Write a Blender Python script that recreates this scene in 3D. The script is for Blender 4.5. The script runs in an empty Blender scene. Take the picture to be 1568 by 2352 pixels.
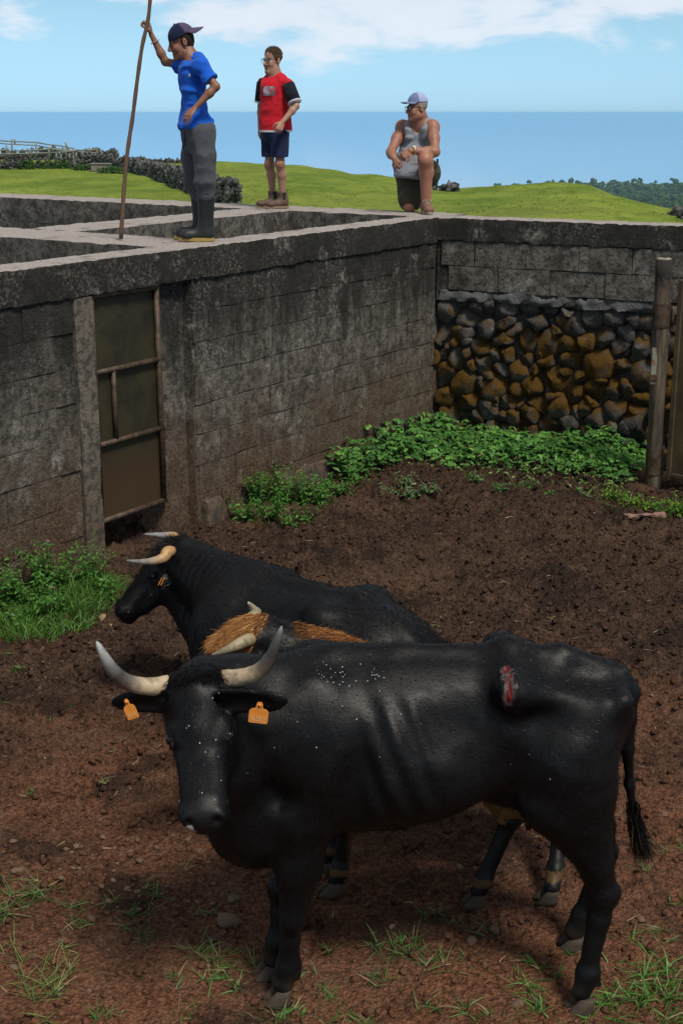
import bpy, bmesh, math, random
import numpy as np
from mathutils import Vector, Matrix

# ------------------------------------------------------------------ camera, sky, sun, exposure
SC = bpy.context.scene
COL = SC.collection
F_PX, PITCH, CAM_H = 3149.0, math.radians(16.25), 3.0
cam_data = bpy.data.cameras.new('camera')
cam = bpy.data.objects.new('camera', cam_data); COL.objects.link(cam); SC.camera = cam
cam.location = (0, 0, CAM_H); cam.rotation_euler = (math.pi / 2 - PITCH, 0, 0)
cam_data.sensor_fit = 'VERTICAL'; cam_data.sensor_height = 36.0
cam_data.lens = F_PX / 2352 * 36.0
cam_data.clip_start = 0.05; cam_data.clip_end = 600000

SUN_EL, SUN_AZ = math.radians(57), math.radians(148)      # azimuth: clockwise from +Y
SUN_STRENGTH, SUN_ANGLE, SKY_STRENGTH, EXPOSURE = 3.0, 13, 0.10, 0.15

world = bpy.data.worlds.new('World'); SC.world = world; world.use_nodes = True
SC.view_settings.view_transform = 'Standard'; SC.view_settings.look = 'None'
SC.view_settings.gamma = 1.0; SC.view_settings.use_curve_mapping = False
SC.view_settings.exposure = EXPOSURE
SC.cycles.max_bounces = 6; SC.cycles.diffuse_bounces = 3; SC.cycles.glossy_bounces = 3
SC.cycles.transparent_max_bounces = 8; SC.cycles.volume_bounces = 1
SC.cycles.use_denoising = True
SC.cycles.caustics_reflective = False; SC.cycles.caustics_refractive = False

sun_data = bpy.data.lights.new('sun', 'SUN'); sun = bpy.data.objects.new('sun', sun_data); COL.objects.link(sun)
sun_data.energy = SUN_STRENGTH; sun_data.angle = math.radians(SUN_ANGLE); sun_data.color = (1.0, 0.93, 0.82)
_sd = Vector((math.sin(SUN_AZ) * math.cos(SUN_EL), math.cos(SUN_AZ) * math.cos(SUN_EL), math.sin(SUN_EL)))
sun.rotation_euler = _sd.to_track_quat('Z', 'Y').to_euler(); sun.location = (0, 0, 60)

# ------------------------------------------------------------------ node helper
class NT:
    """tiny node-graph builder"""
    def __init__(s, tree): s.t = tree; s.n = tree.nodes; s.l = tree.links
    def __call__(s, typ, *args, **kw):
        nd = s.n.new(typ)
        for k, v in list(kw.items()):
            if hasattr(nd, k) and k not in nd.inputs: setattr(nd, k, v); kw.pop(k)
        for i, v in enumerate(args):
            if v is not None: s.put(nd.inputs[i], v)
        for k, v in kw.items(): s.put(nd.inputs[k.replace('_', ' ')], v)
        return nd
    def put(s, inp, v):
        if isinstance(v, bpy.types.NodeSocket): s.l.new(v, inp)
        elif isinstance(v, bpy.types.Node): s.l.new(v.outputs[0], inp)
        else:
            if isinstance(v, tuple) and len(v) == 3 and inp.type == 'RGBA': v = v + (1.0,)
            inp.default_value = v
    def math(s, op, a, b=0.0, c=0.0, clamp=False):
        nd = s.n.new('ShaderNodeMath'); nd.operation = op; nd.use_clamp = clamp
        s.put(nd.inputs[0], a); s.put(nd.inputs[1], b); s.put(nd.inputs[2], c); return nd.outputs[0]
    def ramp(s, fac, a, b, lo=0.0, hi=1.0):
        nd = s.n.new('ShaderNodeMapRange'); nd.interpolation_type = 'SMOOTHSTEP'
        s.put(nd.inputs['Value'], fac); nd.inputs['From Min'].default_value = a; nd.inputs['From Max'].default_value = b
        nd.inputs['To Min'].default_value = lo; nd.inputs['To Max'].default_value = hi
        return nd.outputs['Result']
    def mix(s, fac, a, b, mode='MIX'):
        nd = s.n.new('ShaderNodeMix'); nd.data_type = 'RGBA'; nd.blend_type = mode
        s.put(nd.inputs[0], fac); s.put(nd.inputs[6], a); s.put(nd.inputs[7], b); return nd.outputs[2]
    def noise(s, vec, scale, detail=4, rough=0.55, dist=0.0):
        nd = s.n.new('ShaderNodeTexNoise'); s.put(nd.inputs['Vector'], vec)
        nd.inputs['Scale'].default_value = scale; nd.inputs['Detail'].default_value = detail
        nd.inputs['Roughness'].default_value = rough; nd.inputs['Distortion'].default_value = dist
        return nd.outputs[0]
    def voro(s, vec, scale, feature='F1', out=0):
        nd = s.n.new('ShaderNodeTexVoronoi'); nd.feature = feature; s.put(nd.inputs['Vector'], vec)
        nd.inputs['Scale'].default_value = scale; return nd.outputs[out]
    def mapv(s, vec, scale=(1, 1, 1), rot=(0, 0, 0), loc=(0, 0, 0)):
        nd = s.n.new('ShaderNodeMapping'); s.put(nd.inputs[0], vec)
        nd.inputs['Scale'].default_value = scale; nd.inputs['Rotation'].default_value = rot
        nd.inputs['Location'].default_value = loc; return nd.outputs[0]
    def pos(s): return s.n.new('ShaderNodeNewGeometry').outputs['Position']
    def obj(s): return s.n.new('ShaderNodeTexCoord').outputs['Object']
    def sep(s, vec):
        nd = s.n.new('ShaderNodeSeparateXYZ'); s.put(nd.inputs[0], vec); return nd.outputs
    def rnd(s): return s.n.new('ShaderNodeObjectInfo').outputs['Random']
    def attr(s, name):
        nd = s.n.new('ShaderNodeAttribute'); nd.attribute_name = name; return nd.outputs['Color']
    def bump(s, h, strength, dist, normal=None):
        nd = s.n.new('ShaderNodeBump'); s.put(nd.inputs['Height'], h)
        nd.inputs['Strength'].default_value = strength; nd.inputs['Distance'].default_value = dist
        if normal is not None: s.put(nd.inputs['Normal'], normal)
        return nd.outputs[0]

MATS = {}
def material(name, color=None, rough=0.8, fn=None, **kw):
    """fn(g, bsdf) builds the graph; otherwise a plain principled colour"""
    if name in MATS: return MATS[name]
    m = bpy.data.materials.new(name); m.use_nodes = True; m.node_tree.nodes.clear()
    g = NT(m.node_tree)
    b = g.n.new('ShaderNodeBsdfPrincipled'); o = g.n.new('ShaderNodeOutputMaterial'); g.l.new(b.outputs[0], o.inputs[0])
    b.inputs['Roughness'].default_value = rough
    if color is not None: b.inputs['Base Color'].default_value = (*color, 1)
    for k, v in kw.items(): g.put(b.inputs[k.replace('_', ' ')], v)
    if fn: fn(g, b)
    MATS[name] = m
    return m

def setup_world():
    g = NT(world.node_tree); g.n.clear()
    sky = g('ShaderNodeTexSky'); sky.sky_type = 'NISHITA'; sky.sun_disc = False
    sky.sun_elevation = SUN_EL; sky.sun_rotation = SUN_AZ
    sky.altitude = 300; sky.air_density = 1.0; sky.dust_density = 0.3; sky.ozone_density = 3.0
    d = g('ShaderNodeTexCoord').outputs['Generated']
    x, y, z = g.sep(d)[:3]
    bw = g('ShaderNodeRGBToBW', sky.outputs[0]).outputs[0]
    tint = g.mix(1.0, g('ShaderNodeCombineColor', bw, bw, bw).outputs[0], (0.50, 0.93, 1.26), 'MULTIPLY')
    blue = g.mix(0.85, sky.outputs[0], tint)
    # soft cumulus: noise over the direction, flattened towards the horizon
    v = g.mapv(d, scale=(1, 1, 3.0), loc=(2.8, 1.24, 1.6))
    n1 = g.noise(v, 10.0, 9, 0.56, 0.2)
    n2 = g.noise(v, 2.3, 3, 0.5)
    m = g.math('ADD', g.math('MULTIPLY', n1, 0.75), g.math('MULTIPLY', n2, 0.40))
    # broken cloud low down, closing to a bright overcast overhead
    m = g.math('ADD', m, g.ramp(z, 0.015, 0.075, -0.11, 0.020))
    m = g.math('ADD', m, g.ramp(z, 0.10, 0.50, 0.0, 0.30))
    m = g.ramp(m, 0.575, 0.70)
    cloud = g.mix(n1, (5.6, 6.4, 7.6), (8.6, 8.9, 9.4))
    cloud = g.mix(g.ramp(z, 0.08, 0.40), cloud, g.mix(n1, (1.6, 1.75, 2.0), (4.2, 4.4, 4.8)))      # thick grey bases overhead
    col = g.mix(g.math('MULTIPLY', m, 0.86), blue, cloud)
    bg = g('ShaderNodeBackground', Color=col, Strength=SKY_STRENGTH)
    g('ShaderNodeOutputWorld', Surface=bg)
setup_world()

# ------------------------------------------------------------------ geometry helpers
_c, _s = math.cos(PITCH), math.sin(PITCH)
def ray(x, y):
    v = (1176 - y) / F_PX
    return np.array([(x - 784) / F_PX, _c + _s * v, -_s + _c * v])
def P(x, y, Y):                                  # point seen at photo position (1568 wide) at forward distance Y metres
    r = ray(x, y); return np.array([0, 0, CAM_H]) + r * (Y / r[1])
def G(x, y, z=0.0):                              # the same on the level z
    r = ray(x, y); return np.array([0, 0, CAM_H]) + r * ((z - CAM_H) / r[2])
def V(*a): return np.array(a, float)
def unit(v): v = np.asarray(v, float); return v / (np.linalg.norm(v) + 1e-12)

RNG = np.random.default_rng(11)
random.seed(5)

def _hash(ix, iy, iz):
    h = (ix.astype(np.uint32) * np.uint32(374761393) + iy.astype(np.uint32) * np.uint32(668265263) + iz.astype(np.uint32) * np.uint32(2147483647 - 1013904242))
    h = (h ^ (h >> np.uint32(13))) * np.uint32(1274126177)
    h = h ^ (h >> np.uint32(16))
    return (h & np.uint32(0xffff)).astype(np.float32) / 65535.0
def vnoise(p, scale=1.0, seed=0):
    """smooth value noise in -1..1 for an (n,3) array"""
    q = np.asarray(p, np.float32) * scale + np.float32(seed * 17.37 + 100.5)
    i = np.floor(q); f = q - i; f = f * f * (3 - 2 * f); i = i.astype(np.int64)
    r = np.zeros(len(q), np.float32)
    for dx in (0, 1):
        wx = f[:, 0] if dx else 1 - f[:, 0]
        for dy in (0, 1):
            wy = f[:, 1] if dy else 1 - f[:, 1]
            for dz in (0, 1):
                wz = f[:, 2] if dz else 1 - f[:, 2]
                r += wx * wy * wz * _hash(i[:, 0] + dx, i[:, 1] + dy, i[:, 2] + dz)
    return r * 2 - 1
def fbm(p, scale, octs=4, gain=0.5, seed=0):
    r = 0; a = 1.0
    for o in range(octs):
        r = r + a * vnoise(p, scale * 2 ** o, seed + o * 3); a *= gain
    return r

def tag(o, label=None, cat=None, group=None, kind=None):
    if label: o['label'] = label
    if cat: o['category'] = cat
    if group: o['group'] = group
    if kind: o['kind'] = kind
    return o
def mesh_np(name, verts, faces, mat=None, smooth=False, col=None):
    """faces: (n,3) or (n,4) int array"""
    me = bpy.data.meshes.new(name)
    verts = np.ascontiguousarray(verts, np.float32); faces = np.ascontiguousarray(faces, np.int32)
    k = faces.shape[1]
    me.vertices.add(len(verts)); me.vertices.foreach_set('co', verts.ravel())
    me.loops.add(faces.size); me.loops.foreach_set('vertex_index', faces.ravel())
    me.polygons.add(len(faces)); me.polygons.foreach_set('loop_start', np.arange(0, faces.size, k, dtype=np.int32))
    if smooth: me.polygons.foreach_set('use_smooth', np.ones(len(faces), bool))
    if col is not None:
        at = me.attributes.new('col', 'FLOAT_COLOR', 'POINT')
        c = np.ones((len(verts), 4), np.float32); c[:, :3] = col; at.data.foreach_set('color', c.ravel())
    me.update(calc_edges=True); me.validate()
    if mat: me.materials.append(mat)
    return me
def link(name, me, parent=None, loc=None, rotz=0.0):
    o = bpy.data.objects.new(name, me); COL.objects.link(o)
    if parent is not None: o.parent = parent
    if loc is not None: o.location = tuple(loc)
    if rotz: o.rotation_euler.z = rotz
    return o
def empty(name, loc, rotz=0.0):
    o = link(name, None, None, loc, rotz); o.empty_display_size = 0.2
    return o
def child(name, me, parent):
    """a mesh built in world coordinates under a thing whose origin stands at its base"""
    o = link(name, me, parent)
    p = parent; off = Vector((0, 0, 0))
    while p is not None: off += Vector(p.location); p = p.parent
    o.location = -off
    return o

class MB:
    """collects vertices / faces of several pieces into one mesh"""
    def __init__(s): s.v = []; s.f = []; s.n = 0; s.c = []
    def add(s, v, f, c=None):
        v = np.asarray(v, float); s.v.append(v); s.f += [tuple(int(i) + s.n for i in q) for q in f]; s.n += len(v)
        s.c.append(np.broadcast_to(np.array(c if c is not None else (1, 1, 1), float), (len(v), 3)))
        return s
    def build(s, name, mat=None, smooth=False, bevel=0.0):
        me = bpy.data.meshes.new(name)
        V_ = np.concatenate(s.v)
        me.from_pydata([tuple(p) for p in V_], [], s.f)
        at = me.attributes.new('col', 'FLOAT_COLOR', 'POINT')
        c = np.ones((len(V_), 4), np.float32); c[:, :3] = np.concatenate(s.c); at.data.foreach_set('color', c.ravel())
        if bevel:
            bm = bmesh.new(); bm.from_mesh(me)
            bmesh.ops.bevel(bm, geom=list(bm.edges), offset=bevel, segments=1, affect='EDGES', clamp_overlap=True)
            bm.to_mesh(me); bm.free()
        if smooth: me.polygons.foreach_set('use_smooth', [True] * len(me.polygons))
        me.update()
        if mat: me.materials.append(mat)
        return me
BOXF = [(0, 3, 2, 1), (4, 5, 6, 7), (0, 1, 5, 4), (1, 2, 6, 5), (2, 3, 7, 6), (3, 0, 4, 7)]
def box_v(c, sx, sy, sz, R=None):
    """box with full sizes about centre c; R columns are its axes"""
    q = np.array([(-1, -1, -1), (1, -1, -1), (1, 1, -1), (-1, 1, -1), (-1, -1, 1), (1, -1, 1), (1, 1, 1), (-1, 1, 1)], float) * 0.5 * [sx, sy, sz]
    if R is not None: q = q @ np.asarray(R).T
    return q + np.asarray(c)
def frame_of(d, ref=(0, 0, 1)):
    d = unit(d); r = np.asarray(ref, float)
    if abs(d @ unit(r)) > 0.97: r = V(1, 0, 0)
    a = unit(np.cross(r, d)); return a, np.cross(d, a), d
def catmull(pts, n):
    pts = np.asarray(pts, float); m = len(pts)
    ext = np.vstack([2 * pts[0] - pts[1], pts, 2 * pts[-1] - pts[-2]])
    out = []
    for t in np.linspace(0, m - 1 - 1e-9, n):
        i = int(t); u = t - i; p0, p1, p2, p3 = ext[i:i + 4]
        out.append(0.5 * (2 * p1 + (p2 - p0) * u + (2 * p0 - 5 * p1 + 4 * p2 - p3) * u * u + (3 * p1 - p0 - 3 * p2 + p3) * u ** 3))
    return np.array(out)
def tube(pts, radii, seg=8, flat=1.0, ref=(0, 0, 1), cap=True):
    """swept ring mesh -> verts, faces"""
    pts = np.asarray(pts, float); n = len(pts); vs = []; fs = []
    a0 = None
    for i in range(n):
        d = unit(pts[min(i + 1, n - 1)] - pts[max(i - 1, 0)])
        if a0 is None: a, b, _ = frame_of(d, ref)
        else:
            a = unit(a0 - d * (a0 @ d)); b = np.cross(d, a)
        a0 = a
        th = np.arange(seg) * 2 * math.pi / seg
        vs.append(pts[i] + radii[i] * (np.cos(th)[:, None] * a + flat * np.sin(th)[:, None] * b))
    vs = np.concatenate(vs)
    for i in range(n - 1):
        for j in range(seg):
            k = (j + 1) % seg
            fs.append((i * seg + j, i * seg + k, (i + 1) * seg + k, (i + 1) * seg + j))
    if cap:
        fs.append(tuple(range(seg))[::-1]); fs.append(tuple(range((n - 1) * seg, n * seg)))
    return vs, fs

# ------------------------------------------------------------------ signed-distance sculpting
class Sdf:
    def __init__(s, lo, hi, h):
        lo = np.asarray(lo, float); hi = np.asarray(hi, float)
        n = np.ceil((hi - lo) / h).astype(int) + 1
        s.h = h; s.lo = lo; s.n = n
        s.ax = [(lo[i] + h * np.arange(n[i])).astype(np.float32) for i in range(3)]
        s.d = np.full(tuple(n), 9.0, np.float32)
    def win(s, lo, hi, pad):
        sl = []
        for i in range(3):
            a = int(max(0, math.floor((lo[i] - pad - s.lo[i]) / s.h))); b = int(min(s.n[i], math.ceil((hi[i] + pad - s.lo[i]) / s.h) + 1))
            if b <= a: return None, None
            sl.append(slice(a, b))
        X = s.ax[0][sl[0]][:, None, None]; Y = s.ax[1][sl[1]][None, :, None]; Z = s.ax[2][sl[2]][None, None, :]
        return tuple(sl), (X, Y, Z)
    def put(s, sl, d, k, mode):
        D = s.d[sl]
        if mode == 'sub':
            d = -d; h = np.maximum(k - np.abs(D - d), 0) / k if k > 0 else 0
            s.d[sl] = np.maximum(D, d) + h * h * k * 0.25
        elif mode == 'int':
            h = np.maximum(k - np.abs(D - d), 0) / k if k > 0 else 0
            s.d[sl] = np.maximum(D, d) + h * h * k * 0.25
        else:
            h = np.maximum(k - np.abs(D - d), 0) / k if k > 0 else 0
            s.d[sl] = np.minimum(D, d) - h * h * k * 0.25
    def cap(s, a, b, ra, rb, k=0.02, flat=None, mode='add'):
        a = np.asarray(a, float); b = np.asarray(b, float); R = max(ra, rb)
        sl, g = s.win(np.minimum(a, b) - R, np.maximum(a, b) + R, k + 3 * s.h)
        if sl is None: return s
        ab = b - a; L2 = float(ab @ ab) + 1e-12
        px, py, pz = g[0] - a[0], g[1] - a[1], g[2] - a[2]
        t = np.clip((px * ab[0] + py * ab[1] + pz * ab[2]) / L2, 0, 1).astype(np.float32)
        wx, wy, wz = px - t * ab[0], py - t * ab[1], pz - t * ab[2]
        if flat is not None:
            u = unit(flat[0]); e = 1.0 / flat[1] - 1
            du = (wx * u[0] + wy * u[1] + wz * u[2]) * e
            wx, wy, wz = wx + du * u[0], wy + du * u[1], wz + du * u[2]
        d = np.sqrt(wx * wx + wy * wy + wz * wz) - (ra + (rb - ra) * t)
        if flat is not None: d = d * min(1.0, flat[1] ** 0.5)
        s.put(sl, d.astype(np.float32), k, mode); return s
    def chain(s, pts, radii, k=0.02, flat=None):
        for i in range(len(pts) - 1): s.cap(pts[i], pts[i + 1], radii[i], radii[i + 1], k, flat)
        return s
    def ell(s, c, r, axes=None, k=0.02, mode='add'):
        c = np.asarray(c, float); R = max(r)
        sl, g = s.win(c - R, c + R, k + 3 * s.h)
        if sl is None: return s
        px, py, pz = g[0] - c[0], g[1] - c[1], g[2] - c[2]
        if axes is None: q = (px, py, pz)
        else: q = [px * a[0] + py * a[1] + pz * a[2] for a in axes]
        k0 = np.sqrt((q[0] / r[0]) ** 2 + (q[1] / r[1]) ** 2 + (q[2] / r[2]) ** 2)
        k1 = np.sqrt((q[0] / r[0] ** 2) ** 2 + (q[1] / r[1] ** 2) ** 2 + (q[2] / r[2] ** 2) ** 2) + 1e-6
        s.put(sl, (k0 * (k0 - 1) / k1).astype(np.float32), k, mode); return s
    def loft(s, o, u, v, w, st, k=0.03, n=2.2, ntop=None):
        """stations (t, side offset, bottom, top, half width, height share of the widest level) along u from o"""
        st = np.array(st, float); o = np.asarray(o, float)
        T = np.linspace(0, len(st) - 1, len(st) * 12); D = np.stack([catmull(st[:, [j]], len(T))[:, 0] for j in range(st.shape[1])], 1)
        order = np.argsort(D[:, 0]); D = D[order]
        lo = np.full(3, 9e9); hi = -lo
        for q in st:
            for sv in (-1, 1):
                for zz in (q[2], q[3]):
                    p = o + u * q[0] + v * (q[1] + sv * q[4]) + w * zz; lo = np.minimum(lo, p); hi = np.maximum(hi, p)
        sl, g = s.win(lo - 0.05, hi + 0.05, k + 3 * s.h)
        px, py, pz = g[0] - o[0], g[1] - o[1], g[2] - o[2]
        t = px * u[0] + py * u[1] + pz * u[2]; a = px * v[0] + py * v[1] + pz * v[2]; b = px * w[0] + py * w[1] + pz * w[2]
        tc = np.clip(t, D[0, 0], D[-1, 0]); tcf = np.broadcast_to(tc, np.broadcast_shapes(t.shape, a.shape, b.shape))
        I = lambda j: np.interp(tcf, D[:, 0], D[:, j]).astype(np.float32)
        off, bot, top, hw, sh = I(1), I(2), I(3), I(4), I(5)
        mid = bot + (top - bot) * sh
        db = b - mid; hh = np.where(db > 0, top - mid, mid - bot)
        da = np.abs(a - off)
        nn = n if ntop is None else np.where(db > 0, ntop, n).astype(np.float32)
        rho = ((da / hw) ** nn + (np.abs(db) / hh) ** nn) ** (1.0 / nn)
        rl = np.sqrt(da * da + db * db)
        d = np.where(rho > 1e-3, rl * (1 - 1 / np.maximum(rho, 1e-3)), -np.minimum(hw, hh))
        d = np.maximum(d, -np.minimum(hw, hh))
        e = np.maximum(D[0, 0] - t, t - D[-1, 0])
        d = np.where(e > 0, np.sqrt(np.maximum(d, 0) ** 2 + e * e) + np.minimum(d, 0) * 0.0, d)
        s.put(sl, d.astype(np.float32), k, 'add'); return s
    def half(s, p, n, k=0.006):
        """keep the side the normal n points away from"""
        p = np.asarray(p, float); n = unit(n)
        X, Y, Z = s.ax[0][:, None, None], s.ax[1][None, :, None], s.ax[2][None, None, :]
        d = ((X - p[0]) * n[0] + (Y - p[1]) * n[1] + (Z - p[2]) * n[2]).astype(np.float32)
        s.put(tuple(slice(None) for _ in range(3)), d, k, 'int'); return s
    def rough(s, fn, band=0.06):
        """add fn(points) to the field near the surface"""
        m = np.abs(s.d) < band; idx = np.argwhere(m)
        p = idx * s.h + s.lo
        s.d[m] += fn(p.astype(np.float32)).astype(np.float32); return s
    def mesh(s, smooth_it=1, keep=None):
        d = s.d; nx, ny, nz = d.shape
        neg = d < 0
        cnt = np.zeros((nx - 1, ny - 1, nz - 1), np.int8)
        for i in (0, 1):
            for j in (0, 1):
                for k in (0, 1): cnt += neg[i:nx - 1 + i, j:ny - 1 + j, k:nz - 1 + k]
        act = (cnt > 0) & (cnt < 8)
        C = np.argwhere(act); idm = np.full(act.shape, -1, np.int32); idm[act] = np.arange(len(C))
        acc = np.zeros((len(C), 3)); num = np.zeros(len(C))
        for a in range(3):
            b, c = (a + 1) % 3, (a + 2) % 3
            for i in (0, 1):
                for j in (0, 1):
                    o0 = np.zeros(3, int); o0[b] = i; o0[c] = j; o1 = o0.copy(); o1[a] = 1
                    d0 = d[tuple((C + o0).T)]; d1 = d[tuple((C + o1).T)]
                    x = (d0 < 0) != (d1 < 0)
                    t = np.where(x, d0 / np.where(x, d0 - d1, 1), 0)
                    p = np.repeat(o0[None].astype(float), len(C), 0); p[:, a] = t
                    acc += p * x[:, None]; num += x
        Vt = s.lo + s.h * (C + acc / num[:, None])
        F = []
        for a in range(3):
            b, c = (a + 1) % 3, (a + 2) % 3
            sl0 = [slice(None)] * 3; sl1 = [slice(None)] * 3; sl0[a] = slice(0, -1); sl1[a] = slice(1, None)
            for q in (b, c): sl0[q] = slice(1, -1); sl1[q] = slice(1, -1)
            n0 = neg[tuple(sl0)]; n1 = neg[tuple(sl1)]
            for flip in (False, True):
                E_ = np.argwhere((n0 & ~n1) if not flip else (~n0 & n1))
                if not len(E_): continue
                E_[:, b] += 1; E_[:, c] += 1
                q = []
                for (i, j) in ((0, 0), (-1, 0), (-1, -1), (0, -1)):
                    r = E_.copy(); r[:, b] += i; r[:, c] += j; q.append(idm[tuple(r.T)])
                q = np.stack(q, 1)
                if flip: q = q[:, ::-1]
                F.append(q)
        F = np.concatenate(F); F = F[(F >= 0).all(1)]
        wgt = np.full(len(Vt), 0.5)
        for it in range(smooth_it):
            if keep is not None and it >= 1: wgt = np.where(np.linalg.norm(Vt - keep[0], axis=1) < keep[1], 0.0, 0.5)
            sm = np.zeros_like(Vt); ct = np.zeros(len(Vt))
            for i in range(4):
                np.add.at(sm, F[:, i], Vt[F[:, (i + 1) % 4]] + Vt[F[:, (i + 3) % 4]]); np.add.at(ct, F[:, i], 2)
            Vt = Vt * (1 - wgt)[:, None] + wgt[:, None] * sm / np.maximum(ct, 1)[:, None]
        return Vt, F
def vnormals(v, f):
    n = np.zeros_like(v); q = np.cross(v[f[:, 2]] - v[f[:, 0]], v[f[:, 3 if f.shape[1] == 4 else 1]] - v[f[:, 1 if f.shape[1] == 4 else 0]])
    for i in range(f.shape[1]): np.add.at(n, f[:, i], q)
    return n / (np.linalg.norm(n, axis=1)[:, None] + 1e-12)
# ------------------------------------------------------------------ materials of the setting
def m_concrete(g, b, light=0.0):
    p = g.pos(); x, y, z = g.sep(p)[:3]
    streak = g.noise(g.mapv(p, scale=(6, 6, 0.7)), 1.0, 5, 0.6)
    big = g.noise(p, 1.1, 4, 0.6); med = g.noise(p, 6, 6, 0.68); fine = g.noise(p, 50, 5, 0.72); grit = g.noise(p, 170, 2, 0.6)
    gray = g.mix(g.ramp(med, 0.3, 0.7), (0.072 + 0.05 * light, 0.066 + 0.046 * light, 0.057 + 0.042 * light), (0.30 + 0.08 * light, 0.275 + 0.08 * light, 0.24 + 0.075 * light))
    gray = g.mix(g.math('MULTIPLY', g.rnd(), 0.45), gray, (0.15, 0.13, 0.095))
    gray = g.mix(g.ramp(g.noise(p, 17, 6, 0.75), 0.44, 0.60, 0, 0.8), gray, (0.045, 0.041, 0.036))
    # rising damp and splashed soil
    mud = g.ramp(g.math('ADD', z, g.math('MULTIPLY', g.math('SUBTRACT', big, 0.5), 1.7)), 1.15, 0.1)
    mudc = g.mix(g.ramp(fine, 0.3, 0.7), (0.036, 0.020, 0.012), (0.20, 0.122, 0.074))
    c = g.mix(g.math('MULTIPLY', mud, 0.88), gray, mudc)
    # black algae running down from the top
    alg = g.ramp(g.math('ADD', g.math('MULTIPLY', z, 0.55), g.math('ADD', g.math('MULTIPLY', streak, 0.95), g.math('MULTIPLY', med, 0.55))), 1.30, 1.66)
    c = g.mix(g.math('MULTIPLY', alg, 0.88 - 0.5 * light), c, g.mix(fine, (0.010, 0.010, 0.010), (0.035, 0.033, 0.030)))
    # pale lichen in uneven colonies, thickest high up
    col = g.ramp(g.math('ADD', g.noise(p, 2.4, 5, 0.7), g.math('MULTIPLY', z, 0.07)), 0.585, 0.73)
    fl = g.math('MULTIPLY', g.ramp(g.noise(p, 38, 5, 0.8), 0.50, 0.60), col)
    c = g.mix(g.math('MULTIPLY', fl, g.math('SUBTRACT', 0.75, g.math('MULTIPLY', alg, 0.40))), c, (0.40, 0.385, 0.34))
    wh = g.math('MULTIPLY', g.ramp(g.noise(p, 2.9, 5, 0.65), 0.58, 0.70), g.ramp(g.noise(p, 21, 5, 0.75), 0.40, 0.60))
    c = g.mix(g.math('MULTIPLY', wh, 0.62), c, (0.46, 0.44, 0.40))
    g.put(b.inputs['Base Color'], c); b.inputs['Roughness'].default_value = 0.92; b.inputs['Specular IOR Level'].default_value = 0.2
    h = g.math('ADD', g.math('MULTIPLY', med, 1.2), g.math('ADD', fine, g.math('MULTIPLY', grit, 0.4)))
    g.put(b.inputs['Normal'], g.bump(h, 1.0, 0.022))
CONC = material('weathered_concrete', fn=m_concrete)
CONL = material('pale_weathered_concrete', fn=lambda g, b: m_concrete(g, b, 1.0))
def m_coptop(g, b):
    p = g.pos()
    med = g.noise(p, 6, 5, 0.65); fine = g.noise(p, 45, 4, 0.7); big = g.noise(p, 1.7, 4, 0.6)
    c = g.mix(g.ramp(fine, 0.3, 0.7), (0.22, 0.19, 0.175), (0.44, 0.39, 0.36))
    c = g.mix(g.ramp(med, 0.5, 0.72, 0, 0.7), c, (0.085, 0.08, 0.07))
    c = g.mix(g.ramp(g.noise(p, 90, 2, 0.5), 0.62, 0.72, 0, 0.6), c, (0.5, 0.47, 0.43))
    g.put(b.inputs['Base Color'], c); b.inputs['Roughness'].default_value = 0.95
    g.put(b.inputs['Normal'], g.bump(g.math('ADD', med, fine), 0.7, 0.01))
COPT = material('worn_concrete_top', fn=m_coptop)
def m_cement(g, b):
    p = g.pos(); med = g.noise(p, 9, 5, 0.65); fine = g.noise(p, 55, 4, 0.7)
    c = g.mix(med, (0.06, 0.06, 0.06), (0.24, 0.24, 0.245))
    c = g.mix(g.ramp(fine, 0.55, 0.7, 0, 0.6), c, (0.05, 0.05, 0.05))
    g.put(b.inputs['Base Color'], c); b.inputs['Roughness'].default_value = 0.95
    g.put(b.inputs['Normal'], g.bump(g.math('ADD', med, fine), 1.0, 0.02))
CEM = material('old_cement', fn=m_cement)
def m_plaster(g, b):
    p = g.pos(); med = g.noise(p, 8, 5, 0.65); fine = g.noise(p, 55, 4, 0.7); z = g.sep(p)[2]
    c = g.mix(med, (0.075, 0.064, 0.05), (0.23, 0.195, 0.15))
    c = g.mix(g.ramp(z, 0.9, 0.1, 0, 0.75), c, (0.11, 0.065, 0.04))
    c = g.mix(g.ramp(g.noise(p, 18, 4, 0.7), 0.44, 0.60, 0, 0.85), c, (0.04, 0.036, 0.030))
    g.put(b.inputs['Base Color'], c); b.inputs['Roughness'].default_value = 0.92
    g.put(b.inputs['Normal'], g.bump(g.math('ADD', med, fine), 0.8, 0.012))
PLAS = material('jamb_plaster', fn=m_plaster)
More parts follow.
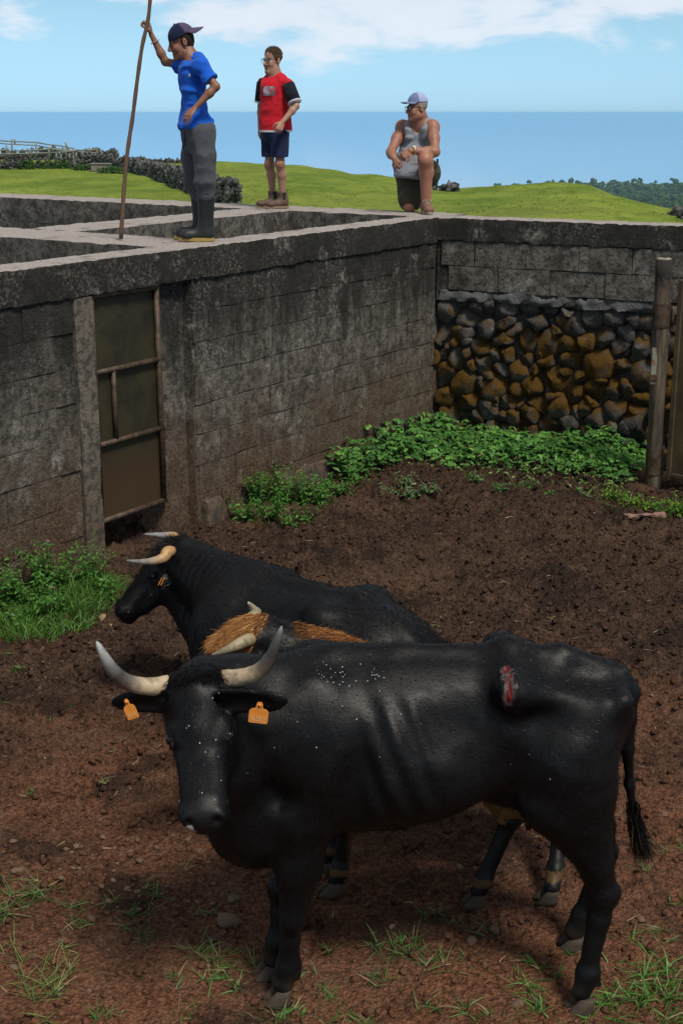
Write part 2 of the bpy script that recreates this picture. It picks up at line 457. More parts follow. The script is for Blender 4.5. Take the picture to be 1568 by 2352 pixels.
def m_stone(g, b):
    p = g.pos(); z = g.sep(p)[2]
    med = g.noise(p, 12, 6, 0.7); fine = g.noise(p, 70, 4, 0.75)
    c = g.mix(g.math('ADD', g.math('MULTIPLY', med, 0.7), g.math('MULTIPLY', g.rnd(), 0.4)), (0.020, 0.019, 0.018), (0.17, 0.16, 0.15))
    c = g.mix(g.ramp(g.noise(p, 22, 3, 0.6), 0.62, 0.70, 0, 0.7), c, (0.42, 0.40, 0.37))
    zz = g.math('SUBTRACT', 0.62, g.math('ABSOLUTE', g.math('SUBTRACT', z, 0.62)))
    nx = g.sep(g.n.new('ShaderNodeNewGeometry').outputs['Normal'])[2]
    ms = g.math('ADD', g.math('ADD', g.noise(p, 5.5, 6, 0.7), g.math('MULTIPLY', g.noise(p, 1.3, 3, 0.5), 0.5)), g.math('ADD', g.math('MULTIPLY', zz, 0.30), g.math('MULTIPLY', nx, 0.10)))
    moss = g.ramp(ms, 0.74, 0.90)
    mc = g.mix(g.noise(p, 90, 3, 0.7), (0.035, 0.020, 0.004), (0.185, 0.095, 0.016))
    c = g.mix(moss, c, mc)
    g.put(b.inputs['Base Color'], c); b.inputs['Roughness'].default_value = 0.95; b.inputs['Specular IOR Level'].default_value = 0.2
    g.put(b.inputs['Normal'], g.bump(g.math('ADD', med, fine), 1.0, 0.02))
STONE = material('mossy_basalt', fn=m_stone)
def m_soil(g, b):
    p = g.pos(); x, y, z = g.sep(p)[:3]
    big = g.noise(p, 0.55, 4, 0.6); med = g.noise(p, 5, 6, 0.65); fine = g.noise(p, 42, 5, 0.72); grit = g.noise(p, 150, 3, 0.7); gr1 = g.voro(p, 70); gr2 = g.voro(p, 27)
    wet = g.ramp(g.math('ADD', g.math('MULTIPLY', y, 0.14), g.math('MULTIPLY', big, 1.3)), 1.15, 1.75)
    fc = g.ramp(fine, 0.28, 0.72)
    c = g.mix(fc, (0.070, 0.028, 0.015), (0.37, 0.165, 0.092))
    d = g.mix(fc, (0.016, 0.0095, 0.007), (0.145, 0.084, 0.057))
    c = g.mix(wet, c, d)
    c = g.mix(g.ramp(g.noise(p, 0.9, 5, 0.6), 0.50, 0.66, 0, 0.4), c, (0.22, 0.13, 0.082))
    c = g.mix(g.ramp(med, 0.52, 0.72, 0, 0.5), c, (0.25, 0.15, 0.092))
    c = g.mix(g.ramp(g.noise(p, 1.7, 5, 0.65), 0.52, 0.64, 0, 0.72), c, (0.030, 0.021, 0.016))
    c = g.mix(g.ramp(grit, 0.64, 0.72, 0, 0.65), c, (0.44, 0.32, 0.24))
    g.put(b.inputs['Base Color'], c); b.inputs['Roughness'].default_value = 0.97; b.inputs['Specular IOR Level'].default_value = 0.15
    c = g.mix(g.ramp(gr1, 0.25, 0.75, 0, 0.55), c, g.mix(0.5, c, (0.012, 0.006, 0.004)))
    g.put(b.inputs['Base Color'], c)
    h = g.math('SUBTRACT', g.math('ADD', g.math('MULTIPLY', fine, 0.6), g.math('MULTIPLY', grit, 0.5)), g.math('ADD', g.math('MULTIPLY', gr1, 0.55), g.math('MULTIPLY', gr2, 0.5)))
    g.put(b.inputs['Normal'], g.bump(h, 1.0, 0.03))
SOIL = material('trodden_soil', fn=m_soil)
def m_pasture(g, b):
    p = g.pos()
    big = g.noise(p, 0.035, 5, 0.6); med = g.noise(g.mapv(p, scale=(1, 0.45, 1)), 0.32, 6, 0.65); fine = g.noise(g.mapv(p, scale=(1, 0.5, 1)), 2.2, 5, 0.75)
    c = g.mix(g.ramp(med, 0.3, 0.7), (0.115, 0.185, 0.02), (0.25, 0.31, 0.045))
    c = g.mix(g.ramp(big, 0.5, 0.66, 0, 0.65), c, (0.21, 0.225, 0.045))
    c = g.mix(g.ramp(fine, 0.50, 0.66, 0, 0.7), c, (0.045, 0.095, 0.008))
    c = g.mix(g.ramp(g.noise(p, 0.13, 5, 0.7), 0.62, 0.72, 0, 0.7), c, (0.22, 0.165, 0.07))
    g.put(b.inputs['Base Color'], c); b.inputs['Roughness'].default_value = 0.95; b.inputs['Specular IOR Level'].default_value = 0.1
    g.put(b.inputs['Normal'], g.bump(g.math('ADD', med, fine), 1.0, 0.25))
PAST = material('pasture', fn=m_pasture)
def m_sea(g, b):
    p = g.pos()
    w = g.noise(g.mapv(p, scale=(1, 0.25, 1)), 0.004, 4, 0.6)
    g.put(b.inputs['Base Color'], g.mix(w, (0.035, 0.30, 0.72), (0.045, 0.33, 0.76)))
    b.inputs['Roughness'].default_value = 0.07; b.inputs['Specular IOR Level'].default_value = 0.5
SEA = material('sea_water', fn=m_sea)

# ------------------------------------------------------------------ the yard: local frame of the walls
K0 = V(0.885, 12.921, 0.0)                 # inner corner of the yard
DS, DN = V(-0.549, -0.836, 0), V(0.836, -0.549, 0)
D2, N2 = V(0.895, -0.447, 0), V(-0.447, -0.895, 0)
ZUP = V(0, 0, 1)
TOP = 2.07
def W(s, n, z): return K0 + DS * s + DN * n + ZUP * z
def W2(s, n, z): return K0 + D2 * s + N2 * n + ZUP * z

def rough_box(fr, a0, a1, b0, b1, z0, z1, step=0.06, amp=0.006, chip=0.012, seed=0, nmax=90):
    """box in the frame fr(s, n, z), its faces subdivided and worn; returns verts, quads, top flags"""
    vs = []; fs = []; tops = []; n0 = 0
    lens = (a1 - a0, b1 - b0, z1 - z0)
    for ax in range(3):
        i, j = [(1, 2), (2, 0), (0, 1)][ax]
        ni = max(1, min(nmax, int(round(lens[i] / step)))); nj = max(1, min(nmax, int(round(lens[j] / step))))
        for side in (0, 1):
            A, B = np.meshgrid(np.linspace(0, 1, ni + 1), np.linspace(0, 1, nj + 1), indexing='ij')
            q = np.zeros((A.size, 3)); q[:, i] = A.ravel(); q[:, j] = B.ravel(); q[:, ax] = side
            e = np.minimum(q, 1 - q) * np.array(lens)                        # distance to the faces
            es = np.sort(e, 1)[:, 1]                                         # to the nearest edge
            lo = np.array([a0, b0, z0]); loc = lo + q * np.array(lens)
            wn = np.stack([vnoise(loc, 9, seed + 1), vnoise(loc, 9, seed + 2), vnoise(loc, 9, seed + 3)], 1) + \
                 0.5 * np.stack([vnoise(loc, 31, seed + 4), vnoise(loc, 31, seed + 5), vnoise(loc, 31, seed + 6)], 1)
            inward = (0.5 - q); inward = np.sign(inward) * (e < 0.02)
            ch = np.clip(vnoise(loc, 14, seed + 7) * 0.7 + vnoise(loc, 40, seed + 8) * 0.6 + 0.1, 0, 1) * (es < 0.02)
            loc = loc + wn * amp + inward * ch[:, None] * chip
            vs.append(np.array([fr(*r) for r in loc]) if len(loc) < 10 else fr(loc[:, [0]], loc[:, [1]], loc[:, [2]]))
            idx = np.arange(A.size).reshape(A.shape) + n0
            Q = np.stack([idx[:-1, :-1], idx[1:, :-1], idx[1:, 1:], idx[:-1, 1:]], -1).reshape(-1, 4)
            if side == 0: Q = Q[:, ::-1]
            fs.append(Q); tops.append(np.full(len(Q), ax == 2 and side == 1)); n0 += A.size
    return np.concatenate(vs), np.concatenate(fs), np.concatenate(tops)
def rough_part(name, parent, mats, boxes):
    """boxes: list of (frame, a0, a1, b0, b1, z0, z1, kw); top faces take mats[1] if given"""
    vs = []; fs = []; tp = []; n = 0
    for (fr, a0, a1, b0, b1, z0, z1, kw) in boxes:
        v, f, t = rough_box(fr, a0, a1, b0, b1, z0, z1, **kw); vs.append(v); fs.append(f + n); tp.append(t); n += len(v)
    fs = np.concatenate(fs)
    # frames may be left-handed: make the faces look outwards
    me = mesh_np(name, np.concatenate(vs), fs, mats[0], True)
    bm = bmesh.new(); bm.from_mesh(me); bmesh.ops.recalc_face_normals(bm, faces=list(bm.faces)); bm.to_mesh(me); bm.free()
    if len(mats) > 1:
        me.materials.append(mats[1]); me.polygons.foreach_set('material_index', np.concatenate(tp).astype(np.int32))
    return child(name, me, parent)

# blocks: a few worn slabs shared by all the walls (unit size 0.46 x 0.03 x 0.225)
def make_block_mesh(k, mat):
    mb = MB(); r = np.random.default_rng(100 + k)
    nx, nz = 5, 3
    xs = np.linspace(-0.5, 0.5, nx); zs = np.linspace(-0.5, 0.5, nz)
    vs = []
    for z in zs:
        for x in xs: vs.append((x + r.normal(0, 0.006), -0.5 + r.normal(0, 0.06), z + r.normal(0, 0.012)))
    rim = [0, 1, 2, 3, 4, 9, 14, 13, 12, 11, 10, 5]
    base = len(vs)
    for i in rim: vs.append((vs[i][0] * 1.012, 0.5, vs[i][2] * 1.02))
    for i in rim:
        q = list(vs[i]); q[1] = -0.36 + r.normal(0, 0.05); vs[i] = (q[0], q[1], q[2])
    fs = []
    for j in range(nz - 1):
        for i in range(nx - 1): fs.append((j * nx + i, j * nx + i + 1, (j + 1) * nx + i + 1, (j + 1) * nx + i))
    for a in range(12): b_ = (a + 1) % 12; fs.append((rim[b_], rim[a], base + a, base + b_))
    mb.add(vs, fs); return mb.build('block', mat)
BLOCKS = [make_block_mesh(k, CONC) for k in range(8)]; BLOCKS_PALE = [make_block_mesh(k, CONL) for k in range(8)]
def lay_blocks(parent, fr, ax, nrm, rows, s0, s1, off=0.0, skip=None, seed=1, L=0.47, gap=0.007, proud=0.0, kit=None):
    """running bond of block slabs whose faces lie at n = proud"""
    r = random.Random(seed); rz = math.atan2(ax[1], ax[0])
    Rm = Matrix((( ax[0], -nrm[0], 0), (ax[1], -nrm[1], 0), (0, 0, 1)))
    for j, (z0, z1) in enumerate(rows):
        s = s0 - (L * 0.5 if j % 2 else 0) + off - r.random() * 0.06
        while s < s1:
            e = s + L * r.uniform(0.94, 1.05)
            a, b_ = max(s, s0), min(e, s1); s = e
            if b_ - a < 0.08 or (skip and skip(a, b_, z0, z1)): continue
            th = 0.036; pr = proud + r.uniform(-0.007, 0.004)
            c = fr((a + b_) / 2, pr - th / 2, (z0 + z1) / 2)
            o = link('block', r.choice(kit or BLOCKS), parent)
            M = Matrix.Translation(Vector(c) - Vector(parent.location)) @ Rm.to_4x4() @ Matrix.Rotation(r.uniform(-0.006, 0.006), 4, 'Y') \
                @ Matrix.Diagonal((b_ - a - gap, th, z1 - z0 - gap, 1))
            o.matrix_basis = M
ROWS = [(0.0 + 0.2305 * i, 0.2305 * (i + 1)) for i in range(8)]

# --- wall with the steel door
wall_a = tag(empty('block_wall', W(2, -0.15, 0)), 'long dark weathered block wall with the rusty steel door and concrete coping', 'wall')
KW = dict(step=0.07, amp=0.004, chip=0.01)
rough_part('mortar_core', wall_a, [CONC], [
    (W, -0.28, 3.57, -0.30, -0.020, -0.15, 1.845, dict(step=0.12, amp=0.003, chip=0, seed=1)),
    (W, 4.78, 6.9, -0.30, -0.020, -0.15, 1.845, dict(step=0.12, amp=0.003, chip=0, seed=2))])
rough_part('coping', wall_a, [CONC, COPT], [(W, -0.02, 6.9, -0.30, 0.014, 1.845, TOP, dict(step=0.03, amp=0.0025, chip=0.010, seed=3, nmax=230))])
rough_part('jamb', wall_a, [PLAS], [(W, 4.602, 4.775, -0.30, 0.006, -0.15, 1.84, dict(step=0.05, amp=0.004, chip=0.012, seed=4))])
rough_part('jamb', wall_a, [CONC], [(W, 3.575, 3.735, -0.30, -0.085, -0.15, 1.84, dict(step=0.05, amp=0.006, chip=0.015, seed=5)),
                                     (W, 3.74, 3.895, -0.30, -0.060, -0.15, 1.84, dict(step=0.05, amp=0.008, chip=0.02, seed=6))])
rough_part('footing', wall_a, [PLAS], [(W, 3.28, 3.52, -0.05, 0.05, -0.15, 0.17, dict(step=0.03, amp=0.02, chip=0.03, seed=8)),
                                       (W, 1.75, 2.30, -0.05, 0.03, -0.15, 0.16, dict(step=0.03, amp=0.015, chip=0.04, seed=9)),
                                       (W, 4.62, 4.80, -0.05, 0.02, -0.15, 0.14, dict(step=0.03, amp=0.012, chip=0.03, seed=10))])
hole = lambda a, b_, z0, z1: False
lay_blocks(wall_a, W, DS, DN, ROWS, 0.0, 3.57, 0.10, seed=4)
lay_blocks(wall_a, W, DS, DN, ROWS, 4.78, 6.85, 0.22, seed=7)

# --- steel door in the opening
def m_rust(g, b):
    p = g.pos(); z = g.sep(p)[2]
    n = g.noise(p, 4, 6, 0.7); f = g.noise(p, 40, 4, 0.7)
    c = g.mix(g.ramp(n, 0.35, 0.65), (0.016, 0.015, 0.008), (0.042, 0.036, 0.014))
    c = g.mix(g.ramp(g.math('ADD', z, g.math('MULTIPLY', n, 0.7)), 1.25, 0.75), c, (0.062, 0.034, 0.016))
    c = g.mix(g.ramp(f, 0.6, 0.75, 0, 0.6), c, (0.055, 0.02, 0.009))
    sc = g.ramp(g.noise(g.mapv(p, scale=(1, 1, 3.0)), 9, 6, 0.8, 2.0), 0.495, 0.505)
    c = g.mix(g.math('MULTIPLY', sc, 0.12), c, (0.02, 0.012, 0.008))
    g.put(b.inputs['Base Color'], c); b.inputs['Roughness'].default_value = 0.6; b.inputs['Metallic'].default_value = 0.15
    g.put(b.inputs['Normal'], g.bump(g.math('ADD', n, f), 0.35, 0.006))
RUST = material('rusty_door_sheet', fn=m_rust)
def m_rustbar(g, b):
    p = g.pos(); n = g.noise(p, 14, 5, 0.7)
    g.put(b.inputs['Base Color'], g.mix(g.ramp(n, 0.35, 0.65), (0.035, 0.022, 0.014), (0.105, 0.068, 0.042)))
    b.inputs['Roughness'].default_value = 0.62; b.inputs['Metallic'].default_value = 0.25
    g.put(b.inputs['Normal'], g.bump(n, 0.4, 0.004))
RBAR = material('rusty_tube', fn=m_rustbar)
dn = -0.045
door = child('door', MB().add(box_v(W(4.25, dn - 0.012, 1.05), 0.69, 0.008, 1.56, np.stack([DS, DN, ZUP], 1)), BOXF).build('door', RUST), wall_a)
tag(door, 'tall rusty olive-brown steel door in a tube frame')
def bar(name, p, q, r, m, parent, seg=8):
    me = MB().add(*tube([p, (np.asarray(p) + q) / 2, q], [r] * 3, seg)).build(name, m, True)
    return child(name, me, parent)
rd = dn + 0.012
for z in (1.826, 1.315, 0.815, 0.275): bar('rail', W(4.60, rd, z), W(3.90, rd, z), 0.021, RBAR, door)
bar('stile', W(3.925, rd, 0.275), W(3.925, rd, 1.826), 0.021, RBAR, door)
bar('stile', W(4.585, rd, 0.275), W(4.585, rd, 1.826), 0.021, RBAR, door)
bar('stile', W(4.40, rd, 0.815), W(4.40, rd, 1.315), 0.018, RBAR, door)
for z in (0.55, 1.60): bar('hinge', W(3.895, -0.045, z - 0.05), W(3.895, -0.045, z + 0.05), 0.016, RBAR, door)

# --- back wall of the yard: coping, two courses of blocks, cement bed, rubble
wall_b = tag(empty('rubble_wall', W2(1.1, -0.15, 0)), 'low back wall of mossy black rubble under two block courses and coping', 'wall')
rough_part('coping', wall_b, [CONC, COPT], [(W2, -0.02, 6.2, -0.32, 0.02, 1.868, TOP, dict(step=0.03, amp=0.003, chip=0.010, seed=21, nmax=200))])
rough_part('mortar_core', wall_b, [CONC], [(W2, 0.0, 6.2, -0.30, -0.012, 1.33, 1.868, dict(step=0.1, amp=0.004, chip=0, seed=22)),
                                            (W2, 0.0, 6.2, -0.30, -0.13, -0.15, 1.36, dict(step=0.1, amp=0.01, chip=0, seed=23))])
rough_part('cement_bed', wall_b, [CEM], [(W2, 0.0, 6.2, -0.25, 0.002, 1.31, 1.405, dict(step=0.025, amp=0.020, chip=0.05, seed=24, nmax=240))])
lay_blocks(wall_b, W2, D2, N2, [(1.412, 1.637), (1.637, 1.865)], 0.05, 6.1, 0.1, seed=9, L=0.50, proud=0.012, kit=BLOCKS_PALE)
# rubble: cells of a relaxed point set, each stone domed inside its cell
def rubble(parent, fr, s1, z1, n, seed):
    r = np.random.default_rng(seed)
    pts = np.stack([r.uniform(0, s1, n), r.uniform(-0.05, z1, n)], 1)
    smp = np.stack([r.uniform(-0.1, s1 + 0.1, 14000), r.uniform(-0.12, z1 + 0.03, 14000)], 1)
    for it in range(2):
        own = np.argmin(((smp[:, None] - pts[None]) ** 2 * [1.0, 1.35]).sum(-1), 1)
        for i in range(n):
            m = own == i
            if m.any(): pts[i] = pts[i] * 0.35 + smp[m].mean(0) * 0.65
    NA = 14; wt = r.choice([0.03, 0.06, 0.10, 0.145], n, p=[.3, .3, .25, .15]) ** 2
    for i in range(n):
        th = np.arange(NA) * 2 * math.pi / NA + r.uniform(0, 1)
        dirs = np.stack([np.cos(th), np.sin(th)], 1)
        dv = pts - pts[i]; L = np.hypot(*dv.T); nb = (L > 1e-6) & (L < 0.75); dv = dv[nb]; L = L[nb]; off = np.clip((L * L + wt[i] - wt[nb]) / (2 * L), 0.02, None)
        bis = (dirs @ (dv / L[:, None]).T); rr = np.where(bis > 0.05, off / np.maximum(bis, 0.05), 9).min(1)
        # keep inside the face
        lim = np.full(NA, 9.0)
        up = dirs[:, 1] > 0.05; lim[up] = (z1 - pts[i, 1]) / dirs[up, 1]
        lf = dirs[:, 0] < -0.05; lim[lf] = pts[i, 0] / -dirs[lf, 0]
        rr = np.minimum(np.minimum(rr, np.maximum(lim, 0.02)), 0.30)
        rr = (rr * 4 + np.roll(rr, 1) + np.roll(rr, -1)) / 6 * r.uniform(0.98, 1.07) * r.uniform(0.96, 1.05, NA)
        proud = r.uniform(0.0, 0.05) + 0.03 + 0.12 * max(0, rr.mean() - 0.1); dep = min(0.13, rr.mean() * 0.9); tilt = r.uniform(-0.25, 0.25, 2)
        vs = []
        for rho, hh in ((1.0, -0.6), (1.0, 0.15), (0.90, 0.55), (0.62, 0.88), (0.25, 1.0)):
            for a in range(NA):
                q = pts[i] + dirs[a] * rr[a] * rho
                dpt = (hh - 1) * dep + proud + rho * rr[a] * (dirs[a] @ tilt) * (0.6 if hh > 0 else 0)
                vs.append((q[0], dpt, q[1]))
        vs = np.array(vs); cc = V(pts[i, 0], proud - dep * 0.7, pts[i, 1])
        for _ in range(5):
            pn = unit(V(r.normal(0, 0.6), 1.0, r.normal(0, 0.6))); hh_ = (vs - cc) @ pn; lim_ = dep * r.uniform(0.45, 0.75); vs = vs - np.maximum(hh_ - lim_, 0)[:, None] * pn
        vs += r.normal(0, 0.004, vs.shape) + 0.026 * np.stack([vnoise(vs + i, 13, j) for j in range(3)], 1)
        fs = [(k * NA + a, k * NA + (a + 1) % NA, (k + 1) * NA + (a + 1) % NA, (k + 1) * NA + a) for k in range(4) for a in range(NA)]
        fs.append(tuple(range(4 * NA, 5 * NA)))
        me = MB().add(fr(vs[:, [0]], vs[:, [1]], vs[:, [2]]), [f[::-1] for f in fs]).build('stone', STONE, True)
        child('stone', me, parent)
rubble(wall_b, lambda s, n, z: W2(s, n - 0.055, z), 3.3, 1.335, 175, 3)

# --- the chute behind the wall: side walls, cross wall, rear wall
wall_c = tag(empty('chute_wall', W(1.5, -1.97, 0)), 'broad concrete chute wall the boy in red stands at the end of', 'wall')
rough_part('wall_body', wall_c, [CONL, COPT], [(W, 0.0, 2.95, -2.27, -1.68, -0.15, TOP - 0.002, dict(step=0.05, amp=0.003, chip=0.010, seed=31))])
wall_d = tag(empty('cross_wall', W(3.3, -2.2, 0)), 'broad concrete cross wall on which the pole and the rubber boots stand', 'wall')
rough_part('wall_body', wall_d, [CONL, COPT], [(W, 2.95, 3.62, -5.2, -0.302, -0.15, TOP - 0.004, dict(step=0.05, amp=0.003, chip=0.010, seed=33))])
wall_e = tag(empty('rear_wall', W(-0.3, -3, 0)), 'rear concrete block wall running to the left behind both boys', 'wall')
rough_part('wall_body', wall_e, [CONL, COPT], [(W, -0.6, -0.012, -9.0, -0.03, -0.15, TOP - 0.001, dict(step=0.06, amp=0.003, chip=0.010, seed=35, nmax=160))])
FE = lambda s, n, z: W(n, -s, z)
lay_blocks(wall_e, FE, -DN, DS, [(1.345, 1.575), (1.575, 1.805), (1.805, 2.03)], 0.32, 1.66, 0.1, seed=12, kit=BLOCKS_PALE)
lay_blocks(wall_e, FE, -DN, DS, [(1.345, 1.575), (1.575, 1.805), (1.805, 2.03)], 2.29, 8.9, 0.1, seed=13, kit=BLOCKS_PALE)

# ------------------------------------------------------------------ pasture beyond the walls
CREST = np.array([(-700, 372, 150), (-300, 371, 150), (0, 369, 150), (240, 368, 150), (420, 370, 150), (560, 373, 140), (680, 378, 120), (760, 390, 104), (820, 401, 97),
                  (860, 401, 95), (910, 413, 86), (1000, 431, 76), (1050, 435, 72), (1100, 431, 70), (1200, 425, 70), (1260, 424, 67), (1350, 431, 60), (1420, 455, 50),
                  (1500, 480, 44), (1568, 498, 40), (1800, 545, 32), (2600, 640, 24)], float)
_u = []; _sl = []
for x, y, Yc in CREST:
    r = ray(x, y); _u.append(r[0] / r[1]); _sl.append(-r[2] / r[1])
_u = np.array(_u); _sl = np.array(_sl)
def wall_Y(u):
    tl = (0.885 - 12.921 * u) / (0.836 + 0.549 * u); tr = (12.921 * u - 0.885) / (0.895 + 0.447 * u)
    return np.where(u < 0.0685, 12.921 + 0.549 * tl, 12.921 - 0.447 * tr)
def terrain_z(X, Y):
    u = X / np.maximum(Y, 1.0)
    Yc = np.interp(u, _u, CREST[:, 2]); sl = np.interp(u, _u, _sl)
    d0 = 1.9
    drop = d0 + (sl - d0 / Yc) * Y
    e = np.maximum(Y - Yc, 0); drop = drop + np.where(e < 40, 0.0042 * e * e, 0.0042 * 1600 + 0.336 * (e - 40))
    p = np.stack([X, Y, np.zeros_like(X)], -1).reshape(-1, 3)
    nz = (fbm(p, 0.10, 4, 0.55, 5) * 0.16).reshape(X.shape) * np.clip((Y - 12) / 25, 0.25, 1) * np.clip(1.4 - e / 30, 0.2, 1)
    return CAM_H - drop + nz
U_ = np.linspace(-0.62, 0.62, 330); Tt = np.linspace(0, 1, 220)
UU, TT = np.meshgrid(U_, Tt, indexing='ij')
Y0 = wall_Y(UU) + 0.28; YY = Y0 * (560 / Y0) ** TT; XX = UU * YY
ZZ = terrain_z(XX, YY)
idx = np.arange(UU.size).reshape(UU.shape)
Q = np.stack([idx[:-1, :-1], idx[1:, :-1], idx[1:, 1:], idx[:-1, 1:]], -1).reshape(-1, 4)
pasture = link('pasture', mesh_np('pasture', np.stack([XX, YY, ZZ], -1).reshape(-1, 3), Q, PAST, True))
tag(pasture, 'rolling green pasture beyond the concrete walls', 'pasture', kind='structure')
def T(x, y):
    """where the view of photo position (x, y) meets the pasture"""
    r = ray(x, y); Ys = np.geomspace(16, 260, 3000); p = r[None] * (Ys / r[1])[:, None]
    h = CAM_H + p[:, 2] - terrain_z(p[:, 0], Ys); i = int(np.argmax(h < 0)) if (h < 0).any() else int(np.argmin(h))
    return V(p[i, 0], Ys[i], float(terrain_z(np.array([p[i, 0]]), np.array([Ys[i]]))[0]))

# sea and the far wooded slope
ang = np.linspace(-2.2, 2.2, 90); rad = np.array([300, 900, 2500, 6000, 14000, 30000, 80000, 200000, 400000.0])
AA, RR = np.meshgrid(ang, rad, indexing='ij')
sv = np.stack([np.sin(AA) * RR, np.cos(AA) * RR, np.full(AA.shape, -220.0)], -1).reshape(-1, 3)
idx = np.arange(AA.size).reshape(AA.shape)
Q = np.stack([idx[:-1, :-1], idx[1:, :-1], idx[1:, 1:], idx[:-1, 1:]], -1).reshape(-1, 4)[:, ::-1]
tag(link('sea', mesh_np('sea', sv, Q, SEA, True)), 'pale blue sea up to the horizon', 'sea', kind='structure')
def slope_z(X, Y):
    p = np.stack([X, Y, 0 * X], -1).reshape(-1, 3)
    return CAM_H - (85 + 0.0345 * (Y - 1020)) + (fbm(p, 0.0024, 3, 0.5, 9) * 12).reshape(X.shape) - np.maximum(Y - 2800, 0) * 0.3
uu, yy = np.meshgrid(np.linspace(0.035, 0.75, 60), np.geomspace(560, 3300, 60), indexing='ij')
edge = np.clip((uu - 0.06) / 0.05, -0.5, 1)
zz = slope_z(uu * yy, yy) - np.where(edge < 1, (1 - edge) * 42, 0)
idx = np.arange(uu.size).reshape(uu.shape)
Q = np.stack([idx[:-1, :-1], idx[1:, :-1], idx[1:, 1:], idx[:-1, 1:]], -1).reshape(-1, 4)
def m_wood(g, b):
    p = g.pos(); n = g.noise(p, 0.007, 4, 0.6); f = g.noise(p, 0.5, 3, 0.7)
    c = g.mix(g.ramp(n, 0.4, 0.62), (0.022, 0.050, 0.020), (0.075, 0.105, 0.022))
    c = g.mix(g.ramp(f, 0.4, 0.7), c, (0.012, 0.032, 0.014))
    g.put(b.inputs['Base Color'], c); b.inputs['Roughness'].default_value = 0.95; b.inputs['Specular IOR Level'].default_value = 0.1
WOOD = material('far_foliage', fn=m_wood)
tag(link('wooded_slope', mesh_np('wooded_slope', np.stack([uu * yy, yy, zz], -1).reshape(-1, 3), Q, WOOD, True)), 'ground under the far woodland', 'slope', kind='structure')
def far_wood():
    r = np.random.default_rng(8)
    bm = bmesh.new(); bmesh.ops.create_icosphere(bm, subdivisions=1, radius=1.0)
    bv = np.array([v.co[:] for v in bm.verts]); bf = np.array([[v.index for v in f.verts] for f in bm.faces]); bm.free()
    vs = []; fs = []; n = 0
    for _ in range(1700):
        Y = math.sqrt(r.uniform(730 ** 2, 2780 ** 2)); u = r.uniform(0.06, 0.36); X = u * Y
        if u < 0.10 and r.random() < 0.35 + (0.10 - u) * 8: continue
        z = float(slope_z(np.array([X]), np.array([Y]))[0]) - (1 - min(1, (u - 0.06) / 0.05)) * 42 * (u < 0.11)
        H = r.uniform(9, 17) * (1.25 if r.random() < 0.12 else 1); w = H * r.uniform(0.28, 0.48)
        for k in range(6):
            c = V(X + r.normal(0, w * 0.42), Y + r.normal(0, w * 0.42), z + H * r.uniform(0.35, 0.95))
            s = w * r.uniform(0.35, 0.62) * V(1, 1, r.uniform(0.6, 0.95))
            vs.append(bv * s * r.uniform(0.7, 1.3, (len(bv), 1)) + c); fs.append(bf + n); n += len(bv)
    o = link('woodland', mesh_np('woodland', np.concatenate(vs), np.concatenate(fs), WOOD, False))
    tag(o, 'hazy far woodland beyond the right-hand hill', 'woodland', kind='stuff')
far_wood()

# ------------------------------------------------------------------ the yard floor
def worley(p, scale, seed):
    q = p[:, :2] * scale + 50.0; i = np.floor(q).astype(np.int64); best = np.full(len(q), 9.0, np.float32); z = np.full(len(q), seed, np.int64)
    for dx in (-1, 0, 1):
        for dy in (-1, 0, 1):
            cx, cy = i[:, 0] + dx, i[:, 1] + dy
            fx = cx + _hash(cx, cy, z); fy = cy + _hash(cx, cy, z + 7); r_ = 0.6 + 0.8 * _hash(cx, cy, z + 13)
            best = np.minimum(best, np.hypot(q[:, 0] - fx, q[:, 1] - fy) / r_)
    return best
_hp = np.random.default_rng(44)
HOOF_Y = np.sqrt(_hp.uniform(4.4 ** 2, 11.4 ** 2, 230)); HOOF_X = _hp.uniform(-0.28, 0.28, 230) * HOOF_Y; HOOF_A = _hp.uniform(0, 6.28, 230); HOOF_D = _hp.uniform(0.012, 0.042, 230)
def hoof_prints(p):
    """cloven prints: two pressed half-ovals with a raised rim"""
    h = np.zeros(len(p))
    for x, y, a, d in zip(HOOF_X, HOOF_Y, HOOF_A, HOOF_D):
        m = np.where((np.abs(p[:, 0] - x) < 0.16) & (np.abs(p[:, 1] - y) < 0.16))[0]
        if not len(m): continue
        dx, dy = p[m, 0] - x, p[m, 1] - y; u_ = dx * math.cos(a) + dy * math.sin(a); v_ = -dx * math.sin(a) + dy * math.cos(a)
        e = np.sqrt((u_ / 0.062) ** 2 + ((np.abs(v_) - 0.026) / 0.026) ** 2)
        h[m] += np.where(e < 1, -d * (1 - e ** 3), 0) + 0.45 * d * np.exp(-((e - 1.35) / 0.35) ** 2)
    return h
def soil_h(X, Y):
    p = np.stack([X, Y, 0 * X], -1).reshape(-1, 3)
    h = fbm(p, 1.1, 3, 0.5, 1) * 0.022
    rid = np.abs(vnoise(p, 9, 31)) * 0.5 + np.abs(vnoise(p, 21, 32)) * 0.35 + np.abs(vnoise(p, 47, 33)) * 0.2
    wet = np.clip((p[:, 1] - 5.2) / 2.5 + vnoise(p, 0.8, 41) * 0.5, 0.12, 1)
    h = h + (0.28 - rid) * 0.12 * wet - np.clip(vnoise(p, 4.3, 35) - 0.45, 0, 1) * 0.10 * wet
    h = h + vnoise(p, 62, 34) * 0.005 * (0.5 + wet)
    if len(p) > 200: h = h + hoof_prints(p) + np.clip(vnoise(p, 6.5, 51), -0.3, 1) * 0.022 * wet + (0.55 - worley(p, 15, 3)).clip(-0.4, 0.5) * 0.042 * (0.12 + wet) + (0.5 - worley(p, 34, 9)).clip(-0.4, 0.5) * 0.022 * (0.5 + wet)
    return h.reshape(X.shape)
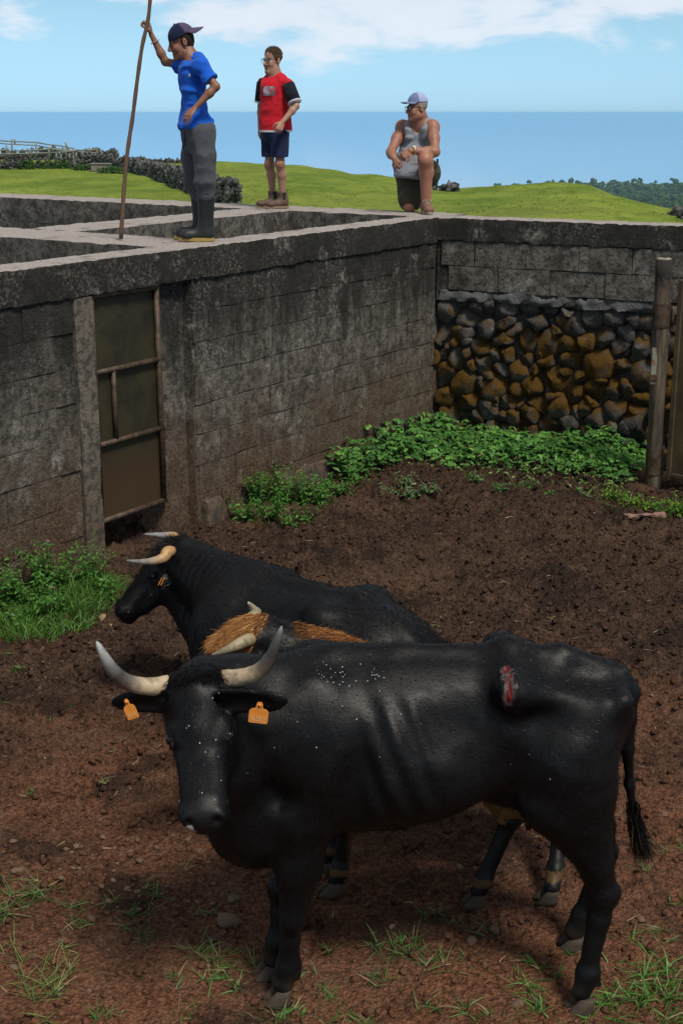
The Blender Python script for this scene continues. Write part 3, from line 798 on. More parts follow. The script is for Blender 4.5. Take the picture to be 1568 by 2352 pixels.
gx = np.concatenate([np.linspace(-60, -9, 8), np.linspace(-8, -3.4, 40), np.arange(-3.3, 3.3, 0.0175), np.linspace(3.4, 8, 40), np.linspace(9, 60, 8)])
gy = np.concatenate([np.linspace(-60, 0, 8), np.linspace(0.4, 2.9, 30), np.arange(3.0, 12.9, 0.019), np.linspace(13, 17, 24)])
GX, GY = np.meshgrid(gx, gy, indexing='ij'); GZ = soil_h(GX, GY)
idx = np.arange(GX.size).reshape(GX.shape)
Q = np.stack([idx[:-1, :-1], idx[1:, :-1], idx[1:, 1:], idx[:-1, 1:]], -1).reshape(-1, 4)
tag(link('ground', mesh_np('ground', np.stack([GX, GY, GZ], -1).reshape(-1, 3), Q, SOIL, True)), 'churned reddish brown soil floor of the cattle yard', 'ground', kind='structure')
def gz(x, y): return float(GZ[min(len(gx) - 1, int(np.searchsorted(gx, x))), min(len(gy) - 1, int(np.searchsorted(gy, y)))])
# ------------------------------------------------------------------ cattle
def m_coat(g, b):
    p = g.pos(); c = g.attr('col')
    hair = g.noise(g.mapv(p, scale=(22, 60, 90)), 1.0, 3, 0.6)
    h2 = g.noise(g.mapv(p, scale=(70, 190, 260)), 1.0, 2, 0.6)
    pt = g.noise(p, 5, 4, 0.6)
    c = g.mix(g.ramp(h2, 0.3, 0.8, 0.0, 0.55), c, g.mix(0.5, c, (0.012, 0.012, 0.014)))
    g.put(b.inputs['Base Color'], c)
    g.put(b.inputs['Roughness'], g.ramp(g.math('ADD', g.math('MULTIPLY', pt, 0.6), g.math('MULTIPLY', hair, 0.4)), 0.3, 0.7, 0.42, 0.56))
    b.inputs['Specular IOR Level'].default_value = 0.25
    g.put(b.inputs['Normal'], g.bump(g.math('ADD', g.math('MULTIPLY', hair, 0.6), h2), 0.16, 0.005))
COAT = material('cattle_coat', fn=m_coat)
def m_hair(g, b):
    g.put(b.inputs['Base Color'], g.attr('col')); b.inputs['Roughness'].default_value = 0.5; b.inputs['Specular IOR Level'].default_value = 0.22
HAIR = material('long_hair', fn=m_hair)
def m_short(g, b):
    g.put(b.inputs['Base Color'], g.attr('col')); b.inputs['Roughness'].default_value = 0.40; b.inputs['Specular IOR Level'].default_value = 0.22
    nd = g.n.new('ShaderNodeAttribute'); nd.attribute_name = 'nrm'; g.put(b.inputs['Normal'], nd.outputs['Vector'])
SHORT = material('short_hair', fn=m_short)
def m_horn(g, b):
    p = g.pos(); n = g.noise(p, 30, 5, 0.65); f = g.noise(p, 120, 3, 0.6)
    c = g.mix(g.ramp(n, 0.42, 0.70, 0, 0.6), g.attr('col'), (0.07, 0.05, 0.035))
    g.put(b.inputs['Base Color'], c); b.inputs['Roughness'].default_value = 0.5
    g.put(b.inputs['Normal'], g.bump(g.math('ADD', n, f), 0.3, 0.003))
HORN = material('horn', fn=m_horn)
def m_hoof(g, b):
    p = g.pos(); n = g.noise(p, 40, 5, 0.7)
    g.put(b.inputs['Base Color'], g.mix(n, (0.014, 0.010, 0.008), (0.085, 0.058, 0.038))); b.inputs['Roughness'].default_value = 0.8
    g.put(b.inputs['Normal'], g.bump(n, 0.5, 0.004))
HOOF = material('dusty_hoof', fn=m_hoof)
EYE = material('wet_eye', (0.004, 0.003, 0.003), 0.18)
def m_tag(g, b):
    n = g.noise(g.pos(), 60, 4, 0.7)
    g.put(b.inputs['Base Color'], g.mix(g.ramp(n, 0.4, 0.75, 0, 0.6), (0.72, 0.26, 0.035), (0.34, 0.11, 0.03))); b.inputs['Roughness'].default_value = 0.5
TAGM = material('orange_ear_tag', fn=m_tag)
TAGTXT = material('ear_tag_print', (0.62, 0.42, 0.22), 0.6)
BLACK = V(0.0022, 0.0022, 0.0027)

def sphere_mesh(name, c, r, mat, sub=2):
    bm = bmesh.new(); bmesh.ops.create_icosphere(bm, subdivisions=sub, radius=1.0)
    v = np.array([x.co[:] for x in bm.verts]); f = [tuple(x.index for x in q.verts) for q in bm.faces]; bm.free()
    return MB().add(v * np.asarray(r) + np.asarray(c), f).build(name, mat, True)

def cow_head(S, O, a, n, k=1.0, long=1.0):
    """sculpts a cow's head: O poll, a poll to muzzle, n face normal; returns the local-to-world map and the side vector"""
    a = unit(a); n = unit(np.asarray(n) - a * (np.asarray(n) @ a)); r = np.cross(a, n)
    ax = (r, a, n)
    q = lambda sd, L, dp: O + k * (r * sd + a * L * long + n * dp)
    S.ell(q(0, 0.055, -0.055), k * V(0.098, 0.085, 0.085), ax, 0.03)
    S.ell(q(0, 0.13, -0.05), k * V(0.094, 0.14, 0.07), ax, 0.04)
    S.cap(q(-0.075, 0.02, -0.05), q(0.075, 0.02, -0.05), 0.045 * k, 0.045 * k, 0.04)
    for sd in (-1, 1):
        S.ell(q(sd * 0.078, 0.175, -0.045), k * V(0.032, 0.05, 0.042), ax, 0.03)
        S.cap(q(sd * 0.040, 0.15, -0.135), q(sd * 0.026, 0.36, -0.105), 0.062 * k, 0.04 * k, 0.05)
        S.ell(q(sd * 0.056, 0.20, -0.11), k * V(0.032, 0.09, 0.06), ax, 0.04)
        S.cap(q(sd * 0.078, 0.15, -0.02), q(sd * 0.058, 0.205, -0.012), 0.016 * k, 0.012 * k, 0.02)
        S.cap(q(sd * 0.042, 0.26, -0.035), q(sd * 0.050, 0.40, -0.05), 0.034 * k, 0.030 * k, 0.03)
    S.cap(q(0, 0.16, -0.055), q(0, 0.41, -0.058), 0.070 * k, 0.050 * k, 0.04)
    S.ell(q(0, 0.432, -0.060), k * V(0.079, 0.052, 0.060), ax, 0.03)
    S.ell(q(0, 0.455, -0.09), k * V(0.052, 0.03, 0.040), ax, 0.02)
    for sd in (-1, 1):
        S.ell(q(sd * 0.046, 0.44, -0.028), k * V(0.030, 0.034, 0.024), ax, 0.015)
        S.ell(q(sd * 0.045, 0.466, -0.018), k * V(0.017, 0.021, 0.022), ax, 0.010, 'sub')
        S.ell(q(sd * 0.112, 0.190, -0.030), k * V(0.024, 0.027, 0.019), ax, 0.012, 'sub')
        S.cap(q(sd * 0.100, 0.168, -0.018), q(sd * 0.094, 0.210, -0.012), 0.0085 * k, 0.0075 * k, 0.012); S.cap(q(sd * 0.100, 0.170, -0.046), q(sd * 0.094, 0.210, -0.044), 0.007 * k, 0.007 * k, 0.012)
    S.cap(q(-0.05, 0.478, -0.072), q(0.05, 0.478, -0.072), 0.005 * k, 0.005 * k, 0.008, mode='sub')
    return q, ax
def ear(S, base, tip, nrm, w, k=0.02):
    base, tip = np.asarray(base), np.asarray(tip); d = unit(tip - base); L = np.linalg.norm(tip - base); nrm = unit(np.asarray(nrm) - d * (np.asarray(nrm) @ d)); up = np.cross(d, nrm); m = base * 0.42 + tip * 0.58
    S.cap(base, m, w * 0.5, w * 0.45, k); S.ell(m, V(L * 0.50, w, w * 0.30), (d, up, nrm), 0.015)
    S.ell(m + nrm * w * 0.24 + d * 0.004, V(L * 0.38, w * 0.70, w * 0.26), (d, up, nrm), 0.010, 'sub')
def horn_obj(parent, pts, radii, cols):
    p = catmull(pts, 22); rr = np.interp(np.linspace(0, 1, 22), np.linspace(0, 1, len(radii)), radii)
    rr = rr * (1 + 0.02 * np.sin(np.arange(22) * 2.1)); rr[-1] *= 0.35
    v, f = tube(p, rr, 12)
    t = np.repeat(np.linspace(0, 1, 22), 12); cols = np.array(cols, float)
    c = np.stack([np.interp(t, np.linspace(0, 1, len(cols)), cols[:, j]) for j in range(3)], 1)
    mb = MB(); mb.add(v, f, c); return child('horn', mb.build('horn', HORN, True), parent)
def hoof_obj(parent, c, fwd, k=1.0, tilt=0.0):
    """two claws, toes along fwd, sole at c"""
    fwd = unit(V(fwd[0], fwd[1], 0)); sd = V(-fwd[1], fwd[0], 0); mb = MB()
    for s in (-1, 1):
        rings = []
        for (z, f0, hl, hw) in ((0.0, 0.014, 0.062, 0.030), (0.02, 0.012, 0.058, 0.030), (0.05, -0.004, 0.042, 0.027), (0.075, -0.016, 0.032, 0.022)):
            th = np.arange(10) * 2 * math.pi / 10
            ctr = c + sd * s * 0.029 * k + fwd * f0 * k + ZUP * z * k
            lx = np.cos(th) * hl * np.where(np.cos(th) > 0, 1.12, 0.9)
            rings.append(ctr + k * (lx[:, None] * fwd + (np.sin(th) * hw * (1 - 0.35 * np.clip(np.cos(th), 0, 1)))[:, None] * sd))
        v = np.concatenate(rings); f = [(i * 10 + j, i * 10 + (j + 1) % 10, (i + 1) * 10 + (j + 1) % 10, (i + 1) * 10 + j) for i in range(3) for j in range(10)]
        f += [tuple(range(10))[::-1], tuple(range(30, 40))]; mb.add(v, f)
    return child('hoof', mb.build('hoof', HOOF, True), parent)
def strands(roots, dirs, length, width, cols, seed=0, bend=0.35, nseg=3, droop=None, normals=None, jit=0.22):
    """thin tapered ribbons"""
    r = np.random.default_rng(seed); n = len(roots)
    L = length * r.uniform(0.55, 1.15, n); d = dirs + r.normal(0, bend * 0.5, dirs.shape); d /= np.linalg.norm(d, axis=1)[:, None]
    cur = r.normal(0, bend, dirs.shape)
    if droop is not None: cur = cur + droop
    side = np.cross(d, r.normal(0, 1, d.shape)); side /= np.linalg.norm(side, axis=1)[:, None] + 1e-9
    vs = []; 
    for i in range(nseg + 1):
        t = i / nseg; ctr = roots + d * (L * t)[:, None] + cur * (L * t * t * 0.5)[:, None]; w = width * (1 - t) ** 0.7 * 0.5 + 0.00015
        vs += [ctr - side * w, ctr + side * w]
    m = len(vs); Vt = np.stack(vs, 1).reshape(-1, 3)
    base = (np.arange(n) * m)[:, None]
    F = np.concatenate([base + np.array([[2 * i, 2 * i + 1, 2 * i + 3, 2 * i + 2]]) for i in range(nseg)])
    c = np.repeat(cols * r.uniform(0.6, 1.3, (n, 1)), m, 0)
    if normals is None: return mesh_np('hair', Vt, F, HAIR, True, c)
    me = mesh_np('hair', Vt, F, SHORT, True, c); nn = normals + r.normal(0, jit, normals.shape); nn /= np.linalg.norm(nn, axis=1)[:, None]
    at = me.attributes.new('nrm', 'FLOAT_VECTOR', 'POINT'); at.data.foreach_set('vector', np.repeat(nn, m, 0).astype(np.float32).ravel()); return me
def pick(v, f, mask, n, seed):
    """n random surface points among vertices in mask, with normals"""
    nr = vnormals(v, f); r = np.random.default_rng(seed); ids = np.where(mask)[0]
    if not len(ids): raise ValueError('no roots')
    i = r.choice(ids, n); return v[i] + r.normal(0, 0.003, (n, 3)), nr[i]

# ---- the near cow, broadside, head turned to the camera
def near_cow():
    base = V(0.3, 4.3, 0.0)
    t = tag(empty('cow', base), 'large black cow in front, head turned, with orange ear tags and a hip wound', 'cow', 'cattle in the yard')
    S = Sdf((-0.86, 3.62, 0.02), (1.12, 4.72, 1.42), 0.0076)
    o = V(0.96, 4.32, 0); u = V(-1, 0, 0); v = V(0, 1, 0)
    st = [(-0.03, 0, 0.98, 1.12, 0.045, .5), (0.03, 0, 0.84, 1.18, 0.12, .55), (0.10, 0, 0.74, 1.22, 0.175, .55), (0.20, 0, 0.72, 1.245, 0.205, .52), (0.36, 0, 0.77, 1.258, 0.215, .45), (0.48, 0, 0.735, 1.256, 0.235, .42),
          (0.62, 0, 0.675, 1.256, 0.275, .40), (0.80, 0, 0.640, 1.258, 0.295, .40), (0.98, 0, 0.625, 1.255, 0.275, .42), (1.12, 0, 0.60, 1.225, 0.235, .45), (1.24, 0, 0.56, 1.14, 0.18, .45), (1.33, 0, 0.60, 0.98, 0.10, .45)]
    S.loft(o, u, v, ZUP, st, 0.04, 2.3, 1.85)
    # spine ridge, hooks, pins
    S.chain([V(0.93, 4.32, 1.165), V(0.74, 4.32, 1.232), V(0.56, 4.32, 1.245), V(0.20, 4.32, 1.238), V(-0.02, 4.32, 1.228)], [0.028, 0.03, 0.032, 0.03, 0.045], 0.05)
    for sd in (-1, 1):
        S.cap(V(0.57, 4.32 + sd * 0.03, 1.225), V(0.555, 4.32 + sd * 0.20, 1.19), 0.03, 0.045, 0.09)
        S.cap(V(0.56, 4.32 + sd * 0.20, 1.18), V(0.90, 4.32 + sd * 0.12, 1.08), 0.035, 0.035, 0.08)
        S.ell(V(0.925, 4.32 + sd * 0.105, 1.065), V(0.05, 0.04, 0.045), None, 0.05)
        S.ell(V(0.40, 4.32 + sd * 0.30, 1.10), V(0.12, 0.085, 0.075), None, 0.11, 'sub')
        S.cap(V(0.47, 4.32 + sd * 0.30, 1.0), V(0.56, 4.32 + sd * 0.30, 0.86), 0.055, 0.04, 0.11, mode='sub')
        S.ell(V(0.84, 4.32 + sd * 0.12, 1.22), V(0.10, 0.06, 0.045), None, 0.06, 'sub')           # hollow flank
        S.ell(V(0.72, 4.32 + sd * 0.265, 1.10), V(0.10, 0.06, 0.05), None, 0.08, 'sub')              # between hook and pin
        S.ell(V(-0.10, 4.32 + sd * 0.15, 0.98), V(0.15, 0.10, 0.25), None, 0.09)                     # shoulder blade
        S.ell(V(-0.16, 4.32 + sd * 0.16, 0.76), V(0.12, 0.09, 0.13), None, 0.07)                     # point of the shoulder
        S.cap(V(0.075, 4.32 + sd * 0.315, 1.06), V(0.02, 4.32 + sd * 0.305, 0.74), 0.045, 0.04, 0.07, mode='sub')
        S.cap(V(-0.33, 4.32 + sd * 0.20 - 0.04, 1.02), V(-0.22, 4.32 + sd * 0.25, 0.84), 0.04, 0.04, 0.08, mode='sub')   # groove behind it
    S.cap(V(0.93, 4.17, 1.13), V(0.93, 4.47, 1.13), 0.03, 0.03, 0.06)
    # thighs
    for sd, hk, ft, hf in ((-1, V(0.895, 4.155, 0.42), V(0.858, 4.13, 0.125), V(0.842, 4.115, 0)), (1, V(0.955, 4.46, 0.40), V(0.90, 4.49, 0.125), V(0.875, 4.49, 0))):
        S.ell(V(0.775, 4.32 + sd * 0.145, 0.90), V(0.15, 0.105, 0.24), None, 0.08)
        S.cap(V(0.74, 4.32 + sd * 0.15, 0.90), V(0.67, 4.32 + sd * 0.17, 0.78), 0.12, 0.075, 0.09)
        S.cap(V(0.725, 4.32 + sd * 0.175, 0.73), hk + V(-0.035, 0, 0.12), 0.085, 0.052, 0.06, (V(0, 1, 0), 0.85))
        S.cap(V(0.82, 4.32 + sd * 0.17, 0.80), hk + V(-0.01, 0, 0.10), 0.085, 0.04, 0.06)
        S.cap(hk + V(-0.035, 0, 0.12), hk, 0.05, 0.044, 0.03)
        S.cap(hk + V(-0.005, 0, 0.09), hk + V(0.034, 0, 0.012), 0.018, 0.020, 0.03)
        S.cap(hk, hk + (ft - hk) * 0.3, 0.046, 0.034, 0.03); S.cap(hk + (ft - hk) * 0.3, ft, 0.034, 0.035, 0.03)
        S.ell(ft, V(0.044, 0.042, 0.042), None, 0.02); S.cap(ft, hf + V(-0.008, 0, 0.06), 0.036, 0.038, 0.02)
        for q in (-1, 1): S.ell(ft + V(0.036, q * 0.018, -0.03), V(0.013, 0.012, 0.018), None, 0.008)
    # fore legs
    for sd, kn, ft, hf in ((-1, V(-0.170, 4.155, 0.335), V(-0.185, 4.17, 0.125), V(-0.215, 4.165, 0)), (1, V(-0.215, 4.34, 0.335), V(-0.228, 4.32, 0.125), V(-0.255, 4.31, 0))):
        y0 = 4.32 + sd * 0.15
        S.cap(V(-0.13, y0, 0.70), V(-0.145, (y0 + kn[1]) / 2, 0.53), 0.105, 0.080, 0.06); S.cap(V(-0.145, (y0 + kn[1]) / 2, 0.53), kn, 0.078, 0.047, 0.03)
        S.ell(kn, V(0.046, 0.046, 0.055), None, 0.02); S.cap(kn, kn * 0.55 + ft * 0.45, 0.042, 0.033, 0.02); S.cap(kn * 0.55 + ft * 0.45, ft, 0.033, 0.036, 0.02)
        S.ell(ft, V(0.043, 0.042, 0.042), None, 0.02); S.cap(ft, hf + V(0.012, 0, 0.06), 0.036, 0.038, 0.02)
        for q in (-1, 1): S.ell(ft + V(0.034, q * 0.018, -0.03), V(0.013, 0.012, 0.018), None, 0.008)
    # neck, dewlap, brisket
    O = P(452, 1556, 4.03); mz = P(466, 1905, 3.765)
    a = unit(mz - O); nn = V(-0.03, -0.84, 0.54)
    S.cap(O + V(0.01, 0.10, -0.16), V(-0.16, 4.30, 0.98), 0.135, 0.23, 0.08); S.cap(O + V(0.02, 0.11, -0.075), V(-0.08, 4.32, 1.17), 0.095, 0.075, 0.06)
    S.cap(V(-0.40, 4.10, 0.93), V(-0.32, 4.22, 0.66), 0.12, 0.13, 0.07); S.ell(V(-0.315, 4.24, 0.66), V(0.125, 0.14, 0.135), None, 0.07)
    S.cap(V(-0.30, 4.26, 0.56), V(-0.10, 4.31, 0.62), 0.075, 0.09, 0.06)
    q, ax = cow_head(S, O, a, nn, 0.98, 1.0)
    # ears
    ear(S, q(-0.10, 0.06, -0.07), P(274, 1612, 4.02), V(0.25, -0.8, -0.25), 0.050); ear(S, q(0.10, 0.06, -0.06), P(642, 1608, 3.95), V(-0.1, -0.85, -0.25), 0.050)
    # udder
    S.ell(V(0.60, 4.31, 0.735), V(0.12, 0.12, 0.085), None, 0.04)
    for (x, y) in ((0.64, 4.24), (0.55, 4.25), (0.64, 4.38)): S.cap(V(x, y, 0.69), V(x + 0.005, y, 0.625), 0.018, 0.010, 0.02)
    # tail
    tl = [V(0.945, 4.32, 1.165), V(0.985, 4.32, 1.10), P(1444, 1650, 4.30), P(1440, 1720, 4.31), P(1444, 1800, 4.32), P(1454, 1880, 4.32)]
    S.chain(tl, [0.036, 0.032, 0.024, 0.019, 0.017, 0.016], 0.02)
    def relief(p):
        side = np.abs(p[:, 1] - 4.32)
        rib = np.sin((p[:, 0] + 0.42 * (p[:, 2] - 0.9)) * 2 * math.pi / 0.088)
        m = np.clip((side - 0.15) / 0.08, 0, 1) * np.clip((p[:, 0] - 0.02) / 0.12, 0, 1) * np.clip((0.36 - p[:, 0]) / 0.10, 0, 1) * np.clip((p[:, 2] - 0.72) / 0.1, 0, 1) * np.clip((1.20 - p[:, 2]) / 0.06, 0, 1)
        return rib * 0.0055 * m + vnoise(p, 8, 3) * 0.006 + vnoise(p, 19, 4) * 0.0025
    S.rough(relief)
    vv, ff = S.mesh(4, (q(0, 0.25, -0.05), 0.30))
    col = np.repeat(BLACK[None], len(vv), 0)
    ud = (np.linalg.norm((vv - V(0.60, 4.31, 0.72)) / V(0.14, 0.14, 0.10), axis=1) < 1) & (vv[:, 2] < 0.725)
    col[ud] = V(0.13, 0.085, 0.025)
    dust = np.clip((0.13 - vv[:, 2]) / 0.06, 0, 1) * (vnoise(vv, 30, 5) * 0.5 + 0.5); col += dust[:, None] * V(0.05, 0.035, 0.022) * 0.6
    muz = np.linalg.norm((vv - q(0, 0.45, -0.05)) / 0.075, axis=1) < 1; col[muz] = col[muz] * 1.6 + 0.002
    drool = np.linalg.norm(vv - q(0.045, 0.478, -0.045), axis=1) < 0.016; col[drool] = V(0.35, 0.33, 0.28)
    # wound over the hip
    wc = P(1168, 1582, 4.075); nr = vnormals(vv, ff)
    d = vv - wc; fac = (nr[:, 1] < 0.3)
    e = np.sqrt(((d[:, 0] - 0.12 * (d[:, 2])) / (0.015 + 0.10 * np.clip(d[:, 2], 0, 0.06))) ** 2 + (d[:, 2] / 0.058) ** 2) + vnoise(vv, 60, 8) * 0.35
    sk = (e < 1.0) & fac & (np.abs(d[:, 1]) < 0.12); rd = (e < 0.75) & sk & ((d[:, 2] < 0.015) | (vnoise(vv, 70, 3) > 0.1))
    col[sk] = V(0.10, 0.075, 0.072); col[sk & (vnoise(vv, 80, 12) > 0.2)] = V(0.05, 0.03, 0.03); col[rd] = V(0.11, 0.006, 0.007); col[rd & (vnoise(vv, 100, 2) > 0.35)] = V(0.28, 0.04, 0.04)
    vv[rd] -= nr[rd] * 0.008; ring_ = (e < 1.6) & (e >= 1.0) & fac & (np.abs(d[:, 1]) < 0.12); vv[ring_] += nr[ring_] * 0.005
    me = mesh_np('body', vv, ff, COAT, True, col); body = child('body', me, t)
    for sd in (-1, 1): child('eye', sphere_mesh('eye', q(sd * 0.093, 0.190, -0.030), 0.019, EYE), t)
    pale, tan, dk, gr = (0.42, 0.33, 0.22), (0.50, 0.38, 0.24), (0.045, 0.043, 0.042), (0.36, 0.36, 0.36)
    horn_obj(t, [P(388, 1572, 4.05), P(345, 1577, 4.03), P(296, 1568, 4.0), P(264, 1545, 3.97), P(242, 1511, 3.95), P(222, 1473, 3.95)],
             [0.031, 0.029, 0.026, 0.0225, 0.0165, 0.007], [tan, tan, pale, (0.13, 0.11, 0.085), (0.05, 0.048, 0.045), (0.17, 0.17, 0.17), gr, gr])
    horn_obj(t, [P(512, 1560, 4.05), P(555, 1556, 4.03), P(594, 1542, 4.0), P(618, 1514, 3.98), P(634, 1478, 3.97), P(647, 1438, 3.97)],
             [0.031, 0.029, 0.026, 0.021, 0.015, 0.006], [tan, pale, tan, (0.14, 0.12, 0.09), dk, (0.06, 0.06, 0.06), (0.18, 0.18, 0.18)])
    for hf, fw in ((V(0.842, 4.115, 0.005), V(-1, -0.1, 0)), (V(0.875, 4.49, 0.005), V(-1, 0.05, 0)), (V(-0.215, 4.165, 0.005), V(-1, -0.25, 0)), (V(-0.262, 4.31, 0.005), V(-1, -0.3, 0))):
        hoof_obj(t, V(hf[0] - fw[0] * -0.0, hf[1], gz(hf[0], hf[1]) * 0.5 - 0.010), fw, 0.80)
    # poll tuft, tail switch, soft guard hair along back and neck
    m = (np.linalg.norm((vv - q(0, 0.01, -0.04)) / V(0.11, 0.06, 0.09), axis=1) < 1)
    rt, nrm = pick(vv, ff, m & (nr @ ax[2] > -0.6), 6000, 1)
    dv = nrm * 0.55 + ax[1] * 0.85
    hm = strands(rt, dv / np.linalg.norm(dv, axis=1)[:, None], 0.026, 0.0011, np.repeat(BLACK[None] * 1.6, len(rt), 0), 2, 0.35)
    child('forelock', hm, t)
    r = np.random.default_rng(5); tt = r.uniform(0, 1, 1500); k0 = P(1450, 1840, 4.32); k1 = P(1458, 1905, 4.32)
    rt = k0 + (k1 - k0) * tt[:, None] + r.normal(0, 0.010, (1500, 3)); tip = P(1478, 1975, 4.32)
    dv = tip + r.normal(0, 0.022, (1500, 3)) - rt; L = np.linalg.norm(dv, axis=1)
    cc = np.repeat(BLACK[None] * 1.5, 1500, 0); cc[r.random(1500) < 0.12] = V(0.10, 0.06, 0.015)
    child('tail_switch', strands(rt, dv / L[:, None], 0.15, 0.0025, cc, 6, 0.12), t)
    top = ~sk & (nr[:, 1] < 0.8) & (vv[:, 2] > 0.30) & ~muz
    rt, nrm = pick(vv, ff, top, 54000, 9)
    fl = np.repeat(V(0.85, 0, -0.5)[None], len(rt), 0); hd = np.linalg.norm((rt - O) / 1.0, axis=1) < 0.46
    isf = hd & ((rt - O) @ ax[2] > -0.16); fl[isf] = ax[1] * 0.9
    dv = fl - nrm * (fl * nrm).sum(1)[:, None]; dv = dv / (np.linalg.norm(dv, axis=1)[:, None] + 1e-6) + nrm * 0.22; dv /= np.linalg.norm(dv, axis=1)[:, None]
    child('coat_hair', strands(rt, dv, 0.012, 0.0011, np.repeat(BLACK[None] * 1.3, len(rt), 0), 10, 0.2, 2, None, nrm), t)
    # ear tags
    for (pc, rot, txt) in ((P(594, 1641, 3.885), 0.12, '6253'), (P(300, 1632, 3.955), -0.35, '6118')):
        R = np.array(Matrix.Rotation(rot, 3, 'Y')); fr = np.stack([R @ V(1, 0, 0), V(0, 1, 0), R @ V(0, 0, 1)], 1)
        sq = 0.62 if txt == '6118' else 1.0
        prof = [(-0.026, -0.029), (0.026, -0.029), (0.030, -0.025), (0.030, 0.010), (0.024, 0.017), (0.011, 0.021), (0.010, 0.034), (0.006, 0.041), (-0.006, 0.041), (-0.010, 0.034), (-0.011, 0.021), (-0.024, 0.017), (-0.030, 0.010), (-0.030, -0.025)]
        n_ = len(prof); vs = [pc + fr @ V(x * sq, yy_, z) for yy_ in (-0.0015, 0.0015) for x, z in prof]
        fs = [tuple(range(n_)), tuple(range(2 * n_ - 1, n_ - 1, -1))] + [(i, n_ + i, n_ + (i + 1) % n_, (i + 1) % n_) for i in range(n_)]
        tg = child('ear_tag', MB().add(vs, [f[::-1] for f in fs]).build('ear_tag', TAGM), t)
        child('rivet', MB().add(*tube([pc + fr @ V(0, -0.004, 0.031), pc + fr @ V(0, 0.004, 0.031)], [0.006, 0.007], 10)).build('rivet', TAGM, True), tg)
        cu = bpy.data.curves.new('tag_number', 'FONT'); cu.body = txt; cu.size = 0.022; cu.align_x = 'CENTER'; cu.extrude = 0.0003
        tmp = bpy.data.objects.new('tmp', cu); COL.objects.link(tmp)
        me = bpy.data.meshes.new_from_object(tmp.evaluated_get(bpy.context.evaluated_depsgraph_get())); bpy.data.objects.remove(tmp)
        Mx = Matrix.Translation(Vector(pc + fr @ V(0, -0.0022, -0.022))) @ Matrix(fr.tolist()).to_4x4() @ Matrix.Diagonal((sq, 1, 1, 1)) @ Matrix.Rotation(math.pi / 2, 4, 'X')
        me.transform(Mx); me.materials.clear(); me.materials.append(TAGTXT); child('tag_number', me, tg)
    # flies: pale specks settled on the hide
    r = np.random.default_rng(77); mb = MB()
    spots = [(x, y) for x, y in zip(r.uniform(730, 890, 36), r.normal(1545, 20, 36))] + [(r.uniform(390, 520), r.uniform(1590, 1850)) for _ in range(12)] + [(r.uniform(560, 1400), r.uniform(1620, 1880)) for _ in range(12)]
    rr_ = np.array([ray(x, y) for x, y in spots]); C = V(0, 0, CAM_H)
    fly_pts = []
    sub = (nr[:, 1] < 0.5)
    cv, cn = vv[sub], nr[sub]; proj = (cv - C); dist = np.linalg.norm(proj, axis=1); dirn = proj / dist[:, None]
    for q_ in rr_:
        dd = dirn @ unit(q_); near = np.where(dd > math.cos(0.0028))[0]
        if not len(near): continue
        i = near[np.argmin(dist[near])]; fly_pts.append((cv[i], cn[i]))
    for p_, n_ in fly_pts:
        e1, e2, e3 = frame_of(n_); th = r.uniform(0, 6.28); e = math.cos(th) * e1 + math.sin(th) * e2; f_ = np.cross(n_, e)
        L = r.uniform(0.0014, 0.0026)
        for s_ in (-1, 1): mb.add([p_ + n_ * 0.003 + e * L, p_ + n_ * 0.004 - e * L + s_ * f_ * L * 0.25, p_ + n_ * 0.0045 - e * L * 0.8 + s_ * f_ * L * 0.95], [(0, 1, 2)])
    fo = link('flies', mb.build('flies', material('fly_wings', (0.62, 0.64, 0.66), 0.5)))
    tag(fo, 'pale tiny flies dotting the hide of the near cow', 'flies', kind='stuff')
    return t
near_cow()

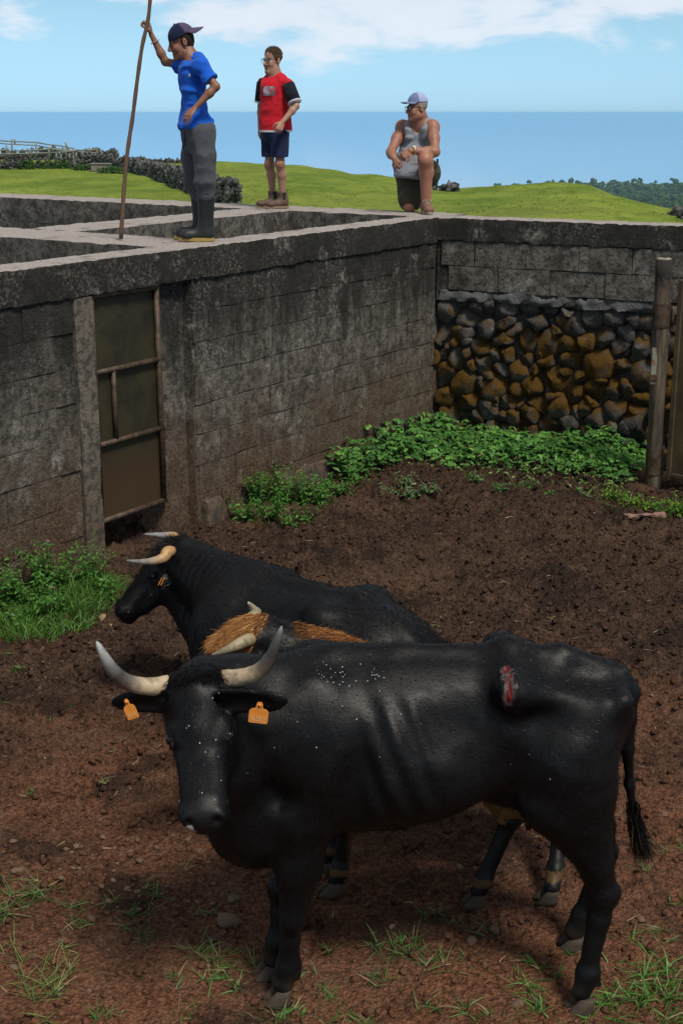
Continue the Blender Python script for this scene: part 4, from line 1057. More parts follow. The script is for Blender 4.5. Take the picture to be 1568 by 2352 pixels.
# ---- the black cow lying behind, head in profile to the left
def lying_cow():
    tl, wi = P(950, 1432, 5.74), P(545, 1305, 6.5)
    u = unit(V(*(wi - tl)[:2], 0)); v = V(-u[1], u[0], 0) * -1; o = V(tl[0], tl[1], 0)
    t = tag(empty('cow', V(-0.1, 6.15, 0)), 'black cow lying down behind with forward-pointing horns, head in profile', 'cow', 'cattle in the yard')
    S = Sdf((-1.55, 5.2, 0.0), (0.72, 7.35, 1.12), 0.0105)
    st = [(-0.05, 0, 0.30, 0.60, 0.10, .5), (0.0, 0, 0.12, 0.735, 0.22, .5), (0.10, 0, 0.03, 0.81, 0.30, .45), (0.26, 0, 0.02, 0.85, 0.335, .45), (0.45, 0, 0.02, 0.845, 0.36, .42), (0.65, 0, 0.02, 0.83, 0.375, .42),
          (0.85, 0, 0.02, 0.82, 0.36, .42), (1.02, 0, 0.02, 0.83, 0.315, .45), (1.15, 0, 0.03, 0.81, 0.26, .47), (1.28, 0, 0.06, 0.74, 0.19, .5), (1.36, 0, 0.15, 0.6, 0.10, .5)]
    S.loft(o, u, v, ZUP, st, 0.04, 2.2)
    w = lambda s, sd, z: o + u * s + v * sd + ZUP * z
    S.chain([w(0.03, 0, 0.73), w(0.32, 0, 0.845), w(0.6, 0, 0.815), w(1.0, 0, 0.81)], [0.03, 0.03, 0.03, 0.045], 0.05)
    for sd in (-1, 1):
        S.ell(w(0.40, sd * 0.19, 0.785), V(0.045, 0.045, 0.045), None, 0.14); S.ell(w(0.17, sd * 0.20, 0.40), V(0.22, 0.22, 0.27), None, 0.12)
        S.ell(w(0.56, sd * 0.38, 0.70), V(0.10, 0.10, 0.09), None, 0.16, 'sub'); S.ell(w(1.03, sd * 0.20, 0.52), V(0.17, 0.17, 0.26), None, 0.09)
        S.cap(w(0.82, sd * 0.40, 0.66), w(0.86, sd * 0.42, 0.40), 0.035, 0.035, 0.12, mode='sub')
        S.cap(w(1.1, sd * 0.2, 0.12), w(1.38, sd * 0.17, 0.09), 0.09, 0.06, 0.05); S.cap(w(1.38, sd * 0.17, 0.09), w(1.2, sd * 0.28, 0.05), 0.055, 0.045, 0.03)
        S.cap(w(0.2, sd * 0.36, 0.16), w(0.62, sd * 0.45, 0.09), 0.13, 0.05, 0.06)
    O = P(392, 1247, 6.86); mz = P(256, 1402, 6.72)
    a = unit(mz - O); nn = unit(V(-0.62, -0.10, 0.70))
    nb = O + V(0.06, -0.02, -0.10)
    S.cap(nb, w(1.02, 0, 0.62), 0.125, 0.22, 0.09); S.cap(O + V(0.06, -0.02, -0.05), w(1.0, 0, 0.78), 0.075, 0.07, 0.06); S.cap(O + V(0.02, -0.03, -0.24), w(1.22, 0, 0.30), 0.09, 0.14, 0.08)
    q, ax = cow_head(S, O, a, nn, 1.0, 0.97)
    near = 1 if (ax[0] @ V(0, -1, 0)) > 0 else -1
    ear(S, q(near * 0.09, 0.07, -0.09), P(372, 1348, 6.66), V(-0.3, -0.9, 0.1), 0.036); ear(S, q(-near * 0.10, 0.045, -0.08), q(-near * 0.24, 0.10, -0.10), V(-0.6, 0, 0.5), 0.045)
    tls = [w(0.0, 0, 0.70), w(-0.05, 0.0, 0.64), w(-0.075, 0.02, 0.50), w(-0.07, 0.05, 0.30)]
    S.chain(tls, [0.04, 0.034, 0.026, 0.02], 0.04)
    def relief(p):
        s_ = (p - o) @ u; sd = np.abs((p - o) @ v)
        rib = np.sin((s_ - 0.3 * (p[:, 2] - 0.5)) * 2 * math.pi / 0.09); m = np.clip((sd - 0.18) / 0.1, 0, 1) * np.clip((s_ - 0.5) / 0.1, 0, 1) * np.clip((0.86 - s_) / 0.1, 0, 1) * np.clip((0.76 - p[:, 2]) / 0.06, 0, 1)
        nk = np.clip((s_ - 0.98) / 0.12, 0, 1) * np.clip((1.55 - s_) / 0.15, 0, 1); fold = np.sin(s_ * 2 * math.pi / 0.055 + 2.5 * vnoise(p, 4, 8))
        return rib * 0.003 * m + fold * 0.003 * nk + vnoise(p, 10, 13) * 0.004 + vnoise(p, 24, 14) * 0.0018
    S.rough(relief)
    vv, ff = S.mesh(3, (q(0, 0.22, -0.05), 0.28)); nr = vnormals(vv, ff)
    col = np.repeat(BLACK[None] * 1.1, len(vv), 0)
    child('body', mesh_np('body', vv, ff, COAT, True, col), t)
    for sd in (-1, 1): child('eye', sphere_mesh('eye', q(sd * 0.093, 0.192, -0.027), 0.018, EYE), t)
    org, gr = (0.52, 0.30, 0.13), (0.27, 0.27, 0.28)
    horn_obj(t, [q(near * 0.07, 0.02, -0.04), P(385, 1268, 6.70), P(376, 1281, 6.66), P(350, 1289, 6.64), P(318, 1290, 6.66), P(288, 1287, 6.70)], [0.032, 0.031, 0.028, 0.020, 0.012, 0.004], [org, org, org, (0.36, 0.28, 0.2), gr, gr])
    horn_obj(t, [q(-near * 0.07, 0.015, -0.04), P(403, 1240, 7.02), P(396, 1232, 7.08), P(375, 1230, 7.10), P(352, 1228, 7.10), P(330, 1227, 7.10)], [0.030, 0.029, 0.026, 0.018, 0.011, 0.004], [org, org, (0.5, 0.34, 0.2), gr, gr, gr])
    tg = MB()
    for dx in (0, 6): tg.add(*tube([P(364 + dx, 1344, 6.63), P(372 + dx, 1327, 6.63)], [0.003, 0.003], 5))
    tag(child('ear_tag', tg.build('ear_tag', TAGM), t), 'edge-on pale orange ear tag')
    top = (nr[:, 2] > -0.3) & (vv[:, 2] > 0.25)
    rt, nrm = pick(vv, ff, top & (nr[:, 1] < 0.7), 30000, 19)
    dv = nrm * 0.35 - u * 0.8 + V(0, 0, -0.45); hd = np.linalg.norm(rt - O, axis=1) < 0.42; dv[hd] = nrm[hd] * 0.35 + ax[1] * 0.9
    crest = (np.abs((rt - o) @ v) < 0.07) & ((rt - o) @ u > 0.9)
    child('coat_hair', strands(rt, dv / np.linalg.norm(dv, axis=1)[:, None], 0.019, 0.0018, np.repeat(BLACK[None] * 1.4, len(rt), 0), 20, 0.25, 2, None, nrm), t)
    m = np.linalg.norm((vv - q(0, 0.03, -0.03)) / 0.12, axis=1) < 1
    rt, nrm = pick(vv, ff, m, 2200, 23); dv = nrm * 0.7 + ax[1] * 0.7
    child('forelock', strands(rt, dv / np.linalg.norm(dv, axis=1)[:, None], 0.035, 0.002, np.repeat(V(0.014, 0.012, 0.011)[None], len(rt), 0), 24, 0.5), t)
lying_cow()

# ---- the small brown-maned cow between them
def middle_cow():
    t = tag(empty('cow', V(0.35, 4.97, 0)), 'small dark cow with shaggy orange poll and orange stripe along its back', 'cow', 'cattle in the yard')
    S = Sdf((-0.85, 4.64, 0.03), (1.06, 5.34, 1.24), 0.0095)
    o = V(0.97, 4.98, 0); u = V(-1, 0, 0); v = V(0, 1, 0)
    st = [(-0.03, 0, 0.66, 0.84, 0.05, .5), (0.05, 0, 0.58, 0.89, 0.13, .5), (0.2, 0, 0.54, 0.92, 0.17, .5), (0.4, 0, 0.53, 0.925, 0.19, .45), (0.62, 0, 0.50, 0.925, 0.215, .42), (0.85, 0, 0.48, 0.965, 0.215, .42), (1.02, 0, 0.47, 1.02, 0.19, .45), (1.15, 0, 0.46, 1.0, 0.15, .45), (1.24, 0, 0.52, 0.85, 0.08, .45)]
    S.loft(o, u, v, ZUP, st, 0.04, 2.2)
    S.chain([V(0.9, 4.98, 0.86), V(0.4, 4.98, 0.895), V(-0.05, 4.98, 0.99)], [0.03, 0.03, 0.04], 0.05)
    for sd, hk, ft, hf in ((-1, V(0.66, 4.80, 0.36), V(0.56, 4.77, 0.11), V(0.54, 4.765, 0)), (1, V(0.91, 5.06, 0.35), V(0.85, 4.84, 0.11), V(0.83, 4.79, 0))):
        S.ell(V(0.80, 4.98 + sd * 0.10, 0.72), V(0.14, 0.085, 0.2), None, 0.07); S.cap(V(0.78, 4.98 + sd * 0.11, 0.66), hk, 0.10, 0.042, 0.05)
        S.cap(hk, ft, 0.036, 0.030, 0.03); S.ell(ft, V(0.036, 0.036, 0.036), None, 0.02); S.cap(ft, hf + V(0, 0, 0.055), 0.031, 0.034, 0.02)
    for sd, kn, ft, hf in ((-1, V(0.02, 4.85, 0.30), V(-0.005, 4.85, 0.11), V(-0.03, 4.845, 0)), (1, V(-0.02, 5.03, 0.30), V(-0.04, 5.02, 0.11), V(-0.065, 5.015, 0))):
        S.cap(V(0.0, 4.98 + sd * 0.11, 0.58), kn, 0.085, 0.042, 0.05); S.ell(kn, V(0.04, 0.04, 0.05), None, 0.02); S.cap(kn, ft, 0.034, 0.030, 0.02)
        S.ell(ft, V(0.036, 0.036, 0.036), None, 0.02); S.cap(ft, hf + V(0.008, 0, 0.055), 0.031, 0.034, 0.02)
    O = P(572, 1428, 4.97); a = unit(V(-0.80, -0.22, -0.56)); nn = V(-0.52, -0.16, 0.84)
    S.cap(O + V(0.05, 0, -0.09), V(-0.04, 4.98, 0.83), 0.10, 0.17, 0.07); S.cap(O + V(0.06, 0, -0.06), V(-0.02, 4.98, 0.95), 0.075, 0.075, 0.05); S.cap(O + V(-0.02, 0, -0.22), V(-0.14, 4.98, 0.6), 0.07, 0.11, 0.06)
    q, ax = cow_head(S, O, a, nn, 0.86, 1.0)
    near = 1 if (ax[0] @ V(0, -1, 0)) > 0 else -1
    ear(S, q(near * 0.10, 0.05, -0.085), q(near * 0.22, 0.10, -0.13), V(-0.5, -0.3, 0.5), 0.036); ear(S, q(-near * 0.10, 0.05, -0.085), q(-near * 0.22, 0.10, -0.13), V(-0.5, 0.3, 0.5), 0.036)
    vv, ff = S.mesh(2); nr = vnormals(vv, ff)
    col = np.repeat(BLACK[None] * 1.2, len(vv), 0)
    TAN, DTAN = V(0.52, 0.22, 0.06), V(0.20, 0.07, 0.02)
    dl = (vv - q(0, 0.06, -0.03)); hd = np.sqrt((dl @ ax[0] / 0.118) ** 2 + (dl @ ax[1] / 0.135) ** 2 + (dl @ ax[2] / 0.105) ** 2)
    m = np.clip((1.0 - hd) * 3, 0, 1); ridge = np.clip(1 - np.abs(vv[:, 1] - 4.98) / 0.10, 0, 1) * np.clip((nr[:, 2] - 0.55) / 0.2, 0, 1) * np.clip((vv[:, 2] - 0.85) / 0.03, 0, 1) * np.clip((vv[:, 0] + 0.20) / 0.06, 0, 1)
    m = np.maximum(m, ridge); leg = np.clip((0.52 - vv[:, 2]) / 0.05, 0, 1) * np.clip((vv[:, 0] - 0.015) / 0.03, 0, 1) * (vv[:, 0] < 0.2); m = np.maximum(m, leg * 0.7)
    col = col * (1 - m[:, None]) + DTAN * m[:, None]
    fet = (vv[:, 2] > 0.085) & (vv[:, 2] < 0.12); col[fet] = V(0.10, 0.055, 0.02)
    child('body', mesh_np('body', vv, ff, COAT, True, col), t)
    for sd in (-1, 1): child('eye', sphere_mesh('eye', q(sd * 0.0925, 0.190, -0.030), 0.015, EYE), t)
    h0, h1 = (0.36, 0.30, 0.17), (0.30, 0.26, 0.17)
    horn_obj(t, [q(near * 0.03, 0.03, -0.05), q(near * 0.085, 0.03, -0.035), P(556, 1476, 4.82), P(530, 1489, 4.79), P(507, 1499, 4.80), P(486, 1505, 4.82)], [0.027, 0.027, 0.024, 0.018, 0.012, 0.004], [h0, h0, h0, h1, h1, (0.45, 0.4, 0.28)])
    horn_obj(t, [q(-near * 0.03, 0.03, -0.05), q(-near * 0.085, 0.03, -0.035), P(588, 1411, 5.12), P(583, 1401, 5.13), P(577, 1392, 5.12), P(569, 1383, 5.10)], [0.030, 0.028, 0.023, 0.018, 0.012, 0.004], [h0, h0, h1, h1, (0.45, 0.42, 0.3)])
    for hf in (V(0.53, 4.765, 0), V(0.82, 4.79, 0), V(-0.035, 4.845, 0), V(-0.07, 5.015, 0)): hoof_obj(t, V(hf[0], hf[1], gz(hf[0], hf[1]) * 0.5), V(-1, -0.2, 0), 0.74)
    rt, nrm = pick(vv, ff, hd < 0.95, 11000, 31); dv = nrm * 0.28 + ax[1] * 0.85
    r = np.random.default_rng(3); cc = TAN * 0.85 + (DTAN - TAN) * r.uniform(0, 1, (len(rt), 1)) ** 1.6
    dk = rt[:, 0] > O[0] + 0.03; cc[dk] = cc[dk] * 0.6; cc[r.random(len(rt)) < 0.2] = V(0.62, 0.36, 0.13)
    child('forelock', strands(rt, dv / np.linalg.norm(dv, axis=1)[:, None], 0.036, 0.0012, cc, 32, 0.4, 3, V(0, 0, -0.9)), t)
    rt, nrm = pick(vv, ff, (ridge > 0.15) & (nr[:, 2] > 0.2), 10000, 33); dv = nrm * 0.3 + V(0.8, 0, 0)
    cc = TAN * 0.9 + (DTAN - TAN) * r.uniform(0, 1, (len(rt), 1)) ** 1.5; cc[rt[:, 0] < -0.14] *= 0.5
    child('mane', strands(rt, dv / np.linalg.norm(dv, axis=1)[:, None], 0.034, 0.0012, cc, 34, 0.4, 3, V(0, 0, -0.8)), t)
    top = (vv[:, 2] > 0.75) & (vv[:, 0] < 0.3) & (hd > 0.9)
    rt, nrm = pick(vv, ff, top, 15000, 35); dv = nrm * 0.4 + V(0.8, 0, -0.4)
    child('coat_hair', strands(rt, dv / np.linalg.norm(dv, axis=1)[:, None], 0.02, 0.0016, np.repeat(BLACK[None] * 1.4, len(rt), 0), 36, 0.3, 2, None, nrm), t)
middle_cow()
# ------------------------------------------------------------------ people
def m_skin(g, b):
    n = g.noise(g.pos(), 60, 3, 0.6)
    g.put(b.inputs['Base Color'], g.mix(g.ramp(n, 0.3, 0.8, 0, 0.25), g.attr('col'), (0.20, 0.075, 0.04)))
    b.inputs['Roughness'].default_value = 0.5; b.inputs['Subsurface Weight'].default_value = 0.08; b.inputs['Subsurface Radius'].default_value = (0.012, 0.005, 0.003)
    b.inputs['Specular IOR Level'].default_value = 0.4
SKIN = material('skin', fn=m_skin)
def cloth(name, c, c2=None, rough=0.9, scale=180):
    def fn(g, b):
        p = g.pos(); n = g.noise(p, scale, 3, 0.7); w = g.noise(p, 18, 4, 0.6)
        cc = g.mix(g.ramp(n, 0.3, 0.75, 0, 0.6), c, c2 or tuple(x * 0.72 for x in c))
        g.put(b.inputs['Base Color'], cc); b.inputs['Roughness'].default_value = rough; b.inputs['Specular IOR Level'].default_value = 0.2
        b.inputs['Sheen Weight'].default_value = 0.08
        g.put(b.inputs['Normal'], g.bump(g.math('ADD', g.math('MULTIPLY', n, 0.25), w), 0.5, 0.010))
    return material(name, fn=fn)
BLUE = cloth('blue_jersey', (0.010, 0.115, 0.62)); GREY = cloth('grey_fleece', (0.062, 0.067, 0.078), (0.105, 0.11, 0.12), scale=120)
RED = cloth('red_jersey', (0.56, 0.012, 0.025)); NAVY = cloth('navy_cotton', (0.010, 0.018, 0.055)); DARKN = cloth('black_navy_cotton', (0.012, 0.012, 0.022))
VEST = cloth('grey_rib_vest', (0.27, 0.29, 0.33)); OLIVE = cloth('olive_canvas', (0.042, 0.038, 0.024), (0.07, 0.062, 0.04)); WHITE = cloth('white_trim', (0.55, 0.57, 0.62))
CAPN = cloth('navy_cap_cloth', (0.010, 0.016, 0.05)); CAPP = cloth('faded_purple_cap_cloth', (0.085, 0.065, 0.12)); CAPB = cloth('blue_grey_cap_cloth', (0.17, 0.21, 0.38)); CAPW = cloth('pale_cap_mesh', (0.38, 0.43, 0.68), scale=300)
RUBBER = material('black_rubber', (0.018, 0.021, 0.022), 0.55, Specular_IOR_Level=0.4); YSOLE = material('ochre_sole', (0.36, 0.24, 0.06), 0.7)
def m_leather(g, b):
    n = g.noise(g.pos(), 25, 5, 0.7); g.put(b.inputs['Base Color'], g.mix(n, (0.045, 0.026, 0.016), (0.16, 0.10, 0.066))); b.inputs['Roughness'].default_value = 0.65
LEATH = material('scuffed_brown_leather', fn=m_leather); ELAST = material('boot_elastic', (0.022, 0.018, 0.015), 0.9); TANS = material('tan_sole', (0.25, 0.17, 0.11), 0.8); LACE = material('beige_lace', (0.42, 0.31, 0.22), 0.85)
FRAME = material('spectacle_frame', (0.02, 0.014, 0.012), 0.35); GOLD = material('gold_watch', (0.65, 0.45, 0.12), 0.3, Metallic=1.0); DIAL = material('watch_dial', (0.55, 0.52, 0.45), 0.25)
LENS = material('spectacle_lens', (0.9, 0.95, 1.0), 0.05)
_g = NT(LENS.node_tree); _o = [n for n in _g.n if n.type == 'OUTPUT_MATERIAL'][0]
_g.put(_o.inputs[0], _g('ShaderNodeMixShader', 0.07, _g('ShaderNodeBsdfTransparent').outputs[0], _g('ShaderNodeBsdfGlossy', Roughness=0.05).outputs[0]).outputs[0])
HAIRD = cloth('dark_brown_hair', (0.020, 0.013, 0.009), (0.04, 0.028, 0.018), scale=240); HAIRB = cloth('brown_hair', (0.050, 0.030, 0.017), (0.11, 0.07, 0.04), scale=240); HAIRG = cloth('grey_hair', (0.22, 0.22, 0.22), (0.36, 0.36, 0.37), scale=240)
def m_wood_pole(g, b):
    p = g.pos(); n = g.noise(g.mapv(p, scale=(60, 60, 3)), 1, 4, 0.6); g.put(b.inputs['Base Color'], g.mix(n, (0.06, 0.032, 0.02), (0.20, 0.115, 0.07))); b.inputs['Roughness'].default_value = 0.75
    g.put(b.inputs['Normal'], g.bump(n, 0.5, 0.003))
POLE = material('bare_wood_pole', fn=m_wood_pole)

class Head:
    def __init__(s, C, f, k, up=(0, 0, 1)):
        s.C = np.asarray(C); s.f = unit(f); s.r = unit(np.cross(s.f, up)); s.u = np.cross(s.r, s.f); s.k = k; s.ax = (s.r, s.f, s.u)
    def q(s, a, b, c): return s.C + s.k * (s.r * a + s.f * b + s.u * c)
    def sculpt(s, S, jaw=1.0, fat=0.0):
        k, ax, q = s.k, s.ax, s.q; v = lambda *a: k * V(*a)
        S.ell(q(0, -0.012, 0.038), v(0.074, 0.093, 0.083), ax, 0.02)
        S.ell(q(0, 0.030, -0.045), v(0.056 + fat, 0.062, 0.072), ax, 0.025)
        S.cap(q(-0.042 * jaw, 0.005, -0.070), q(-0.012, 0.066, -0.105), 0.024 * k, 0.018 * k, 0.03); S.cap(q(0.042 * jaw, 0.005, -0.070), q(0.012, 0.066, -0.105), 0.024 * k, 0.018 * k, 0.03)
        S.ell(q(0, 0.072, -0.106), v(0.020, 0.018, 0.017), ax, 0.02)
        for sd in (-1, 1):
            S.ell(q(sd * 0.036, 0.058, -0.034), v(0.024, 0.026, 0.026), ax, 0.02)
            S.ell(q(sd * 0.031, 0.097, 0.001), v(0.015, 0.012, 0.009), ax, 0.012, 'sub')
            S.ell(q(sd * 0.031, 0.0765, -0.001), v(0.013, 0.0125, 0.010), ax, 0.004)
            S.cap(q(sd * 0.012, 0.088, 0.017), q(sd * 0.047, 0.076, 0.020), 0.009 * k, 0.007 * k, 0.012)
            S.ell(q(sd * 0.076, -0.012, -0.008), v(0.010, 0.019, 0.031), ax, 0.008); S.ell(q(sd * 0.085, -0.006, -0.004), v(0.006, 0.009, 0.018), ax, 0.005, 'sub')
            S.ell(q(sd * 0.010, 0.100, -0.040), v(0.009, 0.010, 0.008), ax, 0.006)
        S.cap(q(0, 0.088, 0.012), q(0, 0.112, -0.033), 0.008 * k, 0.0125 * k, 0.012)
        S.cap(q(-0.018, 0.083, -0.066), q(0.018, 0.083, -0.066), 0.0075 * k, 0.0075 * k, 0.008); S.cap(q(-0.015, 0.083, -0.078), q(0.015, 0.083, -0.078), 0.008 * k, 0.008 * k, 0.008)
        S.cap(q(-0.02, 0.097, -0.072), q(0.02, 0.097, -0.072), 0.0035 * k, 0.0035 * k, 0.004, mode='sub')
    def under(s, S):
        S.ell(s.q(0, 0.050, -0.142), s.k * V(0.06, 0.045, 0.022), s.ax, 0.018, 'sub')
    def paint(s, v, col, brow, lip, eye=True):
        d = (v - s.C) / s.k; a = d @ s.r; b = d @ s.f; c = d @ s.u
        col[(b > 0.06) & (np.abs(np.abs(a) - 0.031) < 0.019) & (np.abs(c - 0.021 - (0.03 - np.abs(np.abs(a) - 0.03)) * 0.10) < 0.0065)] = brow
        col[(b > 0.068) & (np.abs(a) < 0.024) & (np.abs(c + 0.072) < 0.013)] = lip
        col[(b > 0.068) & (np.abs(a) < 0.021) & (np.abs(c + 0.072) < 0.0035)] = V(*lip) * 0.35
        ed = ((np.abs(a) - 0.031) / 0.015) ** 2 + (c / 0.0075) ** 2
        if not eye:
            col[(b > 0.06) & (ed < 1) & (c < -0.002)] = V(*brow) * 1.6; return
        col[(b > 0.06) & (ed < 0.9)] = V(0.16, 0.13, 0.115); col[(b > 0.06) & (np.abs(np.abs(a) - 0.031) < 0.008) & (np.abs(c) < 0.007)] = V(0.012, 0.008, 0.006)
        col[(b > 0.06) & (ed < 1.7) & (c > 0.004)] = V(*brow) * 0.7
def hand(S, w, d, pn, k=1.0, curl=0.5, thumb=0.7, spread=0.12, side=1):
    """w wrist, d pointing direction, pn direction the palm faces; side = which way the thumb lies along d x pn"""
    d = unit(d); pn = unit(np.asarray(pn) - d * (np.asarray(pn) @ d)); t = np.cross(d, pn) * side
    S.cap(w, w + d * 0.045 * k, 0.021 * k, 0.026 * k, 0.012, (pn, 0.62)); S.cap(w + d * 0.035 * k + t * 0.012 * k, w + d * 0.075 * k + t * 0.014 * k, 0.024 * k, 0.022 * k, 0.012, (pn, 0.55)); S.cap(w + d * 0.035 * k - t * 0.012 * k, w + d * 0.07 * k - t * 0.018 * k, 0.022 * k, 0.019 * k, 0.012, (pn, 0.55))
    for i, (off, L) in enumerate(((0.029, 0.072), (0.010, 0.080), (-0.010, 0.074), (-0.028, 0.058))):
        p = w + d * (0.080 - abs(i - 1) * 0.004) * k + t * off * k; ang = 0.0; dd = d + t * (1.2 - i) * spread; r = (0.0086, 0.0088, 0.0084, 0.0074)[i] * k
        for j, (fr, tw) in enumerate(((0.45, 1.0), (0.32, 1.25), (0.23, 0.8))):
            ang += curl * tw; e = unit(dd) * math.cos(ang) + pn * math.sin(ang); p2 = p + e * L * fr * k
            S.cap(p, p2, r * (1 - 0.07 * j), r * (0.93 - 0.07 * j), 0.003); p = p2
    p = w + d * 0.022 * k + t * 0.022 * k; e1 = unit(d * 0.55 + t * 0.75 + pn * 0.35 * thumb); p2 = p + e1 * 0.036 * k; e2 = unit(d * 0.8 + t * (0.45 - thumb * 0.5) + pn * thumb * 0.9); p3 = p2 + e2 * 0.030 * k; p4 = p3 + unit(e2 + pn * 0.3 * thumb) * 0.022 * k
    S.cap(p, p2, 0.014 * k, 0.011 * k, 0.008); S.cap(p2, p3, 0.0105 * k, 0.0095 * k, 0.003); S.cap(p3, p4, 0.0095 * k, 0.007 * k, 0.003)
def finish(name, S, mat, parent, col=None, sm=1):
    v, f = S.mesh(sm); return child(name, mesh_np(name, v, f, mat, True, col if col is None else np.repeat(np.asarray(col)[None], len(v), 0)), parent)
def grid_for(pts, pad, h):
    pts = np.array(pts); return Sdf(pts.min(0) - pad, pts.max(0) + pad, h)
def folds(S, amp, sc=(9, 9, 14), seed=0, extra=None):
    def fn(p):
        q = p * np.array(sc, np.float32); r = 1 - 2 * np.abs(vnoise(q, 1.0, seed)); r2 = 1 - 2 * np.abs(vnoise(q, 2.3, seed + 4))
        o = -(r * 0.7 + r2 * 0.35) * amp
        return o if extra is None else o + extra(p)
    S.rough(fn, 0.05)
def cap_hat(parent, H, mats, brim_dir, tilt=0.0, brim_len=0.075, name='cap', lift=0.0, scale=1.0, droop=0.0):
    """baseball cap: dome panels and a curved brim"""
    k = H.k * scale; bd = unit(brim_dir); bd = unit(bd - H.u * (bd @ H.u)); sd = np.cross(H.u, bd); up = unit(H.u - bd * tilt); bd = np.cross(sd, up); C = H.q(0, -0.012, 0.040 + lift)
    S = grid_for([C - 0.16, C + 0.16], 0.0, 0.0045); ax = (sd, bd, up)
    S.ell(C, k * V(0.083, 0.103, 0.098), ax, 0.01); S.half(C + up * 0.006 * k, -up, 0.004)
    S.ell(C - up * 0.02, k * V(0.072, 0.092, 0.085), ax, 0.004, 'sub')
    if brim_len == 0: pass
    v, f = S.mesh(2)
    me = mesh_np(name, v, f, mats[0], True); me.materials.append(mats[1])
    fc = v[f].mean(1); me.polygons.foreach_set('material_index', (((fc - C) @ bd) > 0.025 * k).astype(np.int32))
    hat = child(name, me, parent)
    vs = []; n = 14
    for lay in (0, 1):
        for j in range(5):
            rr = j / 4
            for i in range(n):
                th = math.radians(-68 + 136 * i / (n - 1)); x = math.sin(th) * 0.083; y = math.cos(th) * 0.100
                ext = brim_len * max(0.0, math.cos(th * 1.02)) ** 0.55; yy = y + ext * rr; xx = x * (1 + 0.02 * rr)
                z = 0.010 + 0.004 - 0.9 * (xx / 0.083) ** 2 * 0.020 * rr - 0.004 * rr - lay * 0.004 - droop * (yy - y)
                vs.append(C + k * (sd * xx + bd * yy + up * z))
    fs = []; m = 5 * n
    for j in range(4):
        for i in range(n - 1):
            a = j * n + i; fs.append((a, a + 1, a + n + 1, a + n)); fs.append((m + a, m + a + n, m + a + n + 1, m + a + 1))
    for i in range(n - 1): a = 4 * n + i; fs.append((a, a + 1, m + a + 1, m + a))
    br = child('brim', MB().add(vs, fs).build('brim', mats[2], True), hat)
    child('button', sphere_mesh('button', C + up * 0.099 * k, 0.008 * k, mats[0], 1), hat)
    return hat
def glasses(parent, H, name='spectacles'):
    mb = MB()
    for sd in (-1, 1):
        th = np.linspace(0, 2 * math.pi, 17); c = []
        for a in th:
            x = np.sign(math.cos(a)) * abs(math.cos(a)) ** 0.6 * 0.026; z = np.sign(math.sin(a)) * abs(math.sin(a)) ** 0.6 * 0.019
            c.append(H.q(sd * 0.034 + x, 0.101 - 0.9 * abs(sd * 0.034 + x) ** 1.9, -0.002 + z))
        mb.add(*tube(c, [0.0022 * H.k] * 17, 5))
        mb.add(*tube([H.q(sd * 0.060, 0.097, 0.008), H.q(sd * 0.078, 0.05, 0.008), H.q(sd * 0.080, -0.01, 0.006)], [0.0024 * H.k] * 3, 5))
    mb.add(*tube([H.q(-0.008, 0.104, 0.004), H.q(0.008, 0.104, 0.004)], [0.002 * H.k] * 2, 5))
    o = child(name, mb.build(name, FRAME, True), parent)
    for sd in (-1, 1):
        mb = MB(); th = np.linspace(0, 2 * math.pi, 13)[:-1]
        ring = [H.q(sd * 0.034 + 0.024 * math.cos(a), 0.0985, -0.002 + 0.017 * math.sin(a)) for a in th]; back = [p - H.f * 0.001 for p in ring]
        mb.add(ring + back, [tuple(range(12)), tuple(range(23, 11, -1))] + [(i, 12 + i, 12 + (i + 1) % 12, (i + 1) % 12) for i in range(12)]); child('lens', mb.build('lens', LENS), o)
    return o
def patch(name, mat, parent, S_v, S_f, c, ex, ez, w, h, view):
    """a flat print laid on a garment: a grid projected along view on the nearest cloth points, lifted 2 mm"""
    nx, nz = 9, 7; vs = []; nr = vnormals(S_v, S_f); ok = nr @ view < -0.1; pv = S_v[ok]; view = unit(view)
    for j in range(nz):
        for i in range(nx):
            p = c + ex * w * (i / (nx - 1) - 0.5) + ez * h * (j / (nz - 1) - 0.5)
            dd = pv - p; al = dd @ view; lat = np.linalg.norm(dd - al[:, None] * view, axis=1); n_ = np.argsort(lat)[:6]; vs.append(p + view * (al[n_].mean() - 0.004))
    fs = [(j * nx + i, j * nx + i + 1, (j + 1) * nx + i + 1, (j + 1) * nx + i) for j in range(nz - 1) for i in range(nx - 1)]
    return child(name, MB().add(vs, fs).build(name, mat, True), parent)
SK1, SK2, SK3 = V(0.25, 0.118, 0.072), V(0.38, 0.205, 0.145), V(0.33, 0.150, 0.100)

